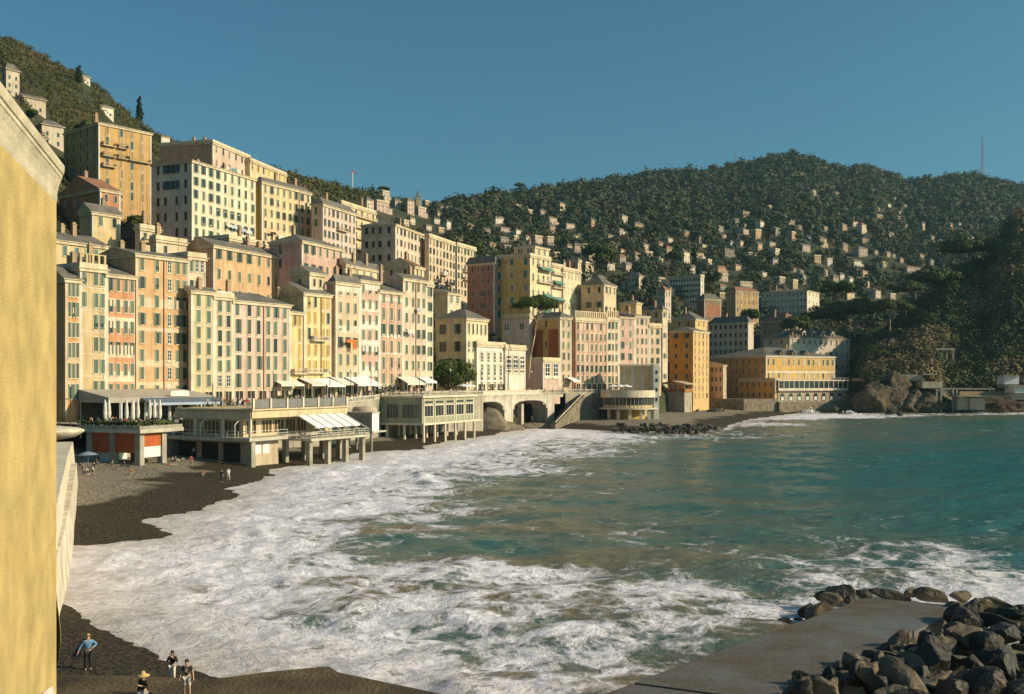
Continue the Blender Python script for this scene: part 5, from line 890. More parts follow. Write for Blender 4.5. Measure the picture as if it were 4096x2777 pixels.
# stair up the bridge flank
e = empty('beach_stair', (0, 0, 0), 0, 'diagonal stone stair climbing from the beach to the bridge end', 'stair'); b = MB(); S0, S1 = at(2200, 1700, 297), at(2318, 1580, 322); n = 26
for i in range(n):
    p = S0.lerp(S1, i / n); q = S0.lerp(S1, (i + 1) / n); b.prism([(p.x, p.y), (p.x + 1.6, p.y - 1.2), (q.x + 1.6, q.y - 1.2), (q.x, q.y)], -.5, q.z)
b.build('flight', [m_stone], e); b = MB(); o1, o2 = Vector((1.6, -1.2, .9)), Vector((1.6, -1.2, .9)); b.tube(S0 + o1, S1 + o2, .16, n=5); b.build('coping', [m_br], e)
def rubble(name, cx, cy, z0, rx, ry_, h, label, m, seed=0, cat='rock outcrop'):
    n, k = 26, 14; P_ = np.zeros((k, n + 1, 3))
    for j in range(k):
        t = j / (k - 1)
        for i in range(n + 1):
            a = 2 * math.pi * i / n; r = (1 - t ** 2.2) ; nz = .75 + .55 * float(fbm(np.array(a % 6.2831 * 1.5 + seed + 3 * math.cos(a)), np.array(t * 4 + seed + math.sin(a) * 2), 4))
            P_[j, i] = (cx + rx * math.cos(a) * r ** .6 * nz, cy + ry_ * math.sin(a) * r ** .6 * nz, z0 + h * t * (.85 + .3 * nz - .2))
    P_[:, n] = P_[:, 0]
    o = link(name, grid_mesh(name, P_, m, smooth=False)); return tag(o, label, cat)
p = at(2352, 1640, 322); rubble('rock_outcrop', p.x - 3, p.y + 1, -1, 7.5, 5, 9.5, 'tan rock outcrop under the bridge end beside the stair', m_stone, 3)
p = at(1985, 1690, 287); rubble('rock_outcrop', p.x, p.y, -.5, 8, 3, 3.4, 'low brown rock bank under the left arch', m_stone, 5)
p = at(1950, 1640, 283); rubble('rock_outcrop', p.x, p.y, -.5, 6, 2.5, 7.5, 'rough brown rock face beside the glass pavilion', m_stone, 8)
p = at(2125, 1700, 300); rubble('rock_outcrop', p.x, p.y + 1, -.5, 8, 2.5, 2.2, 'flat rock shelf at the foot of the right arch', m_stone, 11)
# ------------------------------------------------------------------ pavilion kit
def local(xc, yref, Y, ang, label, name, cat, z=0):
    X = k_(xc) * Y; e = empty(name, (X, Y, z), R(90 - ang), label, cat); return e
def dims(xc, Y, ang, x1, x0): _, L, D = solve(xc, Y, ang, x1, x0); return L, D
def rail(par, segs, z, h=1.0, m=None, nm='railing', bars=2, post=1.6):
    b = MB()
    for (x0, y0, x1, y1) in segs:
        L_ = math.hypot(x1 - x0, y1 - y0); n = max(1, int(L_ / post))
        for k in range(bars): zz = z + h * (k + 1) / bars; b.tube((x0, y0, zz), (x1, y1, zz), .045, n=5)
        for k in range(n + 1): t = k / n; b.tube((x0 + (x1 - x0) * t, y0 + (y1 - y0) * t, z), (x0 + (x1 - x0) * t, y0 + (y1 - y0) * t, z + h), .05, n=5)
    return b.build(nm, [m or m_pale], par)
m_deck = surf('terrace_slab', (.48, .43, .33), .9, .2, .5, .2)
# first: planted terrace on pillars with red panels
Y1 = 146; ang1 = 22; L1, D1 = dims(559, Y1, ang1, 716, 318); e = local(559, 0, Y1, ang1, 'restaurant terrace on concrete pillars with red panels underneath', 'terrace_pavilion', 'pavilion')
zt1 = EYE - (1718 - HZ) / F * Y1
b = MB(); b.box(-.9, L1, -.9, D1, zt1 - .55, zt1); b.build('slab', [m_deck], e)
pil = [(0, 0), (L1 * .56, 0), (0, D1 * .42), (0, D1 * .8), (L1 * .56, D1 * .45), (L1 * .56, D1 * .8)]
for x, y in pil: q = MB(); q.box(x - .1, x + .85, y - .1, y + .85, 0, zt1 - .55); q.build('pillar', [m_conc], e)
m_red = surf('red_panel', (.42, .09, .02), .6, .2, .6)
zr0, zr1 = EYE - (1790 - HZ) / F * Y1, EYE - (1732 - HZ) / F * Y1
q = MB(); q.box(.85, L1 * .56 - .1, .15, .3, zr0, zr1); q.box(.15, .3, .85, D1 * .82, zr0 - .9, zr1); q.build('red_panel', [m_red], e)
q = MB(); q.box(.85, L1 * .56 - .1, .2, .4, zr0 - 1.6, zr0 - .02); q.box(.3, L1 * .9, D1 * .82, D1 * .84, 0, zt1 - .55); q.box(.9, .95, D1 * .5, D1 * .82, 0, zr0 - 1); q.build('white_screen', [m_white], e)
q = MB(); q.box(-.85, -.35, -.8, D1 - .2, zt1, zt1 + .5); q.box(-.35, L1 - .2, -.85, -.35, zt1, zt1 + .5); pl = q.build('planter', [m_conc], e)
cl = [((-.6, y, zt1 + .75), .45, .55, .5) for y in np.arange(-.4, D1 - .3, .62)] + [((x, -.6, zt1 + .75), .55, .45, .5) for x in np.arange(.2, L1 * .75, .62)]
crown('hedge', cl, lm_round, 26, .16, pl, -.2)
E1 = e
# second: long cream pavilion with sign band, awnings and deck on piles
Y2 = 158; ang2 = 27; L2, D2_ = dims(1008, Y2, ang2, 1388, 706); e = local(1008, 0, Y2, ang2, 'long cream beach pavilion with sign band and white striped awning', 'beach_pavilion', 'pavilion')
zt2, zs2, zd2 = EYE - (1637 - HZ) / F * Y2, EYE - (1672 - HZ) / F * Y2, EYE - (1752 - HZ) / F * Y2
m_p2 = plaster((.62, .52, .34), 'pavilion_cream'); m_p2w = plaster((.70, .64, .52), 'pavilion_white')
b = MB(); b.box(0, L2, 0, D2_, zs2 - .1, zt2 - .25); b.box(-.25, L2 + .5, -.35, D2_, zt2 - .25, zt2); b.box(-.12, 0, .2, D2_ - .2, zs2 - .3, zt2 - .5); b.build('roof_slab', [m_p2], e)
b = MB(); b.box(.9, L2 - 1, 2.6, D2_ - 1, zd2, zs2 - .1); b.build('core', [m_p2], e)
m_ag = surf('amber_glass', (.10, .065, .025), .2, .5, .6)
for y0_ in (3.2, 7.6, 13.2):
    b = MB(); b.box(.84, .9, y0_, y0_ + 3.4, zd2 + .5, zs2 - .5); w_ = b.build('glazing', [m_ag], e); b = MB(); b.box(.82, .84, y0_, y0_ + 3.4, zs2 - .62, zs2 - .5)
    for k in range(5): b.box(.80, .84, y0_ + 3.3 * k / 4, y0_ + 3.3 * k / 4 + .1, zd2 + .5, zs2 - .5)
    b.build('glazing_grid', [m_p2w], w_)
for x0_ in (1.4, 5.2, 8.2, 11.2, 14.2):
    b = MB(); b.box(x0_, x0_ + 2.5, 2.54, 2.6, zd2 + .5, zs2 - .5); w_ = b.build('glazing', [m_ag], e); b = MB(); b.box(x0_, x0_ + 2.5, 2.52, 2.54, zs2 - .62, zs2 - .5)
    for k in range(4): b.box(x0_ + 2.4 * k / 3, x0_ + 2.4 * k / 3 + .1, 2.5, 2.54, zd2 + .5, zs2 - .5)
    b.build('glazing_grid', [m_p2w], w_)
b = MB(); b.box(-1.2, L2 * .32, -.6, D2_ + 2.5, zd2 - .55, zd2); b.build('deck', [m_deck], e)
for y in (0.3, 6, 12, 17): q = MB(); q.box(0, .35, y, y + .45, zd2, zs2); q.build('post', [m_p2w], e)
rail(e, [(-1.1, -.5, -1.1, D2_ + 2), (-1.1, -.5, L2 * .32, -.5)], zd2, 1.05, m_pale, post=2.2)
for y in (2.2, 9.5, 17.5):                              # bent awning arms
    q = MB(); q.path([(0, y, zs2 - .1), (-1.5, y, zs2 - 1.1), (-1.5, y, zd2)], [.07, .07, .07], 5); q.build('awning_arm', [m_pale], e)
zg = .8
b = MB(); b.box(1.2, L2 * .3, 1.0, D2_, zg - 1.4, zd2 - .55); b.build('lower_storey', [plaster((.5, .42, .32))], e)
b = MB(); b.box(1.5, 3.1, .94, 1.0, 2.3, 3.9); b.box(3.7, 5.2, .94, 1.0, 2.3, 3.9); b.build('white_board', [m_white], e)
b = MB()
for y in (3.5, 8.2, 13): b.box(1.14, 1.2, y, y + 3.6, zg + .2, zd2 - 1.0)
b.build('dark_bay', [m_dark], e)
b = MB(); b.box(-.35, .6, -.2, .75, -1, zd2 - .55); b.build('corner_pillar', [m_conc], e)
xw0, xw1 = L2 * .36, L2 * 1.02
b = MB(); b.box(xw0, xw1, -4.6, 2.5, zd2 - .9, zd2 - .5); b.build('sea_deck', [m_deck], e)
rail(e, [(xw0, -4.5, xw1, -4.5), (xw1, -4.5, xw1, 2), (xw0, -4.5, xw0, 0)], zd2 - .5, 1.1, m_pale, 'sea_railing', 3, 1.4)
for i in range(4):
    for y in (-3.8, 1.2): x = xw0 + .6 + (xw1 - xw0 - 1.6) * i / 3; q = MB(); q.box(x, x + .8, y, y + .8, -1.2, zd2 - .9); q.build('pile', [m_conc], e)
m_awn = surf('white_awning', (.80, .79, .76), .85, .06, 2.0)
b = MB(); xa0, xa1 = L2 * .42, L2 * .93
b.poly([(xa0, -.4, zs2 + .1), (xa1, -.4, zs2 + .1), (xa1, -4.2, zs2 - 1.75), (xa0, -4.2, zs2 - 1.75)]); b.poly([(xa0, -4.2, zs2 - 1.75), (xa1, -4.2, zs2 - 1.75), (xa1, -4.24, zs2 - 2.0), (xa0, -4.24, zs2 - 2.0)]); aw = b.build('awning', [m_awn], e)
for i in range(6): x = xa0 + (xa1 - xa0) * i / 5; q = MB(); q.tube((x, -.35, zs2 + .18), (x, -5.6, zs2 - 2.38), .09, n=5); q.build('awning_rib', [m_pale], aw)
rail(e, [(0, .1, L2, .1)], zt2, 1.5, surf('smoked_panel', (.2, .19, .17), .3), 'glass_balustrade', 2, 3)
q = MB()
for i in range(7): x = .1 + (L2 - .4) * i / 6; q.box(x, x + .35, -.15, .2, zt2, zt2 + 1.7)
q.build('balustrade_post', [m_p2w], e)
q = MB(); q.box(.4, L2, .08, .12, zt2 + .1, zt2 + 1.45); q.build('balustrade_panel', [surf('smoked_panel', (.2, .19, .17), .3)], e)
E2 = e
# tank and grey hut between the pavilions, white stair wall
P = at(1458, 1690, 205); b = MB(); b.lathe([(0.01, 9.0), (2.2, 8.8), (2.6, 8.2), (2.6, 4.9)], 20); o = b.build('round_tank', [plaster((.5, .42, .34))], loc=(P.x, P.y, 0), smooth=True); tag(o, 'round beige drum with domed top left of the glass pavilion', 'tank')
e = local(1488, 0, 197, 25, 'grey flat hut with white end wall between the two pavilions', 'beach_hut', 'hut'); Lh, Dh = dims(1488, 197, 25, 1515, 1386)
b = MB(); b.box(0, Lh, 0, Dh, 4.2, 7.7); b.build('body', [plaster((.36, .33, .28))], e); b = MB(); b.box(-.2, Lh + .2, -.2, Dh, 7.7, 7.95); b.box(-.4, Lh + 2, -.5, Dh, 3.9, 4.2); b.build('slab', [m_deck], e)
b = MB(); b.box(.01, Lh, -.05, 0, 4.2, 7.7); b.build('white_end', [m_white], e)
b = MB()
for y in np.linspace(.5, Dh - 1.4, 6): b.box(-.06, 0, y, y + .9, 4.4, 7.2)
b.build('door', [plaster((.26, .25, .22))], e)
for y in np.linspace(0.2, Dh - .6, 4): q = MB(); q.box(.2, .5, y, y + .4, -1, 3.9); q.build('post', [m_conc], e)
b = MB(); S0, S1 = at(1445, 1650, 214), at(1345, 1598, 214); b.poly([S0, S1, at(1480, 1580, 230), at(1460, 1640, 222)]); b.poly([S0, at(1460, 1640, 222), (at(1460, 1640, 222).x, at(1460, 1640, 222).y, -1), (S0.x, S0.y, -1)]); b.poly([S1, S0, (S0.x, S0.y, -1), (S1.x, S1.y, -1)])
o = b.build('white_ramp', [m_white]); tag(o, 'bright white ramp wall slanting down between the pavilions', 'ramp')
# third: glass pavilion on white piles
Y3 = 224; ang3 = 23; L3, D3 = dims(1688, Y3, ang3, 1898, 1484); e = local(1688, 0, Y3, ang3, 'green and cream glass pavilion standing on white piles', 'glass_pavilion', 'pavilion')
zt3, zd3 = EYE - (1584 - HZ) / F * Y3, EYE - (1694 - HZ) / F * Y3
b = MB(); b.box(-.4, L3 + 1, -.5, D3, zt3 - .45, zt3); b.build('roof_slab', [m_p2w], e)
m_g3 = plaster((.34, .37, .27), 'pavilion_green')
b = MB(); b.box(0, L3, 0, D3, zd3 + .02, zt3 - .45); b.build('wall', [m_g3], e)
for i in range(5):
    x0_, x1_ = L3 * (.03 + .194 * i), L3 * (.03 + .194 * i + .165); q = MB(); q.box(x0_, x0_ + .28, -.12, 0, zd3, zt3 - .45); q.box(x1_ - .28, x1_, -.12, 0, zd3, zt3 - .45); q.box(x0_ + .28, x1_ - .28, -.12, 0, zd3 + 1.3, zd3 + 1.5); q.box(x0_ + .28, x1_ - .28, -.12, 0, zd3 + 3.9, zd3 + 4.1); q.box(x0_ + .28, x1_ - .28, -.05, 0, zd3 + 1.5, zd3 + 3.9, 1); q.box(x0_ + .28, x1_ - .28, -.05, 0, zd3 + 4.5, zd3 + 4.9, 1)
    for k in (1, 2): x = x0_ + (x1_ - x0_) * k / 3; q.box(x - .04, x + .04, -.09, -.05, zd3 + 1.5, zd3 + 3.9)
    q.build('window', [m_p2w, m_glass], e)
for y0_, y1_ in ((.8, 5), (6, 9), (10.5, 13)):
    q = MB(); q.box(-.06, 0, y0_, y1_, zd3 + 1.2, zd3 + 4.2, 1)
    for k in range(5): y = y0_ + (y1_ - y0_) * k / 4; q.box(-.12, -.06, y - .06, y + .06, zd3 + 1.2, zd3 + 4.2)
    q.build('window', [m_g3, m_glass], e)
b = MB(); b.box(-.5, L3 + 2.6, -.7, D3, zd3 - .45, zd3); b.build('deck', [m_p2w], e)
for i in range(6):
    for y in (-.4, 4.5, 9):
        x = L3 * i / 5.2; q = MB(); q.tube((x, y, -1.2), (x, y, zd3 - .45), .34, .3, 10); q.build('pile', [m_p2w], e)
rail(e, [(L3 + .2, -.6, L3 + 2.5, -.6), (L3 + 2.5, -.6, L3 + 2.5, 4)], zd3, 1.1, m_pale)
rail(e, [(-.3, -.4, -.3, D3), (-.3, -.4, L3, -.4)], zt3, 1.0, surf('balustrade_stone', (.60, .52, .40), .9), 'roof_railing', 3, .9)
b = MB(); b.box(1, L3, D3 * .75, D3 * .78, -1, zd3 - .45); b.build('back_wall', [m_stone], e)
E3 = e
# glass veranda restaurant in front of the first houses
e = empty('restaurant_veranda', (0, 0, 0), 0, 'long low veranda with grey roof and blue awning in front of the first houses', 'veranda'); b = MB(); q = MB(); V0, V1 = rowp(312), rowp(738); n0 = NS
def vv(p, s, z): return (p.x + NS.x * s, p.y + NS.y * s, z)
zr = 11.6
b.poly([vv(V0, .1, zr + 1.0), vv(V0, 9, zr - .4), vv(V1, 9, zr - .4), vv(V1, .1, zr + 1.0)]); b.poly([vv(V0, 9, zr - .4), vv(V0, 9, zr - 1.3), vv(V1, 9, zr - 1.3), vv(V1, 9, zr - .4)]); b.poly([vv(V0, .1, zr + 1.0), vv(V0, .1, zr - 1.3), vv(V0, 9, zr - 1.3), vv(V0, 9, zr - .4)]); b.build('roof', [surf('sheet_roof', (.42, .36, .29), .8, .2, .5)], e)
b = MB(); U0 = V0.lerp(V1, .28); b.poly([vv(U0, 9.1, zr - .5), vv(U0, 11.5, zr - 1.4), vv(V1, 11.5, zr - 1.4), vv(V1, 9.1, zr - .5)]); b.poly([vv(U0, 11.5, zr - 1.4), vv(U0, 11.55, zr - 1.85), vv(V1, 11.55, zr - 1.85), vv(V1, 11.5, zr - 1.4)], 1); b.build('awning', [surf('blue_awning', (.12, .145, .18), .8), surf('blue_valance', (.34, .40, .48), .8)], e)
b = MB(); b.poly([vv(V0, .6, 6.9), vv(V1, .6, 6.9), vv(V1, .6, zr + .8), vv(V0, .6, zr + .8)]); b.build('shade_sheet', [surf('dark_veranda_shade', (.07, .05, .035), .5, .6, .8)], e)  # dark sheet added to paint the shade inside the veranda
for i in range(10):
    p = V0.lerp(V1, i / 9); q = MB(); c = vv(p, 8.8, 0); q.box(c[0] - .2, c[0] + .2, c[1] - .2, c[1] + .2, 6.9, zr - 1.2); q.build('post', [m_white], e)
b = MB(); p, r = V0.lerp(V1, .55), V0.lerp(V1, .73); b.poly([vv(p, 9.3, zr - .3), vv(p, 9.3, zr + .5), vv(p.lerp(r, .12), 9.3, zr + .75), vv(p.lerp(r, .88), 9.3, zr + .75), vv(r, 9.3, zr + .5), vv(r, 9.3, zr - .3)][::-1]); b.build('white_board', [m_white], e)
# ------------------------------------------------------------------ rotunda at the end of the row
CR = at(2511, 1600, 322); e = empty('round_pavilion', (CR.x, CR.y, 0), 0, 'round sea pavilion with ring terrace, glazed band and canopy on pillars', 'pavilion'); e.scale = (.88, .88, 1.03)
b = MB(); b.lathe([(0.05, 9.9), (9.7, 9.9), (9.7, 10.9), (9.9, 10.9), (9.9, 8.7), (0.05, 8.7)], 48); b.build('terrace_drum', [m_p2w], e, smooth=False)
b = MB(); b.lathe([(8.9, 8.7), (8.9, 5.5)], 48); b.build('glazed_band', [m_glass], e)
b = MB()
for i in range(40): a = 2 * math.pi * i / 40; b.box(9.0 * math.cos(a) - .09, 9.0 * math.cos(a) + .09, 9.0 * math.sin(a) - .09, 9.0 * math.sin(a) + .09, 5.5, 8.7)
b.lathe([(9.02, 5.5), (9.02, 6.3)], 48); b.build('glazing_grid', [m_p2], e)
b = MB(); b.lathe([(.05, 5.0), (10.6, 5.0), (10.7, 5.45), (.05, 5.5)], 48); b.build('canopy', [m_p2w], e)
for a in (-2.6, -2.1, -1.6, -1.1, -.6, -.1): q = MB(); x, y = 8.6 * math.cos(a), 8.6 * math.sin(a); q.box(x - .55, x + .55, y - .45, y + .45, -1, 5.0); q.build('pillar', [m_p2w], e)
b = MB(); b.lathe([(6.2, -1), (6.2, 5.0)], 32); b.build('inner_drum', [surf('yellow_inner_wall', (.55, .36, .10), .9)], e)
b = MB(); b.prism([(-2.2, 2.6), (10.6, .2), (10.6, 7), (-2.2, 7)], 8.7, 18.6); b.box(-2.5, 10.9, -.1, 7.2, 18.6, 19.1)
b.build('upper_block', [m_p2w], e)
b = MB(); b.box(9.3, 11.3, -1.6, 1.2, -1, 19.0); ts = b.build('stair_tower', [m_white], e)
for z in (7.5, 10.5, 13.5, 16): b = MB(); b.box(10.0, 10.7, -1.66, -1.6, z, z + 1.1); b.build('window', [m_dark], ts)
b = MB()
for x0_ in (-.6, 2.9, 6.2): b.poly([(x0_, 2.25 - (x0_ + 2.2) * .1875 + .2, 10.5), (x0_ + 1.9, 2.25 - (x0_ + 4.1) * .1875 + .2, 10.5), (x0_ + 1.9, 2.25 - (x0_ + 4.1) * .1875 + .2, 17.8), (x0_, 2.25 - (x0_ + 2.2) * .1875 + .2, 17.8)])
b.build('tall_opening', [surf('pale_amber', (.6, .45, .25), .8)], e)
P = at(2385, 1640, 326); rubble('rock_outcrop', P.x + 3, P.y + 4, -1, 7, 6, 8.8, 'dark shaded rock under the left side of the round pavilion', m_stone, 21)
# canopy house on grey wall before the amber tower
e = local(2738, 0, 388, 38, 'open canopy terrace on a grey wall in front of the amber tower', 'canopy_house', 'terrace house'); Lc, Dc = dims(2738, 388, 38, 2768, 2645)
b = MB(); b.box(0, Lc, 0, Dc, -.5, 9.9); b.build('wall', [plaster((.40, .36, .30))], e); b = MB(); b.box(-.3, Lc + .3, -.3, Dc, 9.9, 11.2); b.build('parapet', [plaster((.36, .18, .08))], e)
b = MB(); b.poly([(-1, -1, 13.2), (Lc + 1, -1, 13.2), (Lc + 1, Dc / 2, 14.3), (-1, Dc / 2, 14.3)]); b.poly([(-1, Dc / 2, 14.3), (Lc + 1, Dc / 2, 14.3), (Lc + 1, Dc + 1, 13.2), (-1, Dc + 1, 13.2)]); b.box(-1, Lc + 1, -1.1, -1.0, 12.9, 13.2); b.box(-1.1, -1, -1, Dc + 1, 12.9, 13.2); b.build('canopy', [plaster((.55, .46, .36))], e)
for x in (0, Lc):
    for y in (0, Dc * .33, Dc * .66, Dc): q = MB(); q.tube((x, y, 11.2), (x, y, 13.2), .1, n=6); q.build('post', [m_pale], e)
# sea terrace under the hotel
Yt = 437; e = local(3116, 0, Yt, 60, 'hotel sea terrace with glazed gallery over an arcade and stone base', 'sea_terrace', 'terrace'); Lt, Dt = dims(3116, Yt, 60, 3392, 3108); Dt = 14
zz0, zz1, zz2, zz3 = .0, EYE - (1608 - HZ) / F * Yt, EYE - (1562 - HZ) / F * Yt, EYE - (1520 - HZ) / F * Yt
b = MB(); b.box(-.5, Lt + 9, -.8, Dt + 6, -1, zz1); b.build('stone_base', [m_stone], e)
b = MB(); b.box(0, Lt, .6, Dt, zz1, zz2); b.box(-.3, Lt + .3, -.4, Dt, zz2 - .4, zz2); b.build('arcade_storey', [plaster((.42, .36, .28))], e)
for i in range(8):
    x = Lt * (.06 + .118 * i); q = MB(); hw = 1.35; pts = [(x - hw, .55, zz1 + .3), (x + hw, .55, zz1 + .3)] + [(x + hw * math.cos(a), .55, zz1 + 2.4 + hw * math.sin(a)) for a in np.linspace(0, math.pi, 10)]; q.poly(pts); q.box(x - .9, x + .9, .5, .54, zz1 + .6, zz1 + 2.2, 1); q.build('arched_window', [m_glass, m_pale], e)
b = MB(); b.box(0, Lt, .3, Dt, zz2, zz3 - .5); b.build('gallery', [m_glass], e)
b = MB(); b.box(-.4, Lt + .4, -.2, Dt, zz3 - .5, zz3)
for i in range(15): x = Lt * i / 14; b.box(x - .16, x + .16, .1, .3, zz2, zz3 - .5)
b.box(0, Lt, .12, .28, zz2, zz2 + .9); b.build('gallery_frame', [m_p2w], e)
rail(e, [(0, -.1, Lt, -.1)], zz3, 1.0, m_pale, 'railing', 2, 2.4)
b = MB(); b.prism([(0, .7), (0, 30), (-30, 34), (-36, 30), (-20, .7)][::-1], -1, 6.5); b.build('side_wall', [m_stone], e)
# lookout wall on the cliff, beach club decks at right
e = empty('lookout_terrace', (0, 0, 0), 0, 'pale parapet terrace on top of the sea cliff', 'terrace'); b = MB()
wallstrip(b, [at(3455, 1500, 455), at(3560, 1497, 452), at(3690, 1497, 452)], EYE + .4, [zz for zz in (EYE + 3.2, EYE + 3.2, EYE + 3.2)], .6); b.build('parapet', [m_conc], e)
b = MB(); p0, p1 = at(3455, 1530, 456), at(3700, 1530, 453); b.prism([(p0.x, p0.y), (p1.x, p1.y), (p1.x + 2, p1.y + 16), (p0.x, p0.y + 16)], EYE + .2, EYE + 1.6); b.build('floor_slab', [m_conc], e)
e = empty('beach_club', (0, 0, 0), 0, 'concrete bathing decks and walls at the foot of the headland', 'beach club')
def blk(pxa, pxb, ya, yb, Y, d, m, nm, par): 
    A, B = at(pxa, ya, Y), at(pxb, yb, Y); q = MB(); q.box(A.x, B.x, Y, Y + d, min(A.z, B.z), max(A.z, B.z)); return q.build(nm, [m], par)
m_bc = plaster((.52, .45, .35)); 
blk(3690, 3770, 1527, 1553, 446, 8, m_bc, 'pink_wall', e); blk(3690, 3750, 1495, 1500, 450, 8, m_conc, 'shelf', e); blk(3770, 3980, 1553, 1559, 444, 9, m_conc, 'upper_deck', e); blk(3835, 4100, 1582, 1588, 436, 10, m_conc, 'lower_deck', e); blk(3880, 3940, 1592, 1640, 439, 6, m_bc, 'support_wall', e); blk(3835, 3875, 1590, 1640, 440, 6, m_bc, 'support_wall', e)
blk(3840, 4020, 1566, 1582, 442, .5, plaster((.52, .36, .22)), 'back_wall', e)
for px in (3745, 3762, 3810, 3826): blk(px, px + 6, 1555, 1650, 443, .8, m_conc, 'post', e)
e = empty('bath_cabin', (0, 0, 0), 0, 'low white bathing cabin with dark band at the right edge', 'cabin'); blk(4060, 4190, 1546, 1572, 432, 9, m_white, 'upper_wall', e); blk(4048, 4192, 1572, 1600, 434, 8, plaster((.42, .38, .30)), 'lower_wall', e); blk(4040, 4195, 1542, 1546, 431, 11, m_conc, 'roof', e)
e = empty('bath_house', (0, 0, 0), 0, 'small cream bath house on the rocks behind the white cabin', 'house'); blk(4018, 4076, 1507, 1538, 444, 7, m_white, 'wall', e); blk(4014, 4080, 1503, 1507, 443, 9, m_conc, 'roof', e); blk(4030, 4034, 1490, 1503, 446, .8, m_conc, 'chimney', e)
e = empty('ruined_portico', (0, 0, 0), 0, 'ruined portico of pale pillars on the ivy cliff', 'ruin')
for px in (3748, 3766, 3785, 3810): blk(px, px + 6, 1400, 1462, 470, 1, m_conc, 'pillar', e)
blk(3744, 3820, 1393, 1401, 469, 1.6, m_conc, 'lintel', e)
# ------------------------------------------------------------------ concrete pier and slab, boulders
m_pier, t_, P_, N_, L_ = nodemat('wet_pier_concrete')
g_ = N_('ShaderNodeNewGeometry'); n1 = N_('ShaderNodeTexNoise'); n1.inputs['Scale'].default_value = .22; n1.inputs['Detail'].default_value = 7; n1.inputs['Roughness'].default_value = .65; L_(g_.outputs['Position'], n1.inputs['Vector'])
cr = N_('ShaderNodeValToRGB'); cr.color_ramp.elements[0].color = (.085, .058, .03, 1); cr.color_ramp.elements[0].position = .38; cr.color_ramp.elements[1].color = (.145, .135, .118, 1); cr.color_ramp.elements[1].position = .62; L_(n1.outputs['Fac'], cr.inputs[0])
n2 = N_('ShaderNodeTexNoise'); n2.inputs['Scale'].default_value = 6; n2.inputs['Detail'].default_value = 6; L_(g_.outputs['Position'], n2.inputs['Vector']); r2 = N_('ShaderNodeMapRange'); r2.inputs[1].default_value = .35; r2.inputs[2].default_value = .65; r2.inputs[3].default_value = .75; r2.inputs[4].default_value = 1.2; L_(n2.outputs['Fac'], r2.inputs[0])
vm = N_('ShaderNodeVectorMath'); vm.operation = 'SCALE'; L_(cr.outputs[0], vm.inputs[0]); L_(r2.outputs[0], vm.inputs['Scale']); L_(vm.outputs[0], P_.inputs['Base Color'])
rr_ = N_('ShaderNodeMapRange'); rr_.inputs[1].default_value = .4; rr_.inputs[2].default_value = .65; rr_.inputs[3].default_value = .75; rr_.inputs[4].default_value = .38; L_(n1.outputs['Fac'], rr_.inputs[0]); L_(rr_.outputs[0], P_.inputs['Roughness'])
bp = N_('ShaderNodeBump'); bp.inputs['Strength'].default_value = .35; bp.inputs['Distance'].default_value = .05; L_(n2.outputs['Fac'], bp.inputs['Height']); L_(bp.outputs[0], P_.inputs['Normal'])
def gz(a, b, z): p = gnd(a * D2, b * D2, z); return (p.x, p.y)
PZ = 2.0
e = empty('pier', (0, 0, 0), 0, 'wet concrete pier slab running out between the boulders at lower right', 'pier')
lft = [gz(1290, 1620, PZ), gz(1370, 1576, PZ)[0:2], gz(1965, 1356, PZ)]; rgt = [gz(2196, 1376, PZ), gz(2020, 1440, PZ)]
A, B_, C_, Dd = Vector((-2, 31, 0)), Vector(lft[2] + (0,)), Vector(rgt[0] + (0,)), None
seg = []; Lp = Vector(lft[1] + (0,)); dirp = (B_ - Lp).normalized(); A = Lp - dirp * 14; wv = C_ - B_
for i, (t0, t1) in enumerate(((0, .42), (.425, .80), (.805, 1))):
    p, q = A.lerp(B_, t0), A.lerp(B_, t1); b = MB(); w2 = wv
    w2a = wv; dz = (.0, .02, -.015)[i]
    b.prism([(p.x, p.y), (p.x + w2a.x, p.y + w2a.y), (q.x + w2.x, q.y + w2.y), (q.x, q.y)], -1.5, PZ + dz); b.build('slab', [m_pier], e)
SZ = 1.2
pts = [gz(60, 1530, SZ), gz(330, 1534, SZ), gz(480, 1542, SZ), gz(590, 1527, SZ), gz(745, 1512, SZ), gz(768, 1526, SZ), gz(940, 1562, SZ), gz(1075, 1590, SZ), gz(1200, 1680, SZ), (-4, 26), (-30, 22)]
b = MB(); b.prism(pts[::-1], -1.5, SZ); o = b.build('slipway', [surf('wet_shade_brown_apron', (.11, .072, .034), .7, .5, .5, 0, .6, bscale=5)]); tag(o, 'flat wet brown concrete apron at the bottom left, painted dark for shade', 'apron', kind='structure')  # apron colour darkened in place of shade from a building out of view
def rock_mesh(seed, name, m, rough=.5):
    import bmesh
    bm = bmesh.new(); bmesh.ops.create_icosphere(bm, subdivisions=4, radius=1.0); r = random.Random(seed)
    pl = [(Vector((r.gauss(0, 1), r.gauss(0, 1), r.gauss(0, 1))).normalized(), r.uniform(.42, .85)) for _ in range(13)]
    for v in bm.verts:
        d = v.co.normalized(); k = 1.0
        for n, h in pl:
            c = d.dot(n)
            if c > 1e-3: k = min(k, h / c)
        nz = float(fbm(np.array(d.x * 2.2 + seed), np.array(d.y * 2.2 + d.z * 1.7 + seed), 4)) - .47
        n3 = float(fbm(np.array(d.x * 8 + seed), np.array(d.z * 8 - d.y * 5), 3)) - .45
        v.co = d * (k * (1 + nz * rough * .22) + n3 * .035)
    me = bpy.data.meshes.new(name); bm.to_mesh(me); bm.free(); me.materials.append(m); return me
RM = [rock_mesh(s, 'boulder_%d' % s, m_rock) for s in range(1, 6)]; RD = [rock_mesh(s, 'dark_boulder_%d' % s, m_rockd) for s in range(6, 11)]
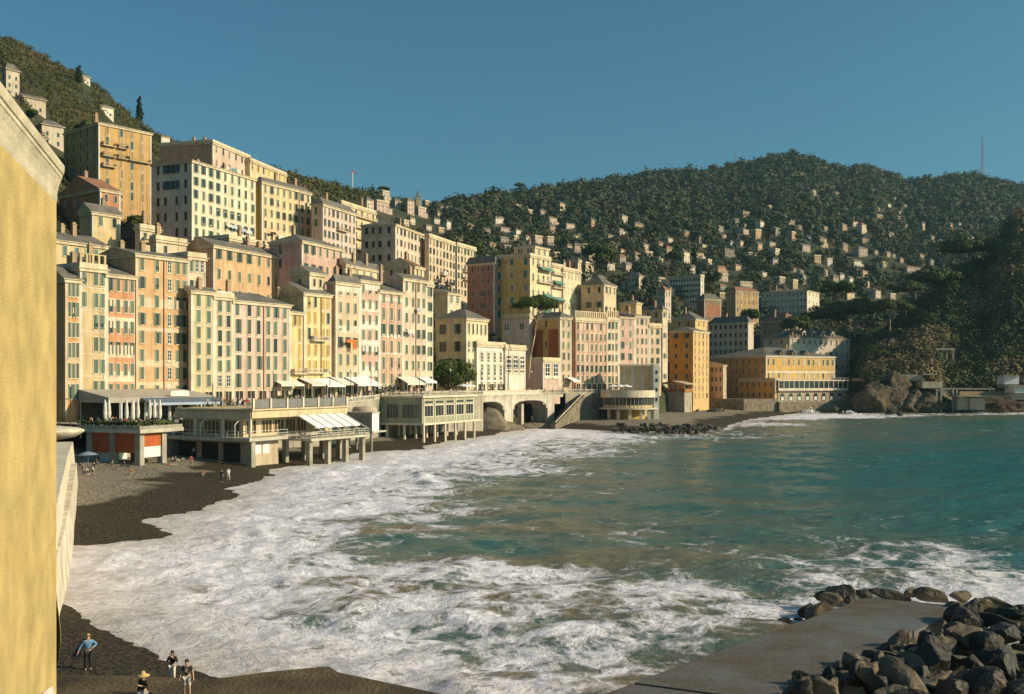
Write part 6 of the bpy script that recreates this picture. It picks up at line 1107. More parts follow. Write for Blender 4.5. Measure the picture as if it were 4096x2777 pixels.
m_cl = surf('cliff_rock', (.115, .085, .052), .95, .6, .5, .3, 1.0, bscale=1.0); RC = [rock_mesh(s, 'cliff_%d' % s, m_cl, 1.6) for s in range(21, 26)]
for i, (px, py, Y, rx, ry_, h) in enumerate([(3468, 1652, 447, 4.5, 5, 15), (3505, 1652, 449, 4, 5, 18), (3545, 1655, 447, 5, 5, 13), (3590, 1655, 449, 4.5, 5, 17), (3635, 1655, 448, 5, 5, 14), (3685, 1655, 449, 5, 5, 12), (3725, 1650, 447, 5, 4, 7), (3880, 1640, 452, 8, 4, 7), (3965, 1645, 450, 8, 4, 6), (3822, 1480, 479, 4, 3, 9)]):
    p = at(px, py, Y); o = link('rock_buttress', RC[i % 5], None, (p.x, p.y, p.z + h * .3), 0, (rx * 2.1, ry_ * 1.6, h * .8)); o.rotation_euler = (random.uniform(-.12, .12), random.uniform(-.12, .12), random.uniform(-.6, .6))
    tag(o, ['dark rock buttress leftmost on the sea cliff', 'second rock buttress from the left on the sea cliff', 'low third rock buttress on the sea cliff', 'tall fourth rock buttress on the sea cliff', 'fifth rock buttress on the sea cliff', 'last rock buttress left of the bathing decks', 'low rock beside the pink bathing wall', 'rock mass under the lower bathing deck', 'rock slope left of the white cabin', 'tan rock face behind the ruined portico'][i], 'rock', 'rock buttresses of the headland')
def rock(px, py, wpx, hpx, z, dark, label, grp, tilt=None, i=0, dep=.9):
    P = gnd(px, py, z); s = P.y / F; w_, h_ = wpx * s / 2 * 1.18, hpx * s / 2 * 1.2; me = (RD if dark else RM)[i % 5]
    o = link('boulder', me, None, (P.x, P.y, z + h_ * .75), 0, (w_, (w_ + h_) * .5 * dep * 1.1, h_)); heap = grp == 'boulders in the heap'; o.rotation_euler = (random.uniform(-.25, .25) * (2 if heap else 1), tilt or random.uniform(-.2, .2) * (3 if heap else 1), random.uniform(-3, 3) if heap else random.uniform(-.5, .5))
    if heap: o.scale = (w_ * random.uniform(.8, 1.45), w_ * random.uniform(.6, 1.0), h_ * random.uniform(.8, 1.25))
    tag(o, label, 'boulder', grp); return o
cv = lambda cx, cy: (2300 + cx * .7728, 2200 + cy * .7728)      # crop -> photo pixels
NEAR = [ # crop centre x, foot y, width, height, dark, z, label, tilt
(1275,262,75,62,1,.6,'small brown boulder leftmost at the far tip of the pier',0),(1330,300,140,75,0,.5,'pale rounded boulder at the left tip of the pier',.1),(1385,262,150,85,0,.7,'rough tan boulder in the middle of the left tip pile',0),(1435,285,75,75,1,.7,'dark jagged boulder right of the rough tan one',0),(1200,350,110,75,1,.2,'dark boulder half in the water left of the pier edge',-.3),(1265,365,150,95,0,.4,'grey wedge boulder leaning against the pier edge',-.5),(1080,405,150,55,1,0,'low black boulder awash in the surf left of the pier',0),(1170,385,80,35,1,0,'small black boulder tucked beside the pier edge',0),
(1640,255,230,62,1,.9,'long dark boulder lying along the far end of the pier',.25),(1500,248,110,50,1,.5,'low dark boulder behind the far corner of the pier',0),(1850,272,165,75,0,.8,'big rounded grey brown boulder behind the pier end',0),(1740,250,90,48,0,.6,'grey boulder between the long dark and big rounded ones',0),(2005,268,95,60,0,.7,'pale boulder in the spray right of the big rounded one',0),(1960,255,60,40,0,.6,'tiny pale boulder in the spray',0),
(2110,335,150,105,0,1.6,'large rounded boulder on top of the right-hand heap',0),(2200,340,170,85,0,1.4,'brown sloping boulder right of the large rounded one',.3),(2310,360,90,55,1,1.4,'dark boulder at the right edge of the photo, topmost',0),
(1690,520,120,105,0,2.0,'upright egg-shaped boulder standing on the pier edge',-.5),(1745,520,60,75,1,2.0,'small dark boulder leaning on the upright egg-shaped one',0),(1815,560,115,130,1,1.9,'tall dark boulder right of the upright egg-shaped one',.3),(1900,560,120,110,0,1.8,'tan boulder with flat top beside the tall dark one',.4),(1690,640,180,100,1,2.0,'wide black boulder casting its shadow over the pier',0),
(1535,700,140,125,0,2.0,'pale sunlit blocky boulder standing forward on the pier',.2),(1500,580,60,40,0,2.0,'small pointed stone on the pier beside the blocky boulder',0),(1190,790,150,120,1,2.0,'dark boulder at the lower left of the heap on the pier',0),(1290,790,160,130,0,2.0,'brown streaked boulder at the bottom edge on the pier',.2),(1640,770,170,75,0,1.7,'flat grey boulder at the bottom under the blocky one',0),(1770,660,130,120,1,1.8,'black slab boulder right of the blocky pale one',.6),(1950,790,320,110,0,1.5,'huge smooth grey boulder at the bottom right',.25),(2200,770,260,150,0,1.3,'big grey brown boulder in the bottom right corner',-.2),(2150,640,190,170,1,1.5,'black boulder above the bottom right corner',.3)]
for i, (cx, cy, w_, h_, dk, z, lab, tl) in enumerate(NEAR):
    q = cv(cx, cy); rock(q[0], q[1], w_ * .7728, h_ * .7728, z - .15, dk, lab, 'boulders heaped round the pier', tl, i)
for i in range(26):                                      # stones lying along the pier's outer edge
    t = i / 25; q = cv(1960 - 860 * t + random.uniform(-20, 90), 415 + 370 * t + random.uniform(-25, 50)); s = random.uniform(80, 150) * (.75 + .35 * t); rock(q[0], q[1], s * .7728, s * random.uniform(.55, .85) * .7728, 1.7, i % 3 != 0, 'broken boulder lying along the right edge of the pier', 'boulders in the heap', None, i)
for i in range(150 ):                                     # the rest of the heap
    cx = random.uniform(1560, 2480); lo = 360 + max(0, 2010 - cx) * .9; cy = lo + (860 - lo) * i / 150; s = random.uniform(90, 230) * (.7 + cy / 2000); q = cv(cx, cy)
    rock(q[0], q[1], s * .7728, s * random.uniform(.5, .8) * .7728, random.uniform(.9, 1.9), random.random() < .7, 'dark broken boulder in the heap right of the pier', 'boulders in the heap', None, i)
for i in range(110):                                    # low breakwater before the round pavilion
    t = random.random(); px = 2440 + 440 * t; d = random.random(); py = 1694 + 6 * t + d * (34 - 10 * abs(t - .5)); h_ = random.uniform(9, 20); 
    z = 1.7 * (1 - d) if px < 2800 else 1.0 * (1 - d)
    P = gnd(px, py + 5, max(0, z)); rock(px, py + 8, random.uniform(14, 32), h_, z, random.random() < .8, 'dark boulder of the low breakwater in front of the round pavilion', 'boulders of the breakwater', None, i)
for i in range(16):
    px = 2775 + random.uniform(0, 125); py = 1640 + random.uniform(-6, 8); rock(px, py, random.uniform(14, 30), random.uniform(9, 22) * (1 - abs(px - 2840) / 110), 2.0, i % 2, 'tan rock at the foot of the amber tower', 'rocks at the foot of the amber tower', None, i)
for i, (px, py, w_, h_) in enumerate([(3170, 1652, 40, 18), (3200, 1655, 22, 12), (3340, 1655, 26, 40), (3370, 1658, 40, 14), (3600, 1665, 34, 16), (3560, 1660, 40, 26)]):
    rock(px, py, w_, h_, 0, 1, ['low black rock at the left foot of the hotel sea wall', 'tiny black rock beside the low one under the hotel wall', 'upright black rock in the surf under the hotel wall', 'flat black rock right of the upright one in the surf', 'small black rock in the water off the cliff', 'black rock at the cliff foot'][i], 'rocks under the hotel wall', None, i)
# spray thrown up at the far shore
m_foam = surf('white_spray', (.85, .82, .80), .9, .15, 1.0, 0, .6)
def spray(px, py, w_, h_, label):
    P = gnd(px, py, 0); s = P.y / F; n = 700; v = NR.normal(size=(n, 3)) * np.array([w_ * s * .24, 1.2, h_ * s * .34]); v[:, 2] = np.abs(v[:, 2]) * np.clip(1 - np.abs(v[:, 0]) / (w_ * s * .55), .15, 1)
    o = link('spray', quads_mesh('spray', v + np.array([P.x, P.y, -.2]), NR.normal(size=(n, 3)), NR.uniform(.12, .4, n), m_foam)); tag(o, label, 'spray', kind='stuff')
spray(3235, 1655, 110, 26, 'white spray bursting at the hotel sea wall'); spray(3400, 1658, 80, 22, 'white spray right of the black rock'); spray(4030, 1650, 100, 22, 'white spray on the rocks under the bath cabin'); spray(3900, 1652, 120, 8, 'low white breakers at the foot of the bathing decks'); spray(3600, 1664, 160, 7, 'low white breakers at the cliff foot')
# ------------------------------------------------------------------ people
def skinned(name, V, E, rad, mat, sub=1, smooth=True):
    me = bpy.data.meshes.new(name + '_tmp'); me.from_pydata([tuple(v) for v in V], E, []); o = bpy.data.objects.new(name + '_tmp', me); COL.objects.link(o)
    md = o.modifiers.new('s', 'SKIN'); md.use_smooth_shade = smooth; sv = me.skin_vertices[0].data
    for i, r in enumerate(rad): r = r if isinstance(r, tuple) else (r, r); sv[i].radius = r; sv[i].use_root = (i == 0)
    if sub: m2 = o.modifiers.new('u', 'SUBSURF'); m2.levels = sub; m2.render_levels = sub
    dg = bpy.context.evaluated_depsgraph_get(); ev = o.evaluated_get(dg); out = bpy.data.meshes.new_from_object(ev); out.name = name
    bpy.data.objects.remove(o); bpy.data.meshes.remove(me); out.materials.clear(); out.materials.append(mat); return out
# joints for a 1.7 m figure facing -y
J0 = {'pel': (0, 0, .93), 'spn': (0, 0, 1.12), 'chs': (0, 0, 1.32), 'nck': (0, 0, 1.45), 'hd0': (0, -.01, 1.53), 'hd1': (0, -.015, 1.63), 'shL': (.17, 0, 1.39), 'elL': (.23, .02, 1.12), 'wrL': (.25, -.04, .88), 'shR': (-.17, 0, 1.39), 'elR': (-.23, .02, 1.12), 'wrR': (-.25, -.04, .88),
      'hpL': (.09, 0, .88), 'knL': (.10, -.01, .48), 'anL': (.11, .02, .08), 'toL': (.12, -.14, .03), 'hpR': (-.09, 0, .88), 'knR': (-.10, -.01, .48), 'anR': (-.11, .02, .08), 'toR': (-.12, -.14, .03)}
RAD = {'pel': (.125, .10), 'spn': (.12, .09), 'chs': (.15, .10), 'nck': .055, 'hd0': .075, 'hd1': (.082, .092), 'shL': .06, 'elL': .042, 'wrL': .03, 'shR': .06, 'elR': .042, 'wrR': .03, 'hpL': .085, 'knL': .058, 'anL': .04, 'toL': .035, 'hpR': .085, 'knR': .058, 'anR': .04, 'toR': .035}
BONES = [('pel', 'spn'), ('spn', 'chs'), ('chs', 'nck'), ('nck', 'hd0'), ('hd0', 'hd1'), ('chs', 'shL'), ('shL', 'elL'), ('elL', 'wrL'), ('chs', 'shR'), ('shR', 'elR'), ('elR', 'wrR'), ('pel', 'hpL'), ('hpL', 'knL'), ('knL', 'anL'), ('anL', 'toL'), ('pel', 'hpR'), ('hpR', 'knR'), ('knR', 'anR'), ('anR', 'toR')]
POSES = {'stand': {}, 'walk': {'knL': (.10, -.12, .50), 'anL': (.10, -.22, .08), 'toL': (.10, -.38, .06), 'anR': (-.1, .25, .12), 'toR': (-.1, .13, .03), 'elL': (.23, .12, 1.13), 'wrL': (.24, .12, .9), 'wrR': (-.24, -.2, .93)},
 'sit': {'pel': (0, 0, .13), 'spn': (0, .03, .32), 'chs': (0, .04, .52), 'nck': (0, .02, .65), 'hd0': (0, 0, .73), 'hd1': (0, 0, .83), 'shL': (.17, .03, .58), 'shR': (-.17, .03, .58), 'elL': (.24, -.08, .38), 'elR': (-.24, -.08, .38), 'wrL': (.14, -.30, .40), 'wrR': (-.14, -.30, .40), 'hpL': (.09, -.02, .12), 'hpR': (-.09, -.02, .12), 'knL': (.12, -.38, .42), 'knR': (-.12, -.38, .42), 'anL': (.1, -.56, .06), 'anR': (-.1, -.56, .06), 'toL': (.1, -.7, .03), 'toR': (-.1, -.7, .03)},
 'chair': {'pel': (0, 0, .5), 'spn': (0, .02, .68), 'chs': (0, .02, .88), 'nck': (0, 0, 1.0), 'hd0': (0, -.01, 1.08), 'hd1': (0, -.01, 1.18), 'shL': (.17, 0, .94), 'shR': (-.17, 0, .94), 'elL': (.23, -.05, .7), 'elR': (-.23, -.05, .7), 'wrL': (.15, -.3, .72), 'wrR': (-.15, -.3, .72), 'hpL': (.09, -.02, .5), 'hpR': (-.09, -.02, .5), 'knL': (.1, -.42, .5), 'knR': (-.1, -.42, .5), 'anL': (.1, -.42, .08), 'anR': (-.1, -.42, .08), 'toL': (.1, -.56, .03), 'toR': (-.1, -.56, .03)},
 'lie': {'pel': (0, 0, .12), 'spn': (0, .2, .13), 'chs': (0, .4, .14), 'nck': (0, .54, .15), 'hd0': (0, .62, .16), 'hd1': (0, .72, .17), 'shL': (.17, .46, .12), 'shR': (-.17, .46, .12), 'elL': (.27, .2, .08), 'elR': (-.27, .2, .08), 'wrL': (.2, -.02, .08), 'wrR': (-.2, -.02, .08), 'hpL': (.09, -.04, .11), 'hpR': (-.09, -.04, .11), 'knL': (.11, -.44, .2), 'knR': (-.11, -.44, .12), 'anL': (.11, -.84, .07), 'anR': (-.11, -.84, .07), 'toL': (.13, -.9, .2), 'toR': (-.13, -.9, .2)}}
def body_mesh(name, J, mat, bones=None, radd=0, names=None, sub=1, hand=True, rmul=1.0, zmin=None):
    bs = bones or BONES; ks = [];
    for p, q in bs:
        for k in (p, q):
            if k not in ks: ks.append(k)
    V = [J[k] for k in ks]; Rr = [tuple(x * rmul + radd for x in (RAD[k] if isinstance(RAD[k], tuple) else (RAD[k],) * 2)) for k in ks]; E = [(ks.index(p), ks.index(q)) for p, q in bs]
    if hand:
        for s in 'LR':
            w = Vector(J['wr' + s]); d = (w - Vector(J['el' + s])).normalized(); side = Vector((0, 1, 0)).cross(d).normalized() if abs(d.y) < .9 else Vector((1, 0, 0)); fr_ = d.cross(side)
            wi = ks.index('wr' + s); V.append(tuple(w + d * .07)); Rr.append((.034, .022)); pi_ = len(V) - 1; E.append((wi, pi_))
            for f in range(4):
                b0 = w + d * .10 + fr_ * (f - 1.5) * .019; L_ = (.055, .065, .06, .045)[f]; V.append(tuple(b0 + d * L_ * .5)); Rr.append((.009, .009)); E.append((pi_, len(V) - 1)); V.append(tuple(b0 + d * L_ * .95 + side * .02)); Rr.append((.007, .007)); E.append((len(V) - 2, len(V) - 1))
            t0 = w + d * .05 - fr_ * .045; V.append(tuple(t0 + d * .01)); Rr.append((.011, .011)); E.append((pi_, len(V) - 1)); V.append(tuple(t0 + d * .05 - fr_ * .01)); Rr.append((.008, .008)); E.append((len(V) - 2, len(V) - 1))
    return skinned(name, V, E, Rr, mat, sub)
SKIN = surf('skin', (.50, .30, .19), .6, .08, 8)
HAIRD = surf('dark_hair', (.03, .018, .01), .7); HAIRB = surf('fair_hair', (.42, .26, .10), .7)
def pose(**kw): J = dict(J0); J.update(kw); return J
def head_bits(e, J, hair, long=False):
    h = Vector(J['hd1']); b = MB(); b.lathe([(.001, .128), (.06, .115), (.095, .07), (.10, .02), (.092, -.03)] + ([(.10, -.12), (.09, -.2), (.03, -.24)] if long else [(.07, -.07), (.02, -.08)]), 14, R(-15), R(195)); b.lathe([(.001, .128), (.06, .115), (.092, .08), (.094, .055)], 14, R(190), R(352))
    b.build('hair', [hair], e, smooth=True, loc=tuple(h - Vector((0, .0, .01))))
    b = MB()
    for s in (-.032, .032): b.box(s - .012, s + .012, -.006, 0, -.008, .006)
    b.box(-.02, .02, .0, .006, -.072, -.064); b.build('eyes_and_mouth', [surf('eye_dark', (.03, .02, .02), .5)], e, loc=tuple(h + Vector((0, -.094, .0))))
    b = MB(); b.poly([(-.014, 0, -.03), (.014, 0, -.03), (0, -.028, -.034), ]); b.poly([(-.008, 0, .02), (-.014, 0, -.03), (0, -.028, -.034)]); b.poly([(.014, 0, -.03), (.008, 0, .02), (0, -.028, -.034)]); b.build('nose', [SKIN], e, loc=tuple(h + Vector((0, -.088, -.005))))
    b = MB()
    for s in (-1, 1): b.tube((s * .088, .0, -.04), (s * .094, .005, .02), .018, .014, 6)
    b.build('ears', [SKIN], e, loc=tuple(h))
TOR = [('pel', 'spn'), ('spn', 'chs'), ('chs', 'shL'), ('chs', 'shR')]
ARM = [('shL', 'elL'), ('shR', 'elR')]; FOR = [('elL', 'wrL'), ('elR', 'wrR')]
LEG = [('pel', 'hpL'), ('hpL', 'knL'), ('pel', 'hpR'), ('hpR', 'knR')]; SHN = [('knL', 'anL'), ('knR', 'anR')]
def person(P, h, rz, J, label, top, bot, hair, sleeve='long', legs='long', longhair=False, group=None):
    e = empty('person', P, rz, label, 'person', group); e.scale = (h / 1.72,) * 3
    link('body', body_mesh('body', J, SKIN), e)
    link('top', body_mesh('top', dict(J, elL=tuple(Vector(J['shL']).lerp(Vector(J['elL']), .7)), elR=tuple(Vector(J['shR']).lerp(Vector(J['elR']), .7))) if sleeve == 'short' else dict(J, wrL=tuple(Vector(J['elL']).lerp(Vector(J['wrL']), .85)), wrR=tuple(Vector(J['elR']).lerp(Vector(J['wrR']), .85))), top, TOR + ARM + (FOR if sleeve == 'long' else []), .018, hand=False), e)
    link('shorts' if legs == 'short' else 'trousers', body_mesh('bot', dict(J, knL=J['knL'], anL=tuple(Vector(J['knL']).lerp(Vector(J['anL']), .9)), anR=tuple(Vector(J['knR']).lerp(Vector(J['anR']), .9))), bot, LEG + (SHN if legs == 'long' else []), .02, hand=False), e)
    if legs == 'long' or True:
        b = MB()
        for s in 'LR': a, t = Vector(J['an' + s]), Vector(J['to' + s]); b.tube(a - Vector((0, -.03, .02)), t, .052, .045, 8)
        b.build('shoes', [surf('dark_shoe', (.05, .04, .035), .7)], e, smooth=True)
    head_bits(e, J, hair, longhair); return e
cl = lambda k, c: surf('cloth_' + k, c, .85, .12, 6)
P = at(352, 2704, 46); person((P.x, P.y, beach_z(np.array(P.x), np.array(P.y)) - .05), 1.72, .5, pose(elL=(.38, .05, 1.2), wrL=(.17, -.22, 1.12), elR=(-.33, .04, 1.15), wrR=(-.42, -.02, .95)), 'person in light blue shirt and dark trousers carrying a dark coat on the beach', cl('blue', (.10, .22, .36)), cl('black', (.02, .018, .016)), HAIRB)
b = MB(); q = [(-.06, .0, .55), (.08, .05, .5), (.16, .0, .1), (.24, .03, -.35), (.05, -.05, -.5), (-.14, .02, -.4), (-.12, 0, .1)]; b.prism([(p[0], p[2]) for p in q], -.06, .08); o = b.build('coat', [cl('navy', (.02, .02, .026))], loc=(P.x - .42, P.y - .1, float(beach_z(np.array(P.x), np.array(P.y))) + .95)); o.rotation_euler = (R(90), R(28), .3); tag(o, 'dark folded coat hanging from the arm of the person in light blue', 'coat')
P = at(690, 2709, 45.3); zg_ = float(beach_z(np.array(P.x), np.array(P.y)))
person((P.x, P.y, zg_), 1.46, -.15, pose(elL=(.30, -.02, 1.13), wrL=(.07, -.17, 1.42), elR=(-.30, -.02, 1.13), wrR=(-.07, -.17, 1.42), knL=(.11, -.05, .48)), 'person with long dark hair in a black vest and white trousers, hands at face', cl('black', (.02, .018, .016)), cl('white', (.62, .56, .48)), HAIRD, longhair=True)
P = gnd(748, 2788, SZ)
bo = person((P.x, P.y, SZ), 1.52, .1, pose(elL=(.25, .05, 1.12), wrL=(.30, -.06, .90), elR=(-.25, .05, 1.12), wrR=(-.30, -.06, .90), knL=(.12, -.05, .48), anL=(.13, .0, .08)), 'person in black printed T-shirt and pale shorts walking on the apron', cl('tee', (.022, .02, .018)), cl('stone', (.48, .44, .38)), HAIRD, 'short', 'short')
b = MB(); b.poly([(-.09, 0, .12), (-.03, 0, .05), (.02, 0, .1), (.09, 0, .13), (.05, 0, .0), (.06, 0, -.12), (-.01, 0, -.05), (-.07, 0, -.1), (-.04, 0, .02)]); b.build('shirt_print', [cl('print', (.4, .34, .24))], bo, loc=(0, -.15, 1.25))
P = gnd(573, 2860, SZ); ph = person((P.x, P.y, SZ), 1.62, -.4, pose(elL=(.3, -.05, 1.15), wrL=(.1, -.22, 1.25)), 'person in a wide straw hat at the bottom edge', cl('dark', (.03, .025, .02)), cl('stone', (.48, .44, .38)), HAIRD)
b = MB(); b.lathe([(.001, .13), (.07, .12), (.095, .04), (.10, 0), (.20, -.01), (.27, -.06), (.26, -.07), (.19, -.03), (.09, -.02)], 20); b.build('straw_hat', [cl('straw', (.56, .36, .15))], ph, smooth=True, loc=(0, -.02, 1.67))
# small figures: one mesh each, coloured top, trousers, hair and skin by area
def small_mesh(pn, k, pal):
    J = dict(J0); J.update(POSES[pn]); me = body_mesh('figure_%s_%d' % (pn, k), J, pal[0], hand=False, radd=.012, sub=1)
    for m in pal[1:]: me.materials.append(m)
    seg = [(Vector(J[a]), Vector(J[b_]), a, b_) for a, b_ in BONES]; idx = []
    for p in me.polygons:
        c = p.center; best = min(seg, key=lambda s: (c - (s[0] + (s[1] - s[0]) * max(0, min(1, (c - s[0]).dot(s[1] - s[0]) / max(1e-6, (s[1] - s[0]).length_squared))))).length); n = best[3]
        mi = 1 if n in ('spn', 'chs', 'shL', 'shR', 'elL', 'elR') else 2 if n in ('hpL', 'hpR', 'knL', 'knR', 'anL', 'anR') else 0
        if n == 'hd1' and (c.y > J['hd1'][1] - .01 or c.z > J['hd1'][2] + .05): mi = 3
        idx.append(mi)
    me.polygons.foreach_set('material_index', idx); return me
tops = [(.55, .5, .45), (.03, .03, .035), (.32, .06, .03), (.08, .12, .2), (.3, .25, .18), (.5, .33, .25), (.06, .06, .05), (.62, .6, .56)]; bots = [(.03, .03, .035), (.06, .08, .13), (.3, .25, .18), (.5, .46, .4)]
FIG = {pn: [small_mesh(pn, k, [SKIN, cl('t%d' % k, tops[k]), cl('b%d' % (k % 4), bots[k % 4]), HAIRD]) for k in range(8 if pn in ('stand', 'walk', 'chair') else 5)] for pn in POSES}
def fig(P, pn, k, label, group, rz=None):
    o = link('person', FIG[pn][k % len(FIG[pn])], None, P, random.uniform(-3, 3) if rz is None else rz); return tag(o, label, 'person', group)
def bz(p): return float(beach_z(np.array(p.x), np.array(p.y)))
def onbeach(px, py):
    z = 1.5
    for _ in range(6): p = gnd(px, py, z); z = bz(p)
    return Vector((p.x, p.y, z))
FIGB = [(765, 1866, 'walk', 2, 'person in red walking on the beach in front of the long pavilion'), (775, 1826, 'stand', 0, 'person standing in the shade under the long pavilion deck'), (672, 1820, 'stand', 3, 'person standing beside the terrace pillar'), (812, 1903, 'sit', 2, 'person in red sitting alone on the dry upper pebbles'), (527, 1899, 'sit', 2, 'person in red sitting alone below the red panels'), (887, 1930, 'stand', 1, 'left of two people standing at the surf edge'), (914, 1928, 'walk', 7, 'person in white, right of two standing at the surf edge'),
 (450, 1862, 'sit', 4, None), (462, 1876, 'lie', 1, None), (497, 1868, 'sit', 6, None), (515, 1868, 'lie', 1, None), (583, 1850, 'sit', 0, 'person in white sitting under the terrace between the pillars'), (690, 1848, 'sit', 4, None), (702, 1845, 'sit', 3, None), (683, 1862, 'lie', 7, None), (655, 1858, 'lie', 1, None), (725, 1838, 'lie', 0, None),
 (340, 1850, 'sit', 3, None), (352, 1838, 'stand', 6, 'person standing in the crowded group by the sea wall'), (330, 1880, 'sit', 1, None), (345, 1893, 'sit', 5, None), (372, 1888, 'sit', 0, None), (385, 1860, 'sit', 6, None), (395, 1852, 'stand', 4, 'person in tan standing at the right of the group by the sea wall'), (318, 1865, 'sit', 6, None), (362, 1902, 'lie', 3, None), (335, 1900, 'sit', 6, None), (376, 1872, 'sit', 1, None)]
for i, (px, py, pn, k, lab) in enumerate(FIGB):
    fig(onbeach(px, py), pn, k, lab or ('person resting on the pebbles in the group by the sea wall' if px < 420 else 'person resting on the pebbles near the terrace pillars'), 'people on the beach')
p = onbeach(352, 1868); b = MB(); b.lathe([(.02, 2.2), (.8, 2.0), (1.3, 1.75), (1.28, 1.72), (.8, 1.95)], 12); b.tube((0, 0, 0), (0, 0, 2.2), .03, n=5); o = b.build('beach_umbrella', [cl('umb', (.22, .25, .36))], loc=p); tag(o, 'blue grey beach umbrella over the group by the sea wall', 'umbrella')
def pt_row(px, s): p = rowp(px); z = pz(px); return Vector((p.x + NS.x * s, p.y + NS.y * s, z))
for i in range(26):                                      # stones lying along the pier's outer edge
    t = i / 25; q = cv(1960 - 860 * t + random.uniform(-20, 90), 415 + 370 * t + random.uniform(-25, 50)); s = random.uniform(80, 150) * (.75 + .35 * t); rock(q[0], q[1], s * .7728, s * random.uniform(.55, .85) * .7728, 1.7, i % 3 != 0, 'broken boulder lying along the right edge of the pier', 'boulders in the heap', None, i)
for i in range(150 ):                                     # strollers on the promenade
    px = random.choice([random.uniform(760, 1000), random.uniform(1000, 1340), random.uniform(1440, 1880), random.uniform(1900, 2560)]); s = random.uniform(1.5, max(2.5, wid(px) - .8)); 
    if px > 1000 and random.random() < .5: s = wid(px) - random.uniform(.6, 1.5)
    fig(pt_row(px, s), random.choice(('stand', 'walk', 'walk')), i, 'person strolling among others on the promenade', 'people on the promenade')
def on_local(e, x, y, z): return e.matrix_basis @ Vector((x, y, z))
for i in range(30): fig(on_local(E2, random.uniform(.5, L2 - 1), random.uniform(.4, 4) if i % 3 else random.uniform(4, D2_ - 1), zt2), random.choice(('stand', 'chair', 'walk')), i, 'person on the roof terrace of the long cream pavilion', 'people on the pavilion roof')
for i in range(34): fig(on_local(E3, random.uniform(.5, L3), random.uniform(.3, 5) if i % 2 else random.uniform(4, D3 - 1), zt3), random.choice(('stand', 'chair', 'chair')), i, 'person on the roof terrace of the glass pavilion', 'people on the glass pavilion roof')
for i in range(52): fig(on_local(E1, random.uniform(.2, L1 * .9), random.uniform(.2, D1 - 1), zt1), random.choice(('chair', 'chair', 'stand')), i, 'person at the tables of the planted terrace', 'people on the planted terrace')
for i in range(8): fig(on_local(E2, xw0 + random.uniform(.8, xw1 - xw0 - 1), random.uniform(-4, -.6), zd2 - .5), 'chair', i, 'person seated behind the white railing of the sea deck', 'people on the sea deck')
for i in range(3): fig(onbeach(2965 + i * 38, 1640 + i), 'stand', i * 3, ('left', 'middle', 'right')[i] + ' of three small people on the far beach', 'people on the far beach')
# ------------------------------------------------------------------ terrace furniture: parasols, tables, lamps
def closed_parasol(name='parasol'):
    b = MB(); b.tube((0, 0, 0), (0, 0, 3.3), .04, n=6); b.box(-.3, .3, -.3, .3, 0, .08); b.lathe([(.06, 1.0), (.19, 1.15), (.26, 1.6), (.20, 2.5), (.10, 3.2), (.02, 3.35)], 9, m=1); return b.mesh(name, [m_metal, surf('parasol_cloth', (.60, .55, .46), .9, .12, 2.0)])
CPM = closed_parasol()
xs_ = sorted([(on_local(E1, x, y, zt1), 0) for x, y in [(.6, D1 * .62), (.8, D1 * .18), (L1 * .35, D1 * .75), (L1 * .3, D1 * .42), (L1 * .55, D1 * .2), (L1 * .7, D1 * .5), (L1 * .62, .9), (L1 * .9, D1 * .35)]], key=lambda t: t[0].x / t[0].y)
for i, (p, _) in enumerate(xs_): o = link('parasol', CPM, None, p, i, (1.25, 1.25, 1.3)); tag(o, '%s closed white parasol %son the planted terrace' % ((ordn[i].strip() or 'leftmost'), '' if i == 0 else 'from the left '), 'parasol', 'closed parasols on the planted terrace')
b = MB(); b.lathe([(.001, .75), (.45, .75), (.45, .71), (.05, .70)], 12); b.tube((0, 0, 0), (0, 0, .72), .04, n=6); b.lathe([(.25, 0), (.2, .05), (.03, .06)], 10); TBM = b.mesh('table', [m_white])
for i in range(14): o = link('cafe_table', TBM, None, on_local(E1, .8 + (i % 4) * L1 * .24, .6 + (i // 4) * D1 * .26, zt1)); tag(o, 'round white cafe table on the planted terrace', 'table', 'cafe tables on the planted terrace')
for i in range(10): o = link('cafe_table', TBM, None, on_local(E3, .8 + (i % 5) * L3 * .2, .8 + (i // 5) * 3, zt3)); tag(o, 'round white cafe table on the glass pavilion roof', 'table', 'cafe tables on the pavilion roof')
def awning(px0, px1, z0, z1, out, c, label):
    p, q = rowp(px0), rowp(px1); b = MB(); th = .05
    A = [vv(p, .15, z0), vv(p, out, z1), vv(q, out, z1), vv(q, .15, z0)]; b.poly(A); b.poly([A[1], (A[1][0], A[1][1], z1 - .4), (A[2][0], A[2][1], z1 - .4), A[2]]); b.poly([A[0], A[1], (A[1][0], A[1][1], z1 - .06), (A[0][0], A[0][1], z0 - .06)]); b.poly([A[3], A[2], (A[2][0], A[2][1], z1 - .06), (A[3][0], A[3][1], z0 - .06)])
    for s in (p, q): b.tube(vv(s, out - .1, pz(px0)), vv(s, out - .1, z1), .05, n=5)
    o = b.build('awning', [c]); tag(o, label, 'awning', 'awnings along the promenade')
cr_ = surf('cream_canvas', (.72, .66, .55), .9, .1, 1.0)
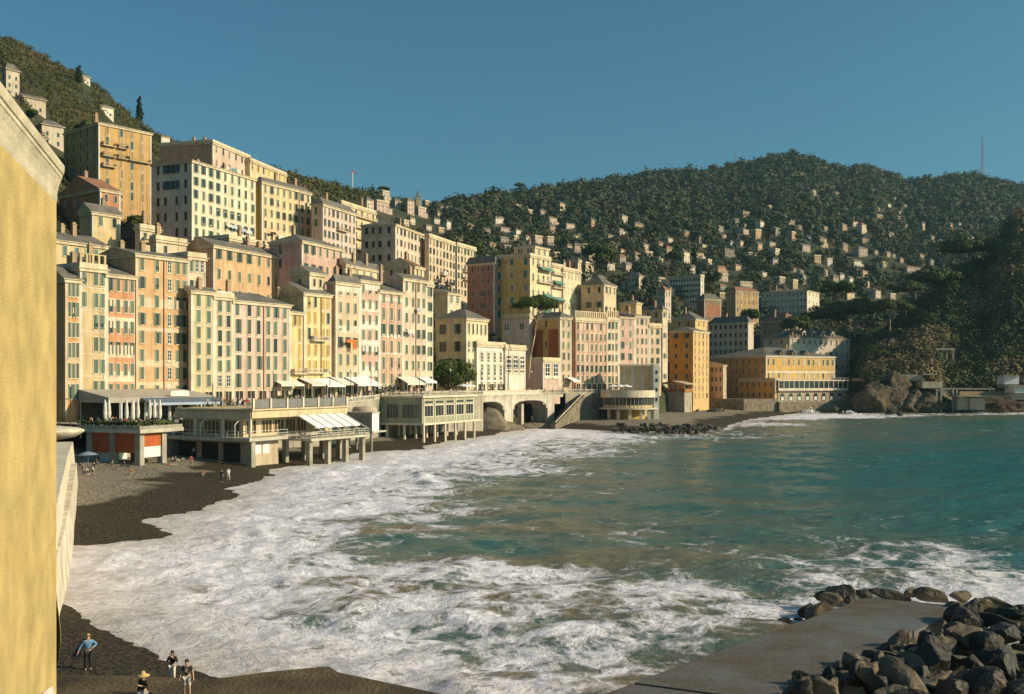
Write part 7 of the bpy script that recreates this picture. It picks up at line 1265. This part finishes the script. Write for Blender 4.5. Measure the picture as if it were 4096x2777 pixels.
for a in [(790, 838, 13.2, 12.8, 1.8, surf('dark_canvas', (.06, .06, .07), .9), 'dark awning over a shop door of the yellow green house'), (850, 890, 13.3, 12.9, 1.5, m_awn, 'short white awning left of two on the cream narrow house'), (925, 968, 13.4, 13.0, 1.5, m_awn, 'short white awning at the left end of the wide pink house'), (1068, 1160, 15.0, 13.4, 4.5, cr_, 'large cream awning in front of the right half of the wide pink house'), (1172, 1225, 15.3, 13.4, 6, cr_, 'slanted cream awning by the narrow yellow house'), (1228, 1300, 15.2, 13.2, 6.5, m_awn, 'broad white awning below the yellow house balconies'), (1300, 1345, 15.6, 13.6, 5.5, cr_, 'narrow steep awning at the corner of the beige house'), (1350, 1445, 15.9, 13.4, 6.5, m_awn, 'wide white awning under the beige house'), (1570, 1640, 15.8, 13.6, 5, cr_, 'cream awning under the dusty red house'), (1655, 1700, 15.6, 14, 4, m_awn, 'small white awning under the laundry house'), (2262, 2290, 15.4, 14.2, 3, m_awn, 'small white awning beside the wide pink pilastered house')]: awning(*a)
for i, px in enumerate((520, 800, 1060, 1180, 1295, 1400, 1475, 1590, 1720, 1860, 2110, 2330, 2450)):
    p = pt_row(px, wid(px) - .6); b = MB(); b.tube((0, 0, 0), (0, 0, 6.2), .09, .06, 7); b.lathe([(.2, 0), (.16, .5), (.09, .6)], 8); b.tube((0, 0, 6.2), (0, 0, 6.3), .14, n=6); b.lathe([(.1, 6.3), (.24, 6.55), (.2, 6.85), (.02, 7.0)], 8, m=1); o = b.build('street_lamp', [m_metal, m_pale], loc=p); tag(o, 'dark street lamp, %s on the promenade edge' % ((ordn[i].strip() + ' from the left') if 0 < i < 12 else 'leftmost' if i == 0 else 'last at the right'), 'street lamp', 'street lamps on the promenade')
def bush(P, r, h, label, m=None):
    e = empty('potted_shrub', P, 0, label, 'shrub', 'shrubs on the promenade'); b = MB(); b.lathe([(.25, 0), (.35, .5), (.33, .5), (.05, .48)], 10); b.build('pot', [plaster((.4, .18, .1))], e); crown('foliage', [((0, 0, .5 + h * .5), r, r, h * .5)], m or lm_round, 160, .14, e, -1)
for i, (px, s, r, h) in enumerate([(905, 19, 1.1, 2.0), (975, 19, .9, 1.7), (960, 12, .8, 1.6), (1360, 12, .8, 2.2), (1470, 7, .9, 2.4), (1530, 6, .8, 2.0)]): bush(pt_row(px, s), r, h, ['wide shrub leftmost on the cream pavilion roof edge', 'second shrub on the cream pavilion roof edge', 'shrub in front of the wide pink house shop', 'shrub at the head of the white ramp', 'tall shrub at the left end of the glass pavilion roof', 'shrub in the crowd behind the glass pavilion'][i])
P = at(2375, 1562, 333); P.z = 10.4; e = empty('round_bush', P, 0, 'clipped dome-shaped green bush on the terrace left of the round pavilion', 'bush'); b = MB(); b.tube((0, 0, -.3), (0, 0, 1), .2, n=6); b.build('trunk', [m_bark], e); crown('crown', [((0, 0, .2), 2.6, 2.2, 2.6)], lm_round, 900, .22, e, -.1)
# parasols and canopy by the round pavilion
b = MB(); b.tube((0, 0, 0), (0, 0, 2.9), .05, n=6); b.lathe([(.02, 3.1), (1.9, 2.5), (1.9, 2.3), (.05, 2.9)], 8, m=1); OPM = b.mesh('open_parasol', [m_metal, m_awn])
for i, (px, Y) in enumerate([(2455, 322), (2480, 321), (2505, 321), (1875, 268), (1852, 266)]): p = at(px, 1560, Y); o = link('parasol', OPM, None, (p.x, p.y, 10.0 if Y > 300 else 10.4), 0, (1, 1, 1)); tag(o, ['left open white parasol on the ring terrace', 'middle open white parasol on the ring terrace', 'right open white parasol on the ring terrace', 'open white parasol in front of the white arched house', 'open white parasol beside the round green tree'][i], 'parasol', 'open parasols')
# laundry
def cloth(P, w_, h_, ang, c, label, grp='washing hung from the windows'):
    n = 7; b = MB(); a = R(90 - ang)
    for i in range(n):
        x0_, x1_ = w_ * i / n, w_ * (i + 1) / n; y0_, y1_ = .12 * math.sin(i * 2.1), .12 * math.sin((i + 1) * 2.1); d0, d1 = h_ * (.85 + .15 * math.sin(i * 1.3)), h_ * (.85 + .15 * math.sin(i * 1.3 + 1.3))
        b.poly([(x0_, 0, 0), (x0_, y0_ - .1, -d0), (x1_, y1_ - .1, -d1), (x1_, 0, 0)])
    o = b.build('laundry', [c], loc=P, rz=a); tag(o, label, 'laundry', grp)
def onf(e, fx, z, out=1.0): L, D, H = e['_LDH']; return on_local(e, L * fx, -out, z)
L, D, H = B11['_LDH']; cloth(onf(B11, .30, H * .545, 1.3), 3.2, .8, 33.7, cl('orange', (.70, .16, .02)), 'bright orange cloth hanging across the beige house'); cloth(onf(B11, .52, H * .53, 1.35), 1.3, 2.0, 33.7, cl('orange', (.70, .16, .02)), 'drooping end of orange cloth beside the bright orange cloth')
L, D, H = B51['_LDH']
for i, (f, fz, w_) in enumerate([(.50, .615, 2.2), (.56, .612, 1.8), (.63, .61, 2.4), (.72, .605, 2), (.80, .60, 2.6), (.60, .50, 2.6), (.68, .495, 2.2), (.77, .49, 3), (.86, .485, 2.4)]): cloth(onf(B51, f, H * fz, .9), w_, 1.0, 23, cl(('white', 'lblue')[i % 2], ((.7, .68, .64), (.42, .5, .6))[i % 2]), '%s washing in the %s line of the tall white block, %s from its left' % (('white', 'pale blue')[i % 2], 'upper' if i < 5 else 'lower', ('first', 'second', 'third', 'fourth', 'fifth')[i if i < 5 else i - 5]))
L, D, H = B52['_LDH']; cloth(onf(B52, .12, H * .60, .9), 2.5, .9, 30, cl('dark', (.03, .025, .02)), 'dark washing on the cream yellow block'); cloth(onf(B52, .28, H * .585, .9), 3.0, 1.3, 30, cl('white', (.62, .56, .48)), 'white washing on the cream yellow block')
L, D, H = B58['_LDH']; cloth(onf(B58, .45, H * .66, 1.2), 3.4, 1.6, 19, cl('white', (.62, .56, .48)), 'white sheet on a balcony of the long cream pink block'); cloth(onf(B58, .2, H * .5, 1.2), 3.0, 1.0, 19, cl('white', (.62, .56, .48)), 'white washing low on the long cream pink block')
L, D, H = B14['_LDH']; cloth(onf(B14, .05, H * .60, 1.2), 2.6, 1.2, 33.7, cl('white', (.62, .56, .48)), 'white washing on the cream pink house'); cloth(onf(B14, .5, H * .78, 1.0), 1.4, 1.2, 33.7, cl('lblue', (.42, .5, .6)), 'pale blue washing high on the cream pink house')
L, D, H = B30['_LDH']; cloth(onf(B30, .42, H * .62, 1.2), 3.6, 1.6, 24.5, cl('white', (.62, .56, .48)), 'white sheet slung on the long orange house')
L, D, H = B54['_LDH']
for i, f in enumerate((.25, .4, .55)): cloth(onf(B54, f, H * .82, 1.3), 2.4, 1.5, 15, cl('white', (.62, .56, .48)) if i != 1 else cl('teal', (.12, .26, .25)), '%s washing on the pink top apartment block' % ('left white', 'teal', 'right white')[i])
L, D, H = B10['_LDH']
# green awnings on the town-centre block
def sawn(e, f0, f1, zf, c, label):
    L, D, H = e['_LDH']; b = MB(); z = H * zf; b.poly([(L * f0, -.1, z), (L * f0, -2.0, z - 1.5), (L * f1, -2.0, z - 1.5), (L * f1, -.1, z)]); b.poly([(L * f0, -.1, z), (L * f0, -.1, z - .1), (L * f0, -2.0, z - 1.6), (L * f0, -2.0, z - 1.5)]); o = b.build('awning', [c]); o.matrix_world = e.matrix_basis.copy(); tag(o, label, 'awning', 'green balcony awnings')
gaw = surf('green_awning', (.10, .24, .19), .9)
for e_, f0, f1, zf, lab in [(B61, .62, 1.0, .70, 'upper green awning on the yellow block'), (B61, .55, 1.0, .565, 'lower green awning on the yellow block'), (B63, .1, .9, .86, 'top green awning on the narrow cream wing'), (B63, .2, .95, .70, 'second green awning on the narrow cream wing'), (B63, .1, .9, .48, 'lowest green awning on the narrow cream wing'), (B61, .4, 1.0, .93, 'highest pale awning under the penthouse')]: sawn(e_, f0, f1, zf, gaw, lab)
# roof terrace pillars on the tan house and the pergola of the right row
def pergola(e, f0, f1, n, h, label, c):
    L, D, H = e['_LDH']; r = empty('roof_pergola', (0, 0, 0), 0, label, 'pergola'); r.matrix_world = e.matrix_basis.copy()
    for i in range(n): x = L * (f0 + (f1 - f0) * i / (n - 1)); q = MB(); q.box(x - .22, x + .22, .1, .5, H + .16, H + h); q.build('pillar', [c], r)
    q = MB(); q.box(L * f0 - .3, L * f1 + .3, .15, .45, H + h, H + h + .2); q.build('beam', [c], r)
pergola(B2, .05, .98, 5, 2.6, 'stone pillars of the roof terrace on the plain tan house', plaster(SAND)); pergola(B21, .02, .98, 16, 3.0, 'row of cream roof pergola pillars on the wide pink pilastered house', plaster(CREAM)); pergola(B22, .05, .95, 6, 3.0, 'short roof pergola on the cream house right of the pilastered one', plaster(CREAM)); pergola(B7, .05, .95, 4, 1.1, 'white balustrade piers on the cream narrow house roof', m_white)
# ------------------------------------------------------------------ thin sea air over the whole bay
b = MB(); b.box(-1400, 2600, -60, 3300, -4, 620); m = bpy.data.materials.new('sea_air'); m.use_nodes = True; t = m.node_tree
t.nodes.remove(t.nodes['Principled BSDF']); pv = t.nodes.new('ShaderNodeVolumePrincipled'); pv.inputs['Color'].default_value = (.5, .85, .95, 1); pv.inputs['Density'].default_value = .00006; pv.inputs['Anisotropy'].default_value = .1
t.links.new(pv.outputs[0], t.nodes['Material Output'].inputs['Volume']); o = b.build('haze', [m]); tag(o, 'thin blue sea haze', 'haze', kind='stuff')
